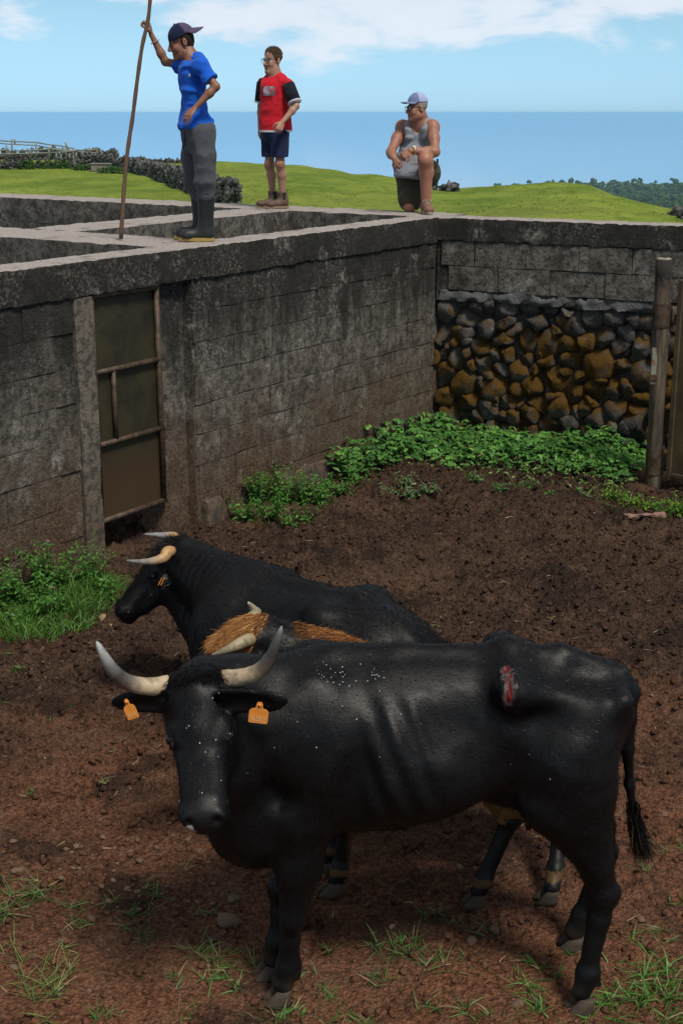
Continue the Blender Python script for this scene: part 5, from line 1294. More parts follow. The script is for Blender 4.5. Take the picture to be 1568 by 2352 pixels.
# ---- the boy in blue with the pole
def boy_blue():
    Yb = 10.5; t = tag(empty('person', V(-1.05, Yb, TOP)), 'person in blue t-shirt, backward cap and rubber boots, holding a long pole', 'person', 'people on the walls')
    H = Head(P(417, 97, Yb), V(-0.95, -0.28, -0.26), 0.93)
    ls, le, lw = P(461, 152, 10.37), P(496, 199, 10.32), P(447, 249, 10.27)
    rs, re, rw = P(416, 150, 10.62), P(380, 142, 10.68), P(347, 78, 10.66)
    nb = P(441, 138, Yb); hip = P(456, 290, Yb)
    lh, lk, la = P(463, 305, 10.42), P(471, 390, 10.40), P(474, 520, 10.42); rh, rk, ra = P(448, 305, 10.58), P(444, 392, 10.58), P(463, 518, 10.60)
    pts = [H.q(0, 0, 0.15), ls, le, lw, rs, re, rw, P(335, 35, 10.7), la, ra, P(425, 553, 10.4)]
    S = grid_for(pts, 0.16, 0.005); H.sculpt(S)
    S.cap(H.q(0, -0.042, -0.045), nb, 0.036, 0.040, 0.015); H.under(S); S.cap(nb, hip, 0.06, 0.075, 0.05); S.cap(ls, rs, 0.04, 0.04, 0.04)
    for a_, b_, c_ in ((ls, le, lw), (rs, re, rw)): S.cap(a_, b_, 0.033, 0.028, 0.02); S.cap(b_, b_ * 0.7 + c_ * 0.3, 0.028, 0.030, 0.02); S.cap(b_ * 0.7 + c_ * 0.3, c_, 0.030, 0.018, 0.02)
    hand(S, lw, P(430, 268, 10.22) - lw, V(0.6, 0.75, 0.1), 0.92, 0.42, 0.5, 0.05, side=-1)
    hand(S, rw, P(341, 52, 10.65) - rw, V(-1, 0.15, -0.15), 0.95, 0.95, 0.8, 0.0, side=1)
    for h_, k_, a_ in ((lh, lk, V(-1.02, 10.45, TOP + 0.10)), (rh, rk, V(-1.06, 10.63, TOP + 0.10))): S.cap(h_, k_, 0.055, 0.04, 0.03); S.cap(k_, a_, 0.036, 0.026, 0.02)
    v, f = S.mesh(1); col = np.repeat(SK1[None], len(v), 0); H.paint(v, col, V(0.02, 0.012, 0.008), V(0.24, 0.075, 0.05), False)
    child('body', mesh_np('body', v, f, SKIN, True, col), t)
    # hair under the cap, cap worn backwards
    Sh = grid_for([H.C - 0.13, H.C + 0.15], 0.0, 0.005); Sh.ell(H.q(0, -0.012, 0.032), H.k * V(0.0765, 0.095, 0.086), H.ax, 0.01); Sh.cap(H.q(0, -0.055, -0.01), H.q(0, -0.048, -0.045), 0.042, 0.034, 0.02)
    Sh.half(H.q(0, 0.02, -0.01), H.f * 0.9 + H.u * 0.1, 0.01); Sh.half(H.q(0, 0, -0.06), -H.u, 0.01); finish('hair', Sh, HAIRD, t)
    hat = cap_hat(t, H, [CAPN, CAPP, CAPP], -H.f, tilt=0.30, brim_len=0.080, scale=1.05, droop=0.42)
    # t-shirt
    S = grid_for([P(405, 125, Yb), P(500, 300, Yb), V(-1.1, 10.2, 2.6), V(-1.1, 10.85, 2.6)], 0.1, 0.006)
    S.ell(P(443, 172, Yb), V(0.092, 0.140, 0.13), None, 0.03); S.ell(P(443, 215, Yb), V(0.078, 0.125, 0.17), None, 0.05); S.ell(P(447, 262, Yb), V(0.092, 0.130, 0.12), None, 0.05); S.ell(P(452, 290, Yb), V(0.130, 0.152, 0.09), None, 0.04)
    S.cap(P(455, 142, 10.45), ls, 0.046, 0.053, 0.04); S.cap(P(428, 147, 10.56), rs, 0.042, 0.048, 0.04); S.cap(P(455, 138, 10.5), P(436, 146, 10.5), 0.050, 0.046, 0.03)
    S.cap(ls, ls * 0.30 + le * 0.70, 0.052, 0.055, 0.03); S.cap(rs, rs * 0.70 + re * 0.30, 0.047, 0.046, 0.03)
    e = unit(le - ls); S.half(ls * 0.34 + le * 0.66, unit(e * 0.9 + V(0.25, 0, -0.2)), 0.004) if False else None
    # hem slopes with the lifted side; sleeves cut square
    X, Y_, Z = S.ax[0][:, None, None], S.ax[1][None, :, None], S.ax[2][None, None, :]
    hz = P(450, 290, Yb)[2]
    hemz = hz + (X - P(450, 290, Yb)[0]) * 0.20 + 0.014 * np.sin(X * 42 + Y_ * 23)
    S.d = np.maximum(S.d, (hemz - Z).astype(np.float32))
    for a_, b_, sh in ((ls, le, 0.66), (rs, re, 0.27)):
        c = a_ + (b_ - a_) * sh; n = unit(b_ - a_); pr = ((X - c[0]) * n[0] + (Y_ - c[1]) * n[1] + (Z - c[2]) * n[2]); near = ((X - c[0]) ** 2 + (Y_ - c[1]) ** 2 + (Z - c[2]) ** 2) < 0.12 ** 2
        S.d = np.where(near, np.maximum(S.d, pr.astype(np.float32)), S.d)
    S.cap(H.q(0, -0.03, -0.10), nb + V(0, 0, 0.02), 0.044, 0.046, 0.01, mode='sub')
    folds(S, 0.016, (6, 6, 12), 3)
    v, f = S.mesh(1); shirt = child('t_shirt', mesh_np('t_shirt', v, f, BLUE, True), t)
    patch('emblem', material('pale_emblem', (0.6, 0.58, 0.5), 0.8), shirt, v, f, P(430, 171, 10.3), V(1, 0, 0), ZUP, 0.012, 0.022, V(0.2, 1, -0.05))
    # trousers
    S = grid_for([P(410, 280, Yb), P(500, 445, Yb), V(-1.0, 10.25, 2.5), V(-1.0, 10.8, 2.5)], 0.08, 0.006)
    S.ell(P(457, 300, Yb), V(0.118, 0.135, 0.13), None, 0.04); S.cap(P(455, 285, Yb), P(456, 320, Yb), 0.105, 0.108, 0.04)
    S.cap(lh, P(470, 360, 10.4), 0.086, 0.070, 0.04); S.cap(P(470, 360, 10.4), P(469, 418, 10.40), 0.070, 0.073, 0.03); S.cap(P(469, 418, 10.40), P(472, 448, 10.41), 0.071, 0.055, 0.02)
    S.cap(rh, P(441, 362, 10.58), 0.082, 0.068, 0.03); S.cap(P(441, 362, 10.58), P(446, 418, 10.58), 0.068, 0.066, 0.02); S.cap(P(446, 418, 10.58), P(455, 448, 10.59), 0.072, 0.055, 0.02)
    S.half(P(455, 281, Yb), V(0.12, 0, 1), 0.006)
    folds(S, 0.015, (9, 9, 4.5), 7)
    tr = finish('trousers', S, GREY, t)
    mb = MB(); mb.add(*tube([P(424, 296, 10.40), P(425, 315, 10.385), P(424, 336, 10.39)], [0.005, 0.005, 0.004], 5)); child('drawstring', mb.build('drawstring', material('cord', (0.02, 0.022, 0.03), 0.9), True), tr)
    # rubber boots
    for nm, kx, (Y_, dx) in (('near', 0, (10.43, 0)), ('far', 1, (10.62, -12))):
        top, an = P(473 + dx * 1.3, 441, Y_), V(0, 0, 0); base = G(474 + dx, 553, TOP); gx, gy = (P(474, 552, 10.46)[0], 10.46) if kx == 0 else (P(462, 552, 10.64)[0], 10.64)
        f0 = V(gx, gy, TOP)
        S = grid_for([f0 + V(-0.24, -0.12, -0.02), f0 + V(0.14, 0.12, 0.46)], 0.02, 0.006)
        tpz = top; S.cap(tpz, f0 + V(0.0, 0, 0.13), 0.068, 0.056, 0.02); S.cap(f0 + V(0.0, 0, 0.13), f0 + V(0.005, 0, 0.065), 0.056, 0.052, 0.02); S.cap(f0 + V(0.01, 0, 0.06), f0 + V(-0.135, -0.02, 0.045), 0.050, 0.040, 0.04, (V(0, 1, 0), 0.95)); S.ell(f0 + V(-0.14, -0.02, 0.05), V(0.055, 0.046, 0.036), None, 0.03)
        S.half(tpz + V(0, 0, 0.0), V(0, 0, 1), 0.004); S.half(f0 + V(0, 0, 0.022), V(0, 0, -1), 0.004)
        S.cap(f0 + V(-0.02, 0, 0.15), f0 + V(0.03, 0, 0.15), 0.002, 0.002, 0.001) if False else None
        bt = finish('rubber_boot', S, RUBBER, t)
        mb = MB(); ring = []
        th = np.arange(20) * 2 * math.pi / 20
        ox = np.where(np.cos(th) < 0, np.cos(th) * 0.205, np.cos(th) * 0.062); oy = np.sin(th) * (0.050 - 0.006 * np.cos(th) ** 2)
        for z in (0.0, 0.012, 0.026): ring.append(f0 + np.stack([ox * (1 if z < 0.02 else 0.985), oy + np.clip(ox, -1, 0) * 0.13, np.full(20, z + 0.003 + (0.006 * (np.arange(20) % 2) if z == 0 else 0))], 1))
        vs = np.concatenate(ring); fs = [(i * 20 + j, i * 20 + (j + 1) % 20, (i + 1) * 20 + (j + 1) % 20, (i + 1) * 20 + j) for i in range(2) for j in range(20)] + [tuple(range(20))[::-1], tuple(range(40, 60))]
        child('sole', mb.add(vs, fs).build('sole', YSOLE), bt)
        rim = [tpz + V(math.cos(a) * 0.069, math.sin(a) * 0.069, -0.006) for a in np.linspace(0, 2 * math.pi, 17)]; child('rim', MB().add(*tube(rim, [0.006] * 17, 5)).build('rim', RUBBER, True), bt)
    # wrist band
    c = rw * 0.72 + re * 0.28; a_, b_, _ = frame_of(re - rw); ring = [c + 0.0335 * (math.cos(x) * a_ + math.sin(x) * b_) for x in np.linspace(0, 2 * math.pi, 15)]
    child('bracelet', MB().add(*tube(ring, [0.004] * 15, 5)).build('bracelet', material('pale_band', (0.45, 0.28, 0.25), 0.7), True), t)
    # the pole
    pp = [(347.5, -25), (345, 0), (340, 47), (327, 105), (316, 180), (306, 261), (297, 320), (290, 375), (284, 450), (278, 549)]
    pl = []
    for i, (x, y) in enumerate(pp): pl.append(P(x, y, 10.64 + (0.01 if i > 3 else 0)))
    pl[-1] = G(278, 549, TOP + 0.006); n = len(pl)
    Yl = np.linspace(10.62, pl[-1][1], n); pl = [P(x, y, Yl[i]) for i, (x, y) in enumerate(pp)]
    cp = catmull(pl, 40); rr = 0.0135 + 0.003 * np.linspace(0, 1, 40) + 0.0012 * np.sin(np.arange(40) * 1.7)
    po = link('pole', None); bpy.data.objects.remove(po)
    me = MB().add(*tube(cp - V(pl[-1][0], pl[-1][1], TOP), rr, 9)).build('pole', POLE, True)
    tag(link('pole', me, None, (pl[-1][0], pl[-1][1], TOP)), 'long crooked bare wooden pole resting on the cross wall', 'pole')
boy_blue()

# ---- the boy in red with spectacles
def boy_red():
    Yb = 14.2; t = tag(empty('person', V(-0.65, Yb, TOP)), 'person in red t-shirt with dark sleeves, navy shorts and spectacles', 'person', 'people on the walls')
    H = Head(P(626, 139, Yb), V(-0.70, -0.71, -0.03), 1.0)
    ls, le, lw = P(662, 195, 14.10), P(680, 244, 14.02), P(648, 281, 13.92); rs, re, rw = P(604, 190, 14.32), P(599, 243, 14.36), P(597, 292, 14.28)
    nb = P(630, 172, Yb); hip = P(633, 300, Yb)
    lh, lk, la = P(643, 310, 14.15), P(643, 376, 14.10), P(648, 452, 14.16); rh, rk, ra = P(620, 310, 14.26), P(619, 378, 14.22), P(626, 450, 14.26)
    S = grid_for([H.q(0, 0, 0.15), ls, le, lw, rs, re, rw, la, ra], 0.14, 0.0055); H.sculpt(S, 1.0, 0.006)
    S.cap(H.q(0, -0.034, -0.05), nb, 0.039, 0.045, 0.015); H.under(S); S.cap(nb, hip, 0.07, 0.09, 0.05); S.cap(ls, rs, 0.04, 0.04, 0.05)
    for a_, b_, c_ in ((ls, le, lw), (rs, re, rw)): S.cap(a_, b_, 0.035, 0.031, 0.03); S.cap(b_, b_ * 0.7 + c_ * 0.3, 0.031, 0.033, 0.02); S.cap(b_ * 0.7 + c_ * 0.3, c_, 0.033, 0.022, 0.02)
    hand(S, lw, P(640, 299, 13.88) - lw, V(-0.2, 0.9, 0), 1.0, 0.75, 0.6, 0.02, side=-1); hand(S, rw, P(599, 314, 14.22) - rw, V(0.5, 0.6, 0), 1.0, 0.35, 0.5, 0.03, side=1)
    for h_, k_, a_ in ((lh, lk, la), (rh, rk, ra)):
        S.cap(h_, k_, 0.062, 0.044, 0.03); S.ell(k_ + V(-0.01, -0.012, 0), V(0.041, 0.041, 0.048), None, 0.02); cf = k_ * 0.66 + a_ * 0.34 + V(0.008, 0.012, 0); S.cap(k_, cf, 0.040, 0.043, 0.03); S.cap(cf, a_, 0.042, 0.030, 0.03)
    v, f = S.mesh(1); col = np.repeat(SK2[None], len(v), 0); H.paint(v, col, V(0.06, 0.035, 0.02), V(0.34, 0.10, 0.08))
    kn = (np.linalg.norm(v - lk, axis=1) < 0.06) | (np.linalg.norm(v - rk, axis=1) < 0.06); col[kn] *= V(0.95, 0.82, 0.8)
    child('body', mesh_np('body', v, f, SKIN, True, col), t)
    Sh = grid_for([H.C - 0.13, H.C + 0.17], 0.0, 0.005); Sh.ell(H.q(0, -0.014, 0.042), H.k * V(0.079, 0.098, 0.088), H.ax, 0.01); Sh.half(H.q(0, 0.058, 0.065), H.f * 0.9 - H.u * 0.42, 0.012)
    Sh.cap(H.q(-0.09, 0.10, -0.02), H.q(0.09, 0.10, -0.02), 0.075, 0.075, 0.01, mode='sub'); Sh.half(H.q(0, 0, -0.045), -H.u + H.f * 0.25, 0.01); Sh.rough(lambda p: vnoise(p * np.array((60, 60, 30), np.float32), 1.0, 2) * 0.004)
    hv, hf = Sh.mesh(1); ho = child('hair', mesh_np('hair', hv, hf, HAIRB, True), t)
    rt, nrm = pick(hv, hf, (hv - H.C) @ H.u > 0.05 * H.k, 1400, 50); dv = nrm * 0.8 + H.u * 0.6
    child('hair_tips', strands(rt, dv / np.linalg.norm(dv, axis=1)[:, None], 0.011, 0.003, np.repeat(V(0.07, 0.043, 0.025)[None], len(rt), 0), 51, 0.4, 2), ho)
    glasses(t, H)
    X0 = P(633, 240, Yb)
    S = grid_for([P(590, 165, Yb), P(688, 305, Yb), X0 + V(0, -0.3, 0), X0 + V(0, 0.3, 0)], 0.05, 0.0065)
    S.ell(P(632, 208, Yb), V(0.132, 0.110, 0.155), None, 0.03); S.cap(P(632, 205, Yb), P(633, 300, Yb), 0.136, 0.156, 0.05, (V(0, 1, 0), 0.84))
    S.cap(P(641, 180, 14.17), ls, 0.050, 0.050, 0.03); S.cap(P(622, 178, 14.24), rs, 0.048, 0.046, 0.03)
    X, Y_, Z = S.ax[0][:, None, None], S.ax[1][None, :, None], S.ax[2][None, None, :]; hz = P(633, 300, Yb)[2]; S.d = np.maximum(S.d, (hz - Z + 0 * X + 0 * Y_).astype(np.float32))
    S.cap(H.q(0, -0.03, -0.10), nb + V(0, -0.01, 0.02), 0.052, 0.056, 0.01, mode='sub'); folds(S, 0.013, (6, 6, 8), 13)
    v, f = S.mesh(1); shirt = child('t_shirt', mesh_np('t_shirt', v, f, RED, True), t)
    def m_print(g, b):
        p = g.pos(); n = g.noise(p, 26, 4, 0.6); n2 = g.noise(p, 11, 2, 0.5); c = g.mix(g.ramp(n2, 0.42, 0.58), (0.50, 0.44, 0.50), (0.10, 0.09, 0.11)); c = g.mix(g.ramp(n, 0.5, 0.62, 0, 0.8), c, (0.42, 0.06, 0.07)); g.put(b.inputs['Base Color'], c)
    pr = patch('chest_print', material('faded_print', fn=m_print), shirt, v, f, P(614, 207.5, 14.0), V(0.985, -0.17, 0), ZUP, 0.125, 0.088, V(0.15, 1, -0.06)); tag(pr, 'faded grey and red picture print on the chest')
    hem = [p for p in []]; nrmz = vnormals(v, f)
    lowr = v[np.abs(v[:, 2] - hz - 0.012) < 0.006]; ctr = lowr.mean(0); an = np.arctan2(lowr[:, 1] - ctr[1], lowr[:, 0] - ctr[0]); ring = []
    for a in np.linspace(-math.pi, math.pi, 25)[:-1]:
        m = np.abs(np.angle(np.exp(1j * (an - a)))) < 0.2; rd = np.linalg.norm((lowr[m] - ctr)[:, :2], axis=1).max() if m.any() else 0.13; ring.append((ctr[0] + rd * math.cos(a), ctr[1] + rd * math.sin(a)))
    vs = [(x, y, hz + dz) for dz in (-0.014, 0.006) for x, y in ring] ; vs = [V(ctr[0] + (x - ctr[0]) * 1.015, ctr[1] + (y - ctr[1]) * 1.015, z) for x, y, z in vs]
    child('hem', MB().add(vs, [(i, (i + 1) % 24, 24 + (i + 1) % 24, 24 + i) for i in range(24)]).build('hem', WHITE, True), shirt)
    for a_, b_ in ((ls, le), (rs, re)):
        e = unit(b_ - a_); p0, p1 = a_ + e * 0.005, a_ + (b_ - a_) * 0.80
        child('sleeve', MB().add(*tube([a_ - e * 0.04, p0, (p0 + p1) / 2, p1], [0.034, 0.064, 0.066, 0.067], 16)).build('sleeve', DARKN, True), shirt)
        child('cuff', MB().add(*tube([p1 - e * 0.004, p1 + e * 0.012], [0.069, 0.069], 16)).build('cuff', WHITE, True), shirt)
    S = grid_for([P(600, 290, Yb), P(662, 360, Yb), X0 + V(0, -0.2, -0.3), X0 + V(0, 0.2, -0.3)], 0.05, 0.0065); S.ell(P(632, 305, Yb), V(0.14, 0.125, 0.12), None, 0.04)
    S.cap(lh, P(642, 372, 14.11), 0.092, 0.085, 0.03); S.cap(rh, P(619, 372, 14.23), 0.090, 0.080, 0.03); S.half(P(630, 359.5, Yb), V(0, 0, -1), 0.004); folds(S, 0.006, (8, 8, 5), 17); finish('shorts', S, NAVY, t)
    for (ax_, hx) in ((la, G(640, 475, TOP)), (ra, G(618, 475, TOP))):
        f0 = V(ax_[0] + 0.012, ax_[1], TOP); fw = unit(V(-0.86, -0.5, 0)); sdv = V(-fw[1], fw[0], 0)
        S = grid_for([f0 + V(-0.24, -0.2, 0), f0 + V(0.12, 0.14, 0.24)], 0.02, 0.006); S.cap(ax_ + V(0, 0, 0.045), f0 + V(0, 0, 0.07), 0.050, 0.050, 0.02); S.cap(f0 + V(0, 0, 0.055), f0 + fw * 0.14 + V(0, 0, 0.04), 0.047, 0.036, 0.03); S.ell(f0 + fw * 0.15 + V(0, 0, 0.045), V(0.05, 0.045, 0.030), None, 0.02)
        S.half(ax_ + V(0, 0, 0.05), V(0, 0, 1), 0.004); S.half(f0 + V(0, 0, 0.02), V(0, 0, -1), 0.003); S.cap(ax_ + V(0, 0, 0.03), ax_ + V(0, 0, 0.10), 0.040, 0.042, 0.004, mode='sub'); bt = finish('ankle_boot', S, LEATH, t)
        th = np.arange(18) * 2 * math.pi / 18; lx = np.where(np.cos(th) > 0, np.cos(th) * 0.205, np.cos(th) * 0.058); ly = np.sin(th) * 0.047
        vs = np.concatenate([f0 + lx[:, None] * fw + ly[:, None] * sdv + ZUP * z for z in (0.004, 0.024)]); child('sole', MB().add(vs, [(j, (j + 1) % 18, 18 + (j + 1) % 18, 18 + j) for j in range(18)] + [tuple(range(18))[::-1], tuple(range(18, 36))]).build('sole', TANS), bt)
        g0 = ax_ + V(0.02, -0.047, 0.045); child('elastic_gusset', MB().add([g0 + V(-0.018, -0.004, 0), g0 + V(0.022, 0.0, 0), g0 + V(0.014, -0.004, -0.075), g0 + V(-0.008, -0.007, -0.075)], [(0, 1, 2, 3)]).build('elastic_gusset', ELAST), bt)
        child('pull_tab', MB().add(*tube([ax_ + fw * -0.05 + V(0, 0, 0.03), ax_ + fw * -0.056 + V(0, 0, 0.075)], [0.010, 0.008], 6, 0.4)).build('pull_tab', ELAST), bt)
boy_red()

# ---- the kneeling man in the vest
def man():
    t = tag(empty('person', V(0.72, 13.6, TOP)), 'person kneeling on one knee in a grey vest, pale blue cap and gold watch', 'person', 'people on the walls')
    H = Head(P(957, 248, 13.62), V(-0.90, -0.42, -0.05), 1.0)
    ls, le, lw = P(993, 292, 13.60), P(999, 349, 13.42), P(941, 346, 13.34); rs, re, rw = P(924, 292, 13.78), P(897, 350, 13.55), P(905, 364, 13.36)
    nb = P(963, 283, 13.70); hip = P(953, 408, 13.82)
    lh, lk, la = P(990, 398, 13.80), P(976, 368, 13.37), P(978, 458, 13.44); rh, rk, ra = P(938, 408, 13.80), V(*P(940, 482, 13.62)), V(0.70, 14.08, TOP + 0.08)
    rk[2] = TOP + 0.055
    S = grid_for([H.q(0, 0, 0.14), ls, le, lw, rs, re, rw, lk, la, rk, ra, hip], 0.16, 0.0055); H.sculpt(S, 1.12, 0.008)
    S.cap(H.q(0, -0.03, -0.06), nb, 0.062, 0.072, 0.03); S.cap(H.q(0, 0.02, -0.09), nb + V(-0.02, -0.04, -0.02), 0.045, 0.05, 0.03); S.cap(nb, P(955, 340, 13.76), 0.09, 0.125, 0.06); S.cap(P(955, 340, 13.76), hip, 0.13, 0.14, 0.06); S.cap(ls, rs, 0.055, 0.055, 0.05); S.ell(P(952, 312, 13.73), V(0.11, 0.075, 0.09), None, 0.05)
    for a_, b_, c_ in ((ls, le, lw), (rs, re, rw)):
        S.ell(a_, V(0.060, 0.060, 0.066), None, 0.04); S.cap(a_, a_ * 0.55 + b_ * 0.45, 0.053, 0.051, 0.04); S.cap(a_ * 0.55 + b_ * 0.45, b_, 0.051, 0.042, 0.04); S.cap(b_, b_ * 0.7 + c_ * 0.3, 0.043, 0.044, 0.03); S.cap(b_ * 0.7 + c_ * 0.3, c_, 0.044, 0.028, 0.03)
    hand(S, lw, P(911, 369, 13.30) - lw, V(-0.6, 0.5, -0.75), 1.0, 0.85, 0.3, 0.03, side=1); hand(S, rw, P(913, 377, 13.30) - rw, V(0.5, 0.25, -0.3), 1.0, 0.80, 0.3, 0.03, side=-1)
    S.cap(lh, lk, 0.085, 0.066, 0.04); S.ell(lk, V(0.064, 0.066, 0.068), None, 0.03); cf = lk * 0.70 + la * 0.30 + V(0.01, 0.035, 0); S.cap(lk, cf, 0.058, 0.066, 0.03); S.cap(cf, la, 0.064, 0.042, 0.04); S.cap(lk, la, 0.05, 0.038, 0.03)
    S.cap(rh, rk, 0.09, 0.062, 0.04); S.cap(rk, ra, 0.058, 0.045, 0.03)
    S.half(V(0, 0, TOP + 0.006), V(0, 0, -1), 0.004)
    v, f = S.mesh(1); col = np.repeat(SK3[None], len(v), 0); H.paint(v, col, V(0.12, 0.10, 0.09), V(0.30, 0.085, 0.06))
    leg = (v[:, 2] < lk[2] + 0.06) & (np.linalg.norm(v - lk, axis=1) < 0.5) & (v[:, 1] < 13.62); col[leg] *= V(1.15, 1.12, 1.1)
    child('body', mesh_np('body', v, f, SKIN, True, col), t)
    Sh = grid_for([H.C - 0.13, H.C + 0.16], 0.0, 0.005); Sh.ell(H.q(0, -0.014, 0.036), H.k * V(0.077, 0.096, 0.086), H.ax, 0.01); Sh.half(H.q(0, 0.018, 0), H.f, 0.01); Sh.half(H.q(0, 0, -0.035), -H.u - H.f * 0.15, 0.01); finish('hair', Sh, HAIRG, t)
    hat = cap_hat(t, H, [CAPW, CAPB, CAPB], H.f, tilt=0.03, brim_len=0.078, lift=0.006)
    glasses(t, H)
    # vest
    S = grid_for([P(900, 278, 13.7), P(1010, 415, 13.7), V(0.7, 13.3, 2.6), V(0.7, 14.1, 2.6)], 0.07, 0.0065)
    S.ell(P(957, 322, 13.74), V(0.152, 0.132, 0.16), None, 0.04); S.ell(P(952, 365, 13.72), V(0.172, 0.150, 0.16), None, 0.06); S.ell(P(946, 392, 13.72), V(0.168, 0.165, 0.12), None, 0.05); S.ell(P(936, 402, 13.66), V(0.12, 0.12, 0.09), None, 0.05)
    for pts_ in ([P(974, 316, 13.60), P(978, 297, 13.58), P(983, 283, 13.63), P(983, 281, 13.72), P(978, 300, 13.84)], [P(938, 316, 13.62), P(937, 300, 13.63), P(938, 287, 13.72), P(941, 286, 13.80), P(945, 300, 13.90)]):
        S.chain(pts_, [0.030, 0.034, 0.032, 0.032, 0.045], 0.03)
    for a_, b_ in ((ls, le), (rs, re)): S.cap(a_ + V(0, 0, 0.01), a_ * 0.55 + b_ * 0.45, 0.060, 0.060, 0.008, mode='sub')
    S.half(P(945, 408, 13.6), V(-0.1, -0.12, -1), 0.005); folds(S, 0.013, (6, 6, 11), 23); ve = finish('vest', S, VEST, t)
    # shorts: one thigh down to the knee on the wall, one raised
    S = grid_for([P(905, 390, 13.7), P(1012, 490, 13.7), V(0.7, 13.3, 2.2), V(0.7, 14.05, 2.6)], 0.09, 0.0065)
    S.ell(P(958, 408, 13.84), V(0.18, 0.15, 0.13), None, 0.05); S.cap(rh, rk + V(0.01, 0.03, 0.06), 0.125, 0.112, 0.04); S.cap(lh + V(-0.02, 0, 0), lh * 0.35 + lk * 0.65 + V(0.015, 0, -0.04), 0.115, 0.088, 0.04); S.ell(P(994, 397, 13.75), V(0.05, 0.10, 0.08), None, 0.04)
    S.half(V(0, 0, TOP + 0.02), V(0, 0, -1), 0.004); c = lh * 0.33 + lk * 0.67; n = unit(lk - lh); X, Y_, Z = S.ax[0][:, None, None], S.ax[1][None, :, None], S.ax[2][None, None, :]
    pr = (X - c[0]) * n[0] + (Y_ - c[1]) * n[1] + (Z - c[2]) * n[2]; nearm = ((X - c[0]) ** 2 + (Y_ - c[1]) ** 2 + (Z - c[2]) ** 2) < 0.17 ** 2; S.d = np.where(nearm, np.maximum(S.d, pr.astype(np.float32)), S.d)
    S.cap(rk + V(0, -0.08, -0.02), rk + V(0, 0.1, -0.03), 0.052, 0.05, 0.01, mode='sub')
    folds(S, 0.012, (11, 11, 6), 29); sh = finish('shorts', S, OLIVE, t)
    child('phone_pouch', MB().add(box_v(P(1004, 380, 13.70), 0.018, 0.06, 0.13), BOXF).build('phone_pouch', material('blue_black_pouch', (0.015, 0.02, 0.035), 0.6), bevel=0.006), sh)
    # watch
    c = lw * 0.86 + le * 0.14; a_, b_, d_ = frame_of(le - lw); ring = [c + 0.037 * (math.cos(x) * a_ + math.sin(x) * b_) for x in np.linspace(0, 2 * math.pi, 17)]
    wt = child('wrist_watch', MB().add(*tube(ring, [0.008] * 17, 6, 1.0)).build('wrist_watch', GOLD, True), t); tw = unit(V(0, -0.55, 0.83)); tw = unit(tw - d_ * (tw @ d_))
    child('dial', MB().add(*tube([c + tw * 0.036, c + tw * 0.047], [0.020, 0.018], 14)).build('dial', DIAL, False), wt)
    ck = [H.q(-0.045, -0.005, -0.115), P(948, 292, 13.60), P(957, 306, 13.585), P(966, 296, 13.60), H.q(0.05, -0.02, -0.115)]; child('neck_chain', MB().add(*tube(catmull(ck, 20), [0.0022] * 20, 4)).build('neck_chain', GOLD, True), t)
    # shoe of the standing foot
    f0 = V(la[0], la[1], TOP); fw = unit(V(0.10, -1, 0)); sdv = V(-fw[1], fw[0], 0); S = grid_for([f0 + V(-0.1, -0.28, 0), f0 + V(0.1, 0.12, 0.18)], 0.03, 0.0055)
    S.cap(f0 + V(0, 0.01, 0.10), f0 + V(0, 0, 0.055), 0.047, 0.048, 0.02); S.cap(f0 + V(0, 0, 0.06), f0 + fw * 0.17 + V(0, 0, 0.045), 0.047, 0.042, 0.03, (sdv, 1.0)); S.ell(f0 + fw * 0.18 + V(0, 0, 0.045), V(0.05, 0.055, 0.032), None, 0.02); S.half(f0 + V(0, 0, 0.115), V(0, 0.25, 1), 0.004); S.half(f0 + V(0, 0, 0.022), V(0, 0, -1), 0.003); bt = finish('shoe', S, material('tan_suede', (0.19, 0.10, 0.07), 0.85), t)
    th = np.arange(18) * 2 * math.pi / 18; lx = np.where(np.cos(th) > 0, np.cos(th) * 0.245, np.cos(th) * 0.062); ly = np.sin(th) * 0.052
    vs = np.concatenate([f0 + lx[:, None] * fw + ly[:, None] * sdv + ZUP * z for z in (0.004, 0.030)]); child('sole', MB().add(vs, [(j, (j + 1) % 18, 18 + (j + 1) % 18, 18 + j) for j in range(18)] + [tuple(range(18))[::-1], tuple(range(18, 36))]).build('sole', material('cream_sole', (0.34, 0.26, 0.19), 0.8)), bt)
    mb = MB()
    for i in range(5): p = f0 + fw * (0.055 + 0.022 * i) + V(0, 0, 0.113 - 0.010 * i); mb.add(*tube([p - sdv * 0.032 - ZUP * 0.012, p, p + sdv * 0.032 - ZUP * 0.012], [0.0042] * 3, 5))
    for s_ in (-1, 1): p = f0 + fw * 0.05 + V(0, 0, 0.122); mb.add(*tube([p, p + sdv * s_ * 0.03 + V(0, -0.01, 0.006), p + sdv * s_ * 0.042 + V(0, -0.02, -0.02)], [0.004] * 3, 5))
    child('laces', mb.build('laces', LACE, True), bt)
    S = grid_for([ra - 0.12, ra + 0.12], 0.1, 0.007); S.cap(ra + V(0, 0.02, 0), ra + V(0, 0.10, -0.03), 0.05, 0.04, 0.02); S.half(V(0, 0, TOP + 0.005), V(0, 0, -1), 0.003); finish('shoe', S, material('tan_suede'), t)
man()
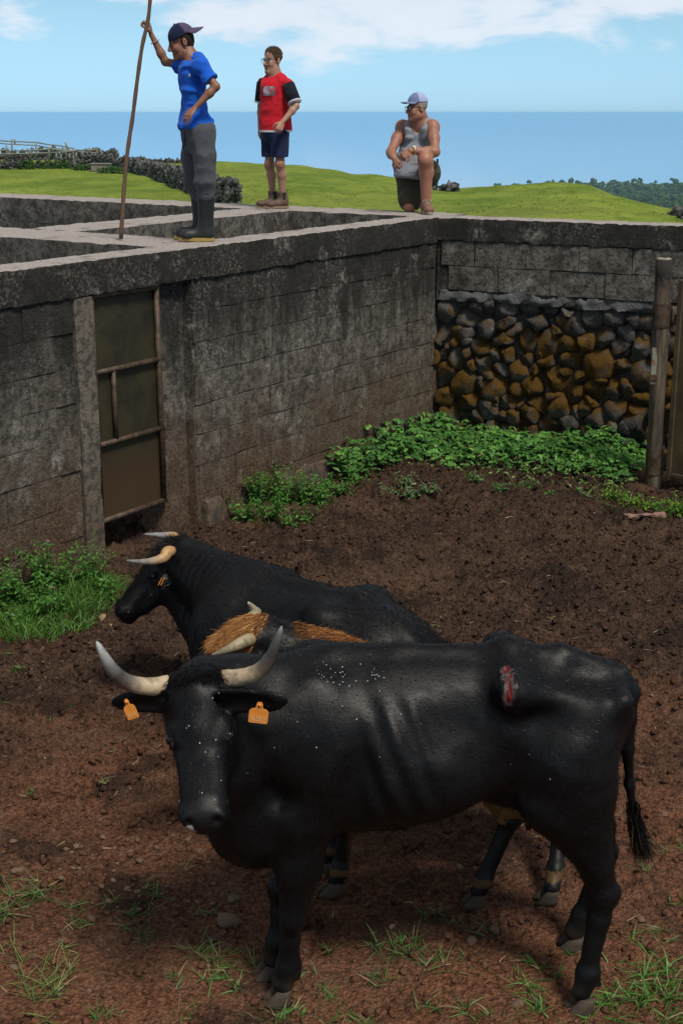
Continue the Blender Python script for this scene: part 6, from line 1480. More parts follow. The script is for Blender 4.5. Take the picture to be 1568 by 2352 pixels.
# ------------------------------------------------------------------ plants
def m_leaf(g, b):
    n = g.noise(g.pos(), 30, 3, 0.6)
    g.put(b.inputs['Base Color'], g.mix(g.ramp(n, 0.3, 0.8, 0, 0.4), g.attr('col'), (0.02, 0.05, 0.01))); b.inputs['Roughness'].default_value = 0.55; b.inputs['Specular IOR Level'].default_value = 0.35
LEAF = material('leaf', fn=m_leaf)
class Leaves:
    def __init__(s): s.v = []; s.f = []; s.c = []; s.n = 0
    def leaf(s, p, d, nrm, L, W, col, fold=0.25, bend=0.2):
        """arrays of folded pointed leaves"""
        p = np.atleast_2d(p); n = len(p); d = np.broadcast_to(d, (n, 3)); d = d / (np.linalg.norm(d, axis=1)[:, None] + 1e-9)
        nrm = np.broadcast_to(nrm, (n, 3)); sd = np.cross(d, nrm); sd = sd / (np.linalg.norm(sd, axis=1)[:, None] + 1e-9); up = np.cross(sd, d)
        L = np.broadcast_to(L, n)[:, None]; W = np.broadcast_to(W, n)[:, None]
        b = p; m = p + d * L * 0.45 + up * L * 0.06; t = p + d * L - up * L * bend
        l = m + sd * W + up * W * fold; r = m - sd * W + up * W * fold; l2 = p + d * L * 0.75 + sd * W * 0.7 + up * (W * fold * 0.7 - L * bend * 0.4); r2 = p + d * L * 0.75 - sd * W * 0.7 + up * (W * fold * 0.7 - L * bend * 0.4); m2 = p + d * L * 0.75 - up * L * bend * 0.4
        Vv = np.stack([b, m, l, r, m2, l2, r2, t], 1).reshape(-1, 3); k = np.arange(n)[:, None] * 8 + s.n
        F = np.concatenate([k + np.array([[a]]).reshape(1, 3) for a in ((0, 1, 2), (0, 3, 1), (1, 4, 5), (1, 5, 2), (1, 3, 6), (1, 6, 4), (4, 7, 5), (4, 6, 7))])
        s.v.append(Vv); s.f.append(F); s.c.append(np.repeat(np.broadcast_to(col, (n, 3)), 8, 0)); s.n += n * 8
    def blade(s, p, d, L, w, col, droop=0.5):
        """grass blades, three segments bending over"""
        p = np.atleast_2d(p); n = len(p); d = d / (np.linalg.norm(d, axis=1)[:, None] + 1e-9); sd = np.cross(d, RNG.normal(0, 1, (n, 3))); sd /= np.linalg.norm(sd, axis=1)[:, None]
        L = np.broadcast_to(L, n)[:, None]; w = np.broadcast_to(w, n)[:, None]; dr = np.broadcast_to(droop, n)[:, None]; vs = []
        out = d * V(1, 1, 0)
        for i, t in enumerate((0, 0.35, 0.7, 1.0)):
            c = p + d * L * t + (out * 0.5 - ZUP * 0.6) * dr * L * t * t; ww = w * (1, 0.9, 0.55, 0.05)[i] * 0.5; vs += [c - sd * ww, c + sd * ww]
        k = np.arange(n)[:, None] * 8 + s.n; F = np.concatenate([k + np.array([a]) for i in (0, 2, 4) for a in ((i, i + 1, i + 3), (i, i + 3, i + 2))])
        s.v.append(np.stack(vs, 1).reshape(-1, 3)); s.f.append(F); s.c.append(np.repeat(np.broadcast_to(col, (n, 3)), 8, 0)); s.n += n * 8
    def mesh(s, name): return mesh_np(name, np.concatenate(s.v), np.concatenate(s.f), LEAF, False, np.concatenate(s.c))
def rnd(a, b, n): return RNG.uniform(a, b, n)
G1, G2, G3 = V(0.045, 0.145, 0.02), V(0.10, 0.25, 0.04), V(0.16, 0.27, 0.05)
def mixc(a, b, n): t = RNG.uniform(0, 1, (n, 1)) ** 1.3; return (a + (b - a) * t) * RNG.uniform(0.7, 1.2, (n, 1))

# clover carpet along the back wall and into the corner
def clover():
    Lv = Leaves(); r = np.random.default_rng(4); pts = []
    while len(pts) < 3800:
        if r.random() < 0.8:
            s, n = r.uniform(0.0, 2.15), abs(r.normal(0, 0.50)) + 0.02; lim = 1.02 + 0.15 * math.sin(s * 3.1) - 0.1 * (s > 1.75)
            if n > lim: continue
            p = W2(s, n, 0); hgt = (0.13 * math.exp(-n * 1.2) + 0.035) * (0.75 + 0.5 * float(vnoise(p[None], 2.5, 3)[0]) + 0.25)
        else:
            s, n = r.uniform(0.0, 1.9), abs(r.normal(0, 0.26)) + 0.02
            if n > 0.55 - s * 0.12: continue
            p = W(s, n, 0); hgt = 0.22 * math.exp(-n * 2.5) + 0.04
        pts.append(p + ZUP * (hgt * r.uniform(0.35, 1.25) + gz(p[0], p[1])))
    pts = np.array(pts); n = len(pts); a0 = rnd(0, 6.28, n); tilt = RNG.normal(0, 0.22, (n, 3)); up = unit_rows(ZUP + tilt + V(0.05, -0.15, 0)); sz = rnd(0.015, 0.034, n); col = mixc(V(0.026, 0.10, 0.02), V(0.12, 0.30, 0.05), n)
    for k in range(3):
        a = a0 + k * 2.0944; d = np.stack([np.cos(a), np.sin(a), np.zeros(n)], 1); d = d - up * (d * up).sum(1)[:, None]
        Lv.leaf(pts, d, up, sz * 1.35, sz * 0.72, col, 0.12, 0.12)
    k = RNG.choice(n, 700, replace=False); d = RNG.normal(0, 1, (700, 3)) * V(1, 1, 0.35) + V(0, -0.3, 0.2); Lv.leaf(pts[k] + V(0, 0, 0.012), d, ZUP + RNG.normal(0, 0.3, (700, 3)), rnd(0.04, 0.10, 700), rnd(0.007, 0.016, 700), mixc(V(0.05, 0.16, 0.02), V(0.20, 0.34, 0.07), 700), 0.3, 0.3)
    k = RNG.choice(n, 130, replace=False); Lv.leaf(pts[k] + V(0, 0, 0.006), RNG.normal(0, 1, (130, 3)) * V(1, 1, 0.3), ZUP + RNG.normal(0, 0.5, (130, 3)), rnd(0.03, 0.06, 130), rnd(0.006, 0.014, 130), mixc(V(0.10, 0.055, 0.02), V(0.30, 0.20, 0.08), 130), 0.3, 0.3)
    fp = []
    while len(fp) < 420:
        s, n_ = r.uniform(0.1, 2.2), 0.75 + abs(r.normal(0, 0.28))
        if n_ < 1.35 + 0.15 * math.sin(s * 5): fp.append(W2(s, n_, 0.02 + r.uniform(0, 0.05)))
    fp = np.array(fp); a = rnd(0, 6.28, 420); Lv.leaf(fp, np.stack([np.cos(a), np.sin(a), rnd(0.1, 0.7, 420)], 1), ZUP + RNG.normal(0, 0.3, (420, 3)), rnd(0.03, 0.08, 420), rnd(0.005, 0.013, 420), mixc(V(0.06, 0.16, 0.03), V(0.20, 0.32, 0.08), 420), 0.3, 0.3)
    o = link('clover', Lv.mesh('clover')); tag(o, 'dense clover carpet at the foot of the rubble wall', 'clover', kind='stuff')
def unit_rows(a): return a / (np.linalg.norm(a, axis=1)[:, None] + 1e-9)
clover()

def weed_plant(Lv, base, h, nst, spread, lw, c1, c2, lean=(0, 0, 0)):
    """several leafy stems with paired lance-shaped leaves"""
    tips = []
    for _ in range(nst):
        a = RNG.uniform(0, 6.28); rr = spread * math.sqrt(RNG.uniform(0, 1)); b0 = base + V(math.cos(a) * rr * 0.5, math.sin(a) * rr * 0.5, 0); out = V(math.cos(a), math.sin(a), 0) * RNG.uniform(0.1, 0.65) + np.asarray(lean); hh = h * RNG.uniform(0.5, 1.1)
        k = max(4, int(hh / 0.028)); t = np.linspace(0.12, 1, k); pos = b0 + out * hh * (t ** 1.4)[:, None] + ZUP * hh * (t * (1 - 0.18 * t))[:, None]
        Lv.blade(b0[None], unit(out * 0.6 + ZUP)[None], hh * 1.02, 0.005, c1 * 0.8, 0.15)
        for sgn in (0, 1):
            az = np.arange(k) * 1.57 + a + sgn * math.pi; d = np.stack([np.cos(az), np.sin(az), rnd(0.05, 0.5, k)], 1)
            L = lw * (1.15 - 0.55 * t) * rnd(0.7, 1.2, k); Lv.leaf(pos, d, ZUP + RNG.normal(0, 0.25, (k, 3)), L, L * 0.19, mixc(c1, c2, k), 0.3, 0.25)
        tips.append(pos[-1])
    return tips
def flowers(parent, pts):
    for p in pts:
        mb = MB(); vs = [p]; fs = []
        for k in range(5):
            a = k * 1.257; d = V(math.cos(a), math.sin(a) * 0.6, 0.5); e = V(-d[1], d[0], 0); n = len(vs); vs += [p + d * 0.008 + e * 0.004, p + d * 0.014, p + d * 0.008 - e * 0.004]; fs.append((0, n, n + 1, n + 2))
        child('flower', mb.add(vs, fs).build('flower', material('pink_petal', (0.62, 0.20, 0.36), 0.6)), parent)
def clump(label, spots, flo=0, grass=0, name='weed_clump', c=(G1, G2), lw=0.06):
    b = np.array([s_[:3] for s_ in spots]).mean(0); t = tag(empty(name, (b[0], b[1], 0)), label, 'weeds', 'weeds along the walls'); Lv = Leaves(); tips = []
    for (x, y, z, h, n, sp) in spots: tips += weed_plant(Lv, V(x, y, gz(x, y)), h, n, sp, lw, *c)
    if grass:
        for (x, y, z, h, n, sp) in spots:
            k = grass; a = rnd(0, 6.28, k); rr = sp * 1.3 * np.sqrt(rnd(0, 1, k)); p = np.stack([x + np.cos(a) * rr, y + np.sin(a) * rr, np.full(k, gz(x, y))], 1)
            Lv.blade(p, np.stack([np.cos(a) * 0.5, np.sin(a) * 0.5, np.ones(k)], 1) + RNG.normal(0, 0.25, (k, 3)), rnd(0.07, 0.2, k), rnd(0.003, 0.007, k), mixc(G1, G3, k), rnd(0.2, 0.9, k))
    child('foliage', Lv.mesh('foliage'), t)
    if flo: tips = sorted(tips, key=lambda p: -p[2])[:40]; flowers(t, [tips[i] + V(0, -0.01, 0.01) for i in RNG.choice(len(tips), flo, replace=False)])
    return t
def spot(x, y, h, n, sp): p = G(x, y, 0); return (p[0], p[1], 0, h, n, sp)
clump('tall leafy weeds with pink flowers at the wall left of the door', [spot(60, 1395, 0.34, 14, 0.15), spot(125, 1358, 0.42, 14, 0.14), spot(200, 1340, 0.34, 14, 0.12), spot(15, 1400, 0.32, 12, 0.12), spot(245, 1370, 0.20, 9, 0.10), spot(110, 1415, 0.22, 12, 0.16), spot(40, 1440, 0.18, 10, 0.14)], 6, 60)
clump('bushy weeds with pink flowers against the middle of the block wall', [spot(590, 1160, 0.34, 15, 0.14), spot(650, 1155, 0.38, 17, 0.15), spot(705, 1155, 0.30, 15, 0.13), spot(620, 1195, 0.22, 14, 0.16), spot(680, 1200, 0.20, 12, 0.16), spot(560, 1190, 0.18, 10, 0.13), spot(740, 1160, 0.2, 10, 0.12)], 4, 40)
clump('low green weeds between the bushy weeds and the clover', [spot(745, 1135, 0.15, 9, 0.10), spot(785, 1140, 0.13, 9, 0.12), spot(820, 1115, 0.15, 8, 0.1)], 0, 25)
clump('pale narrow-leaved herbs at the front edge of the clover', [spot(900, 1135, 0.13, 9, 0.10), spot(945, 1145, 0.12, 9, 0.10), spot(985, 1140, 0.13, 10, 0.10), spot(1010, 1130, 0.10, 6, 0.08), spot(930, 1120, 0.13, 7, 0.1)], 0, 0, c=(V(0.07, 0.14, 0.05), V(0.17, 0.25, 0.11)))
clump('scattered herbs in front of the clover below the mossy stones', [spot(1090, 1120, 0.09, 5, 0.06), spot(1150, 1130, 0.09, 6, 0.07), spot(1210, 1125, 0.10, 7, 0.08), spot(1260, 1135, 0.08, 4, 0.05), spot(1330, 1135, 0.09, 5, 0.06)], 0, 12, c=(V(0.05, 0.13, 0.03), V(0.13, 0.24, 0.07)))
clump('bright yellow-green weeds by the foot of the gate', [spot(1440, 1165, 0.16, 10, 0.12), spot(1490, 1175, 0.13, 9, 0.10), spot(1555, 1190, 0.16, 10, 0.12), spot(1400, 1145, 0.13, 7, 0.1)], 0, 70, c=(V(0.07, 0.19, 0.012), V(0.16, 0.27, 0.02)))

# grass: tufts on the bare soil, thick sward at the left edge
def grass():
    Lv = Leaves()
    T_ = [(99, 2265, 60, .13, 3), (26, 2067, 55, .13, 2), (94, 2067, 40, .12, 2), (172, 2104, 36, .10, 2), (307, 2109, 22, .09, 2), (322, 2156, 24, .09, 2), (489, 2192, 50, .13, 2), (520, 2240, 36, .12, 2), (343, 2052, 18, .08, 2), (416, 2005, 10, .09, 3), (504, 2088, 20, .09, 2), (390, 2234, 26, .08, 2), (78, 2312, 40, .12, 3),
          (676, 2307, 34, .10, 1), (754, 2171, 14, .09, 2), (930, 2179, 34, .11, 2), (1007, 2112, 24, .10, 2), (873, 2160, 24, .1, 2), (959, 2205, 30, .1, 2), (1228, 2227, 32, .10, 1), (1223, 2299, 34, .1, 1), (1040, 2230, 28, .1, 2), (1122, 2150, 14, .08, 2), (1487, 2227, 70, .11, 1), (1463, 2290, 90, .12, 1), (1535, 2251, 80, .12, 1), (1420, 2320, 70, .1, 1), (1550, 2310, 80, .12, 1),
          (1511, 2011, 16, .09, 2), (1525, 1953, 18, .09, 2), (1405, 1766, 8, .06, 2), (1530, 2130, 24, .1, 2), (250, 1719, 7, .07, 2), (94, 1820, 12, .08, 2), (30, 1545, 14, .08, 2), (70, 1580, 14, .08, 2), (170, 1565, 8, .06, 2), (100, 1660, 10, .07, 2), (25, 1625, 14, .08, 2), (245, 1810, 8, .06, 3), (165, 1625, 6, .06, 2), (10, 1500, 20, .10, 2), (600, 2330, 24, .1, 2), (840, 2330, 30, .11, 2), (760, 2290, 22, .10, 2), (1090, 2310, 24, .09, 2), (980, 2290, 20, .09, 2), (450, 2310, 20, .09, 2), (230, 2330, 16, .08, 2), (5, 2200, 30, .12, 3), (0, 2130, 34, .12, 2), (1180, 2240, 14, .08, 2), (1330, 2180, 18, .08, 1), (1560, 2060, 18, .1, 2), (560, 2260, 14, .08, 2), (700, 2240, 10, .07, 2), (1050, 1850, 5, .05, 3), (880, 2250, 20, .09, 2), (280, 2240, 12, .07, 3), (150, 2180, 16, .09, 3), (1150, 1180, 8, .08, 2), (1230, 1205, 6, .06, 2), (1010, 1165, 6, .07, 2), (1485, 1215, 8, .08, 2), (1060, 1215, 5, .06, 2), (1420, 1195, 10, .07, 2)]
    for (x, y, n, L, kind) in T_:
        n = int(n * 1.6)
        c = G(x, y, 0); c[2] = gz(c[0], c[1]) - 0.004; sp = 0.025 + 0.0010 * n; ctr = RNG.normal(0, sp * 0.6, (max(2, n // 9), 3)) * V(1, 1, 0)
        p = c + ctr[RNG.integers(0, len(ctr), n)] + RNG.normal(0, 0.008, (n, 3)) * V(1, 1, 0); a = rnd(0, 6.28, n); lay = rnd(0.3, 1.5, n)
        d = np.stack([np.cos(a) * lay, np.sin(a) * lay, rnd(0.25, 1.0, n)], 1); cc = {1: (G1 * 1.0, G2 * 1.1), 2: (G1, V(0.12, 0.19, 0.055)), 3: (V(0.09, 0.14, 0.03), V(0.24, 0.25, 0.08))}[kind]
        col = mixc(*cc, n); dry = RNG.random(n) < 0.14; col[dry] = V(0.30, 0.22, 0.12) * rnd(0.6, 1.1, dry.sum())[:, None]
        Lv.blade(p, d, L * rnd(0.35, 1.1, n), rnd(0.0025, 0.006, n), col, rnd(0.1, 0.8, n))
    # left sward
    n = 5200; x = rnd(-30, 285, n); t = rnd(0, 1, n); y = 1330 + t * 160 - np.clip(x - 120, 0, 400) * t * 0.62; keep = RNG.random(n) < np.clip(1.25 - t * 0.5 - np.clip(x - 180, 0, 100) / 130, 0.12, 1); P_ = np.array([G(a, b, 0) for a, b in zip(x[keep], y[keep])]); ok = (P_ - K0) @ DN > 0.03; P_ = P_[ok]; n = len(P_)
    P_[:, 2] = soil_h(P_[:, 0], P_[:, 1]); a = rnd(0, 6.28, n); lay = rnd(0.1, 0.9, n); d = np.stack([np.cos(a) * lay, np.sin(a) * lay, np.ones(n)], 1)
    Lv.blade(P_, d, rnd(0.06, 0.19, n), rnd(0.003, 0.007, n), mixc(V(0.03, 0.11, 0.012), V(0.12, 0.24, 0.035), n), rnd(0.3, 1.0, n))
    tag(link('grass', Lv.mesh('grass')), 'green grass blades and tufts on the soil', 'grass', kind='stuff')
grass()

# ------------------------------------------------------------------ clods, gravel and single stones
def ico(sub):
    bm = bmesh.new(); bmesh.ops.create_icosphere(bm, subdivisions=sub, radius=1.0); v = np.array([x.co[:] for x in bm.verts]); f = np.array([[q.index for q in x.verts] for x in bm.faces]); bm.free(); return v, f
IV, IF = ico(1)
def scatter(name, P_, size, mat, label, cat, seed, flat=0.7, emb=0.3):
    r = np.random.default_rng(seed); n = len(P_); m = len(IV)
    s = size[:, None, None] * r.uniform(0.65, 1.35, (n, m, 1)) * np.stack([r.uniform(0.7, 1.3, n), r.uniform(0.7, 1.3, n), np.full(n, flat)], 1)[:, None, :]
    a = r.uniform(0, 6.28, n); c, s_ = np.cos(a)[:, None], np.sin(a)[:, None]; bv = np.repeat(IV[None], n, 0) * s
    v = np.stack([bv[..., 0] * c - bv[..., 1] * s_, bv[..., 0] * s_ + bv[..., 1] * c, bv[..., 2]], -1) + P_[:, None, :] + np.stack([0 * size, 0 * size, size * flat * emb], -1)[:, None, :]
    f = (IF[None] + (np.arange(n) * m)[:, None, None]).reshape(-1, 3); o = link(name, mesh_np(name, v.reshape(-1, 3), f, mat, False)); tag(o, label, cat, kind='stuff')
def yard(n, seed, y0, y1, xs=0.30):
    r = np.random.default_rng(seed); Y = np.sqrt(r.uniform(y0 ** 2, y1 ** 2, n)); X = r.uniform(-xs, xs, n) * Y; P_ = np.stack([X, Y, 0 * X], 1); ok = ((P_ - K0) @ DN > 0.05) & ((P_ - K0) @ N2 > 0.1); P_ = P_[ok]; P_[:, 2] = soil_h(P_[:, 0], P_[:, 1]); return P_
pc = yard(15000, 5, 3.6, 12.0); wetm = np.clip((pc[:, 1] - 5.0) / 2.0, 0.55, 1) > np.random.default_rng(2).random(len(pc)); pc = pc[wetm]; rs_ = np.random.default_rng(6)
scatter('clods', pc, 0.005 + 0.018 * rs_.random(len(pc)) ** 2.4, SOIL, 'crumbled dark clods strewn over the soil', 'clods', 7, 0.75, 0.35)
def m_gravel(g, b):
    n = g.noise(g.pos(), 9, 4, 0.7); f = g.noise(g.pos(), 90, 3, 0.7); c = g.mix(n, (0.075, 0.040, 0.025), (0.235, 0.15, 0.098)); c = g.mix(g.ramp(f, 0.4, 0.8, 0, 0.5), c, (0.09, 0.05, 0.034)); g.put(b.inputs['Base Color'], c); b.inputs['Roughness'].default_value = 0.92; g.put(b.inputs['Normal'], g.bump(g.math('ADD', n, f), 0.8, 0.008))
GRAV = material('buff_stone', fn=m_gravel)
pg = yard(7000, 15, 3.7, 8.5); rg = np.random.default_rng(16); heap = np.exp(-(((pg[:, 0] + 0.85) / 0.45) ** 2 + ((pg[:, 1] - 5.0) / 0.45) ** 2)) + 0.5 * np.exp(-(((pg[:, 0] + 1.6) / 0.4) ** 2 + ((pg[:, 1] - 7.1) / 0.35) ** 2)); kp = rg.random(len(pg)) < 0.30 + 1.6 * heap; pg = pg[kp]
scatter('gravel', pg, 0.002 + 0.007 * rg.random(len(pg)) ** 3 * (1 + 1.2 * heap[kp]), GRAV, 'small buff stones scattered on the reddish soil', 'gravel', 17, 0.65, 0.35)
def straw():
    Lv = Leaves(); P_ = yard(900, 61, 3.7, 10.5); n = len(P_); a = rnd(0, 6.28, n); Lv.blade(P_ + V(0, 0, 0.012), np.stack([np.cos(a), np.sin(a), rnd(-0.05, 0.25, n)], 1), rnd(0.02, 0.075, n), rnd(0.0018, 0.004, n), mixc(V(0.16, 0.11, 0.06), V(0.50, 0.38, 0.22), n), rnd(0, 0.3, n)); tag(link('straw', Lv.mesh('straw')), 'dry straw bits lying on the soil', 'straw', kind='stuff')
straw()
def stone(x, y, size, label, mat=GRAV, flat=0.6, seed=0, name='stone'):
    c = G(x, y, 0); c[2] = gz(c[0], c[1]); r = np.random.default_rng(seed + int(x * 7 + y)); v, f = ico(2); d = r.normal(0, 1, (16, 3)); d /= np.linalg.norm(d, axis=1)[:, None]
    for q in d:                                      # flat broken faces
        h = v @ q; lim = r.uniform(0.42, 0.75); v = v - np.maximum(h - lim, 0)[:, None] * q
    v = v * V(1, r.uniform(0.65, 0.95), flat) * size * r.uniform(0.95, 1.05, (len(v), 1)); a = r.uniform(0, 6.28); v = v @ np.array([[math.cos(a), math.sin(a), 0], [-math.sin(a), math.cos(a), 0], [0, 0, 1]])
    o = link(name, mesh_np(name, v, f, mat, False), None, (c[0], c[1], c[2] + size * flat * 0.12)); tag(o, label, 'stone', 'loose stones in the yard')
for (x, y, s_, lb) in ((177, 1950, .030, 'pale angular stone on the gravel heap left of the cow\'s muzzle'), (239, 1927, .026, 'rounded buff stone at the top of the gravel heap'), (29, 1935, .026, 'grey stone at the left edge above the grass'), (213, 2109, .034, 'flat reddish stone beside a grass tuft at lower left'),
        (432, 1932, .026, 'upright buff stone just below the near cow\'s muzzle'), (458, 1956, .024, 'flat pale stone right of the upright one below the muzzle'), (247, 1812, .015, 'small white stone on bare soil left of the cow\'s face'), (42, 2005, .036, 'buff stone half hidden in the left-hand grass'), (78, 2052, .026, 'brown stone between two grass tufts at lower left'),
        (538, 2070, .034, 'broken grey stone left of the cow\'s front leg'), (520, 2125, .075, 'largest low earthy boulder left of the front hooves'), (36, 2229, .030, 'grey stone at the lower left corner'), (697, 2177, .032, 'brick-brown stone right behind the front hoof'),
        (1055, 1989, .032, 'grey stone under the belly, left of a pair'), (1093, 1987, .024, 'brown stone under the belly, right of a pair'), (899, 2129, .020, 'small grey stone below the belly\'s middle'), (1134, 2138, .036, 'pale stone half covered by grass between the legs'), (1081, 2165, .036, 'grey flat stone in front of the hind legs'),
        (1468, 2102, .036, 'pale pinkish stone right of the near hind hoof'), (1523, 1874, .030, 'dark stone below the cow\'s tail at the right edge'), (1185, 2304, .036, 'brown stone at the bottom between grass tufts'), (1473, 1454, .020, 'pale stone on dark soil above the cow\'s rump'), (1494, 1608, .020, 'pale flat stone right of the tail head'),
        (206, 2275, .02, 'small stone beside the pale grass tuft at the bottom'), (205, 2268, .001, '')):
    if lb: stone(x, y, s_, lb)
for i, (x, y, s_) in enumerate(((205, 1420, .040), (240, 1415, .060), (255, 1435, .045))): stone(x, y, s_, ['grey squared stone by the left grass, leftmost of three', 'largest yellowish rock of the three by the left grass', 'small yellow rock, nearest the lying cow of the three'][i], material('yellow_rock', fn=lambda g, b: g.put(b.inputs['Base Color'], g.mix(g.noise(g.pos(), 14, 4, 0.7), (0.14, 0.10, 0.06), (0.42, 0.30, 0.16)))) if i else GRAV)

# ------------------------------------------------------------------ gate post, gate, plank
def m_post(g, b):
    p = g.pos(); n = g.noise(g.mapv(p, scale=(30, 30, 2)), 1, 5, 0.65); f = g.noise(p, 22, 5, 0.7); z = g.sep(p)[2]
    c = g.mix(g.ramp(n, 0.3, 0.7), (0.03, 0.022, 0.015), (0.17, 0.13, 0.09)); c = g.mix(g.ramp(g.math('ADD', z, g.math('MULTIPLY', f, 0.4)), 1.78, 1.95, 0, 0.9), c, (0.012, 0.010, 0.008)); c = g.mix(g.ramp(f, 0.63, 0.7, 0, 0.7), c, (0.42, 0.40, 0.36))
    g.put(b.inputs['Base Color'], c); b.inputs['Roughness'].default_value = 0.85; g.put(b.inputs['Normal'], g.bump(n, 0.8, 0.01))
POSTM = material('weathered_post', fn=m_post)
def m_gate(g, b):
    p = g.pos(); n = g.noise(p, 5, 6, 0.7); f = g.noise(p, 60, 4, 0.7); z = g.sep(p)[2]
    c = g.mix(g.ramp(n, 0.35, 0.65), (0.065, 0.045, 0.022), (0.12, 0.085, 0.035)); c = g.mix(g.ramp(z, 1.0, 1.7, 0, 0.9), c, (0.075, 0.045, 0.034)); c = g.mix(g.ramp(z, 0.35, 0.0, 0, 0.7), c, (0.05, 0.026, 0.016)); c = g.mix(g.ramp(f, 0.66, 0.72, 0, 0.7), c, (0.4, 0.37, 0.33))
    g.put(b.inputs['Base Color'], c); b.inputs['Roughness'].default_value = 0.6; b.inputs['Metallic'].default_value = 0.1; g.put(b.inputs['Normal'], g.bump(g.math('ADD', n, f), 0.3, 0.005))
GATEM = material('rusty_gate_sheet', fn=m_gate)
pb = V(2.615, 11.13, 0); pt = P(1524, 594, 11.05)
t = tag(empty('gate_post', pb), 'round weathered wooden post with rusty hinge bands beside the gate', 'post')
zs = np.linspace(-0.2, pt[2], 18); axp = [pb + (pt - pb) * (z / pt[2]) for z in zs]; rr = 0.066 + 0.003 * np.sin(zs * 7); v, f = tube(axp, rr, 18); v += vnoise(v, 9, 4)[:, None] * 0.004
child('shaft', MB().add(v, f).build('shaft', POSTM, True), t)
child('hollow_top', MB().add(*tube([axp[-1] + V(0, 0, -0.004), axp[-1] + V(0, 0, 0.004)], [0.060, 0.056], 16)).build('hollow_top', material('cut_wood', fn=lambda g, b: g.put(b.inputs['Base Color'], g.mix(g.noise(g.pos(), 30, 4, 0.7), (0.16, 0.13, 0.09), (0.42, 0.37, 0.28))))), t)
child('knot_hole', MB().add(*tube([axp[-1] + V(0.005, 0, 0.002), axp[-1] + V(0.005, 0, 0.0065)], [0.024, 0.022], 10, 0.7)).build('knot_hole', material('rotten_wood', (0.07, 0.03, 0.012), 0.9)), t)
gd = unit(V(0.72, -0.69, 0)); gn = V(gd[1], -gd[0], 0); g0 = V(2.70, 11.03, 0)
gt = tag(empty('gate', g0), 'tall rusty brown sheet metal gate at the right edge', 'gate')
def gbox(name, a0, a1, n0, n1, z0, z1, m, par, bev=0.004):
    c = g0 + gd * (a0 + a1) / 2 + gn * (n0 + n1) / 2 + ZUP * (z0 + z1) / 2; return child(name, MB().add(box_v(c, a1 - a0, n1 - n0, z1 - z0, np.stack([gd, -gn, ZUP], 1)), BOXF).build(name, m, bevel=bev), par)
gbox('sheet', 0.0, 1.5, -0.012, 0.012, 0.10, 1.70, GATEM, gt); gbox('stile', -0.005, 0.045, -0.028, 0.020, 0.09, 1.72, GATEM, gt, 0.008); gbox('top_rail', 0.046, 1.5, -0.028, 0.020, 1.675, 1.72, GATEM, gt, 0.008); gbox('bottom_rail', 0.046, 1.5, -0.028, 0.020, 0.09, 0.135, GATEM, gt, 0.008)
for z, hh in ((1.43, 0.19), (0.20, 0.21)):
    c = pb + (pt - pb) * (z / pt[2]); child('hinge_band', MB().add(*tube([c - ZUP * hh / 2, c + ZUP * hh / 2], [0.0715, 0.0715], 20)).build('hinge_band', RBAR, False), t)
    k = c + V(0.085, -0.03, 0); child('hinge_pin', MB().add(*tube([k - ZUP * 0.075, k - ZUP * 0.02, k + ZUP * 0.02, k + ZUP * 0.075], [0.017, 0.014, 0.014, 0.017], 10)).build('hinge_pin', RBAR, True), t)
c = pb + (pt - pb) * (1.0 / pt[2]) + V(-0.055, -0.06, 0.02)
child('latch_plate', MB().add(box_v(c, 0.045, 0.012, 0.30), BOXF).build('latch_plate', material('flaking_green_paint', fn=lambda g, b: g.put(b.inputs['Base Color'], g.mix(g.ramp(g.noise(g.pos(), 25, 4, 0.7), 0.45, 0.6), (0.20, 0.24, 0.18), (0.20, 0.075, 0.035)))), bevel=0.003), t)
child('latch_bolt', MB().add(box_v(c + V(0, -0.012, -0.09), 0.060, 0.018, 0.05), BOXF).build('latch_bolt', RBAR, bevel=0.004), t)
c = G(1478, 1201, 0); rr_ = np.random.default_rng(3); v, f, _ = rough_box(lambda s, n, z: np.asarray(c) + V(1, 0.05, 0.02) * s + V(-0.05, 1, 0) * n + ZUP * z, -0.16, 0.16, -0.03, 0.03, 0.012, 0.040, 0.015, 0.004, 0.02, 5)
me = mesh_np('plank', v - V(c[0], c[1], 0), f, material('split_plank', fn=lambda g, b: g.put(b.inputs['Base Color'], g.mix(g.noise(g.mapv(g.pos(), scale=(6, 80, 80)), 1, 4, 0.6), (0.10, 0.045, 0.03), (0.36, 0.22, 0.17)))), True)
bm = bmesh.new(); bm.from_mesh(me); bmesh.ops.recalc_face_normals(bm, faces=list(bm.faces)); bm.to_mesh(me); bm.free(); tag(link('plank', me, None, (c[0], c[1], gz(c[0], c[1]))), 'short split reddish plank lying near the gate', 'plank')

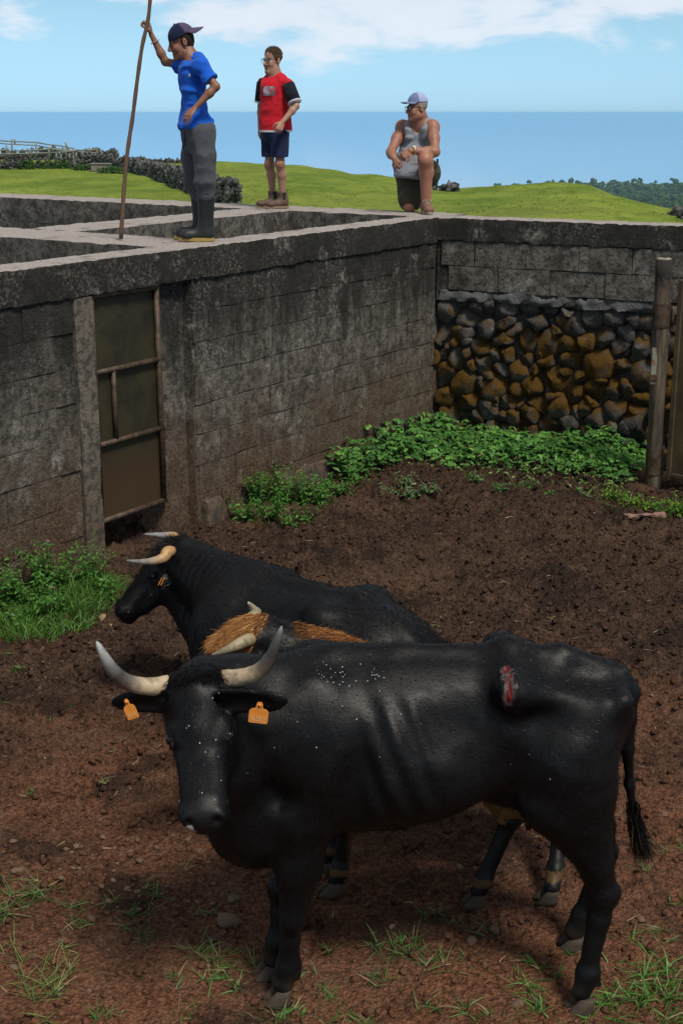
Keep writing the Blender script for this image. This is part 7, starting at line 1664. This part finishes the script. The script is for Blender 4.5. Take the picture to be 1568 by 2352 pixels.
# ------------------------------------------------------------------ the field: dry stone walls, timber pen, bushes
def m_dry(g, b):
    n = g.noise(g.pos(), 3, 5, 0.7); g.put(b.inputs['Base Color'], g.mix(g.ramp(n, 0.35, 0.7), (0.016, 0.016, 0.017), (0.17, 0.165, 0.16))); b.inputs['Roughness'].default_value = 0.95
DRY = material('field_basalt', fn=m_dry)
def dry_wall(label, pts, height, sz, seed, dens=1.0):
    r = np.random.default_rng(seed); pts = np.array(pts); cp = catmull(pts, 120); base = pts.mean(0); t = tag(empty('dry_stone_wall', base), label, 'wall', 'dry stone walls in the field'); seg = np.linalg.norm(np.diff(cp, axis=0), axis=1); cum = np.concatenate([[0], np.cumsum(seg)]); L = cum[-1]
    n = int(L * height / (sz * sz) * 1.7 * dens); vs = []; fs = []; k = 0
    for i in range(n):
        s = r.uniform(0, L); c = np.array([np.interp(s, cum, cp[:, j]) for j in range(3)]); j = min(int(np.searchsorted(cum, s)), 118); d = unit((cp[j + 1] - cp[j]) * V(1, 1, 0)); nn = V(d[1], -d[0], 0)
        if nn[1] > 0: nn = -nn
        h = r.uniform(-0.1, 1) * height * (0.9 + 0.25 * float(vnoise(c[None], 0.4, 3)[0])); c = c + nn * (0.30 - 0.12 * h / height) * r.uniform(-0.2, 1) + ZUP * h
        vs.append(IV * sz * r.uniform(0.35, 0.75, 3) * r.uniform(0.75, 1.25, (len(IV), 1)) + c); fs.append(IF + k); k += len(IV)
    o = child('stones', mesh_np('stones', np.concatenate(vs), np.concatenate(fs), DRY, False), t); o['kind'] = 'stuff'
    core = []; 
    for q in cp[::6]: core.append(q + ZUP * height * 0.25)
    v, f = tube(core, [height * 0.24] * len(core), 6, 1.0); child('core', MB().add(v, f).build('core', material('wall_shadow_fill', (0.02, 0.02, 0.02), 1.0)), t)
TP = lambda *l: [T(x, y) for x, y in l]
dry_wall('long dry stone wall running down the pasture behind the boy in blue', TP((-70, 390), (0, 389), (70, 387), (140, 386), (200, 386), (262, 391), (330, 402), (400, 424), (455, 447), (510, 466), (550, 479)), 0.95, 0.21, 2)
dry_wall('dark dry stone wall behind the timber pen', [p + V(0, 6, 0) for p in TP((-60, 372), (0, 371), (60, 370), (120, 371), (200, 374), (250, 378))], 1.15, 0.34, 5)
dry_wall('thin distant dry stone wall on the crest behind both boys', TP((262, 371), (330, 373), (420, 375), (470, 377)), 0.5, 0.30, 6)
dry_wall('low distant stone wall right of the kneeling person', TP((1000, 436), (1025, 438), (1052, 440)), 0.45, 0.25, 7)
dry_wall('piece of stone wall at the far right below the woodland', [p - V(0, 0, 0.1) for p in TP((1535, 492), (1570, 500), (1620, 512))], 0.35, 0.18, 8)
GW = material('grey_timber', fn=lambda g, b: g.put(b.inputs['Base Color'], g.mix(g.noise(g.pos(), 4, 4, 0.7), (0.12, 0.12, 0.10), (0.30, 0.31, 0.27))))
Yf = T(100, 386)[1] - 3.0
pen = tag(empty('timber_pen', V(*T(110, 388))), 'grey timber cattle pen of posts and rails beside the stone walls', 'pen')
def rail(name, a, b_, r, dy=0.0): child(name, MB().add(*tube([P(*a, Yf + dy), (P(*a, Yf + dy) + P(*b_, Yf + dy)) / 2 + V(0, 0, -0.03), P(*b_, Yf + dy)], [r] * 3, 6)).build(name, GW, True), pen)
for a, b_ in (((-40, 320), (84, 327)), ((84, 327), (140, 335)), ((140, 335), (172, 341))): rail('rail', a, b_, 0.055, 2)
for a, b_ in (((-40, 326), (84, 334)), ((84, 334), (172, 347)), ((172, 347), (224, 351))): rail('rail', a, b_, 0.05, 1.8)
for a, b_ in (((-40, 354), (112, 351)), ((112, 351), (174, 346)), ((174, 345), (225, 343)), ((20, 347), (115, 342)), ((115, 342), (170, 347)), ((-20, 345), (15, 344))): rail('rail', a, b_, 0.055, 0)
for (x0, y0, x1, y1) in ((15, 334, 17, 360), (28, 320, 28, 362), (34, 319, 35, 330), (83, 325, 83, 366), (65, 341, 65, 357), (113, 339, 114, 370), (130, 350, 130, 372), (141, 354, 140, 374), (152, 331, 153, 368), (150, 327, 155, 338), (169, 339, 168, 360), (168, 357, 173, 384), (190, 344, 191, 362), (206, 339, 205, 352), (224, 343, 224, 354), (231, 344, 236, 358), (176, 350, 176, 364), (160, 352, 160, 366)): rail('post', (x0, y0), (x1, y1), 0.065, 0.4)
tr = tag(empty('water_trough', T(236, 393)), 'small grey concrete trough at the end of the timber pen', 'trough')
c = T(236, 394); child('basin', MB().add(box_v(c + V(0, 0, 0.25), 1.5, 0.8, 0.5), BOXF).build('basin', material('trough_concrete', (0.20, 0.19, 0.17), 0.9), bevel=0.04), tr); child('rim', MB().add(box_v(c + V(0, 0, 0.53), 1.62, 0.92, 0.07), BOXF).build('rim', material('trough_concrete'), bevel=0.02), tr)
def bush(x, y, w, h, label, seed):
    c = T(x, y); t = tag(empty('bush', c), label, 'bush', 'bushes by the timber pen'); Lv = Leaves(); n = 1000; r = np.random.default_rng(seed); d = r.normal(0, 1, (n, 3)); d /= np.linalg.norm(d, axis=1)[:, None]; d[:, 2] = np.abs(d[:, 2]); p = c + V(0, -0.5, 0) + d * V(w, w * 0.6, h) * r.uniform(0.35, 1.0, (n, 1)) * (1 + 0.25 * vnoise(d + seed, 3, 2))[:, None]
    Lv.leaf(p, d + r.normal(0, 0.6, (n, 3)), d + ZUP, 0.12, 0.05, mixc(V(0.03, 0.085, 0.014), V(0.08, 0.17, 0.03), n)); child('foliage', Lv.mesh('foliage'), t)
    child('stem', MB().add(*tube([c, c + V(0.05, -0.4, h * 0.5)], [0.06, 0.03], 6)).build('stem', POLE, True), t)
for i, (x, y, w, h, lb) in enumerate(((66, 388, 0.9, 1.0, 'round green bush against the stone wall at far left'), (115, 387, 0.9, 0.7, 'low bush under the timber pen posts'), (147, 387, 0.8, 0.8, 'green bush just left of the leaning pen post'), (196, 390, 1.1, 0.6, 'spreading bush left of the concrete trough'), (262, 398, 1.2, 0.6, 'low bush right of the concrete trough'))): bush(x, y, w * 0.8, h * 0.7, lb, 60 + i)

# tufts that roughen the pasture
def tufts():
    Lv = Leaves(); r = np.random.default_rng(12); n = 8000; Y = 15 * (150 / 15) ** r.uniform(0.25, 1, n); u = r.uniform(-0.30, 0.30, n); X = u * Y; ok = (Y > wall_Y(u) + 0.5) & (Y < np.interp(u, _u, CREST[:, 2]) + 3); X, Y = X[ok], Y[ok]; n = len(X); dens = vnoise(np.stack([X, Y, 0 * X], 1), 0.12, 4) * 0.5 + 0.5 > r.random(n) * 0.8; X, Y = X[dens], Y[dens]; n = len(X)
    p = np.stack([X, Y, terrain_z(X, Y) - 0.02], 1)
    for k in range(3):
        a = rnd(0, 6.28, n); lay = rnd(0.3, 1.3, n); d = np.stack([np.cos(a) * lay, np.sin(a) * lay, np.ones(n)], 1); Lv.blade(p + RNG.normal(0, 0.06, (n, 3)) * V(1, 1, 0), d, rnd(0.05, 0.13, n), rnd(0.012, 0.03, n), mixc(V(0.095, 0.165, 0.02), V(0.24, 0.30, 0.055), n), rnd(0.2, 0.9, n))
    tag(link('pasture_tufts', Lv.mesh('pasture_tufts')), 'coarse grass tufts over the pasture', 'grass', kind='stuff')
tufts()
# ------------------------------------------------------------------ the air: thin even haze over land and sea
def haze():
    m = bpy.data.materials.new('sea_haze'); m.use_nodes = True; g = NT(m.node_tree); g.n.clear()
    v = g('ShaderNodeVolumePrincipled'); v.inputs['Color'].default_value = (0.52, 0.83, 1.0, 1); v.inputs['Density'].default_value = 0.00009; v.inputs['Anisotropy'].default_value = 0.0
    o = g('ShaderNodeOutputMaterial', Volume=v)
    R = 410000.0; c = V(0, 0, (-221.5 + 6.0) / 2)
    me = MB().add(box_v(c, 2 * R, 2 * R, 227.5), BOXF).build('haze', m)
    tag(link('haze', me), 'thin pale blue sea haze', 'haze', kind='stuff')
haze()
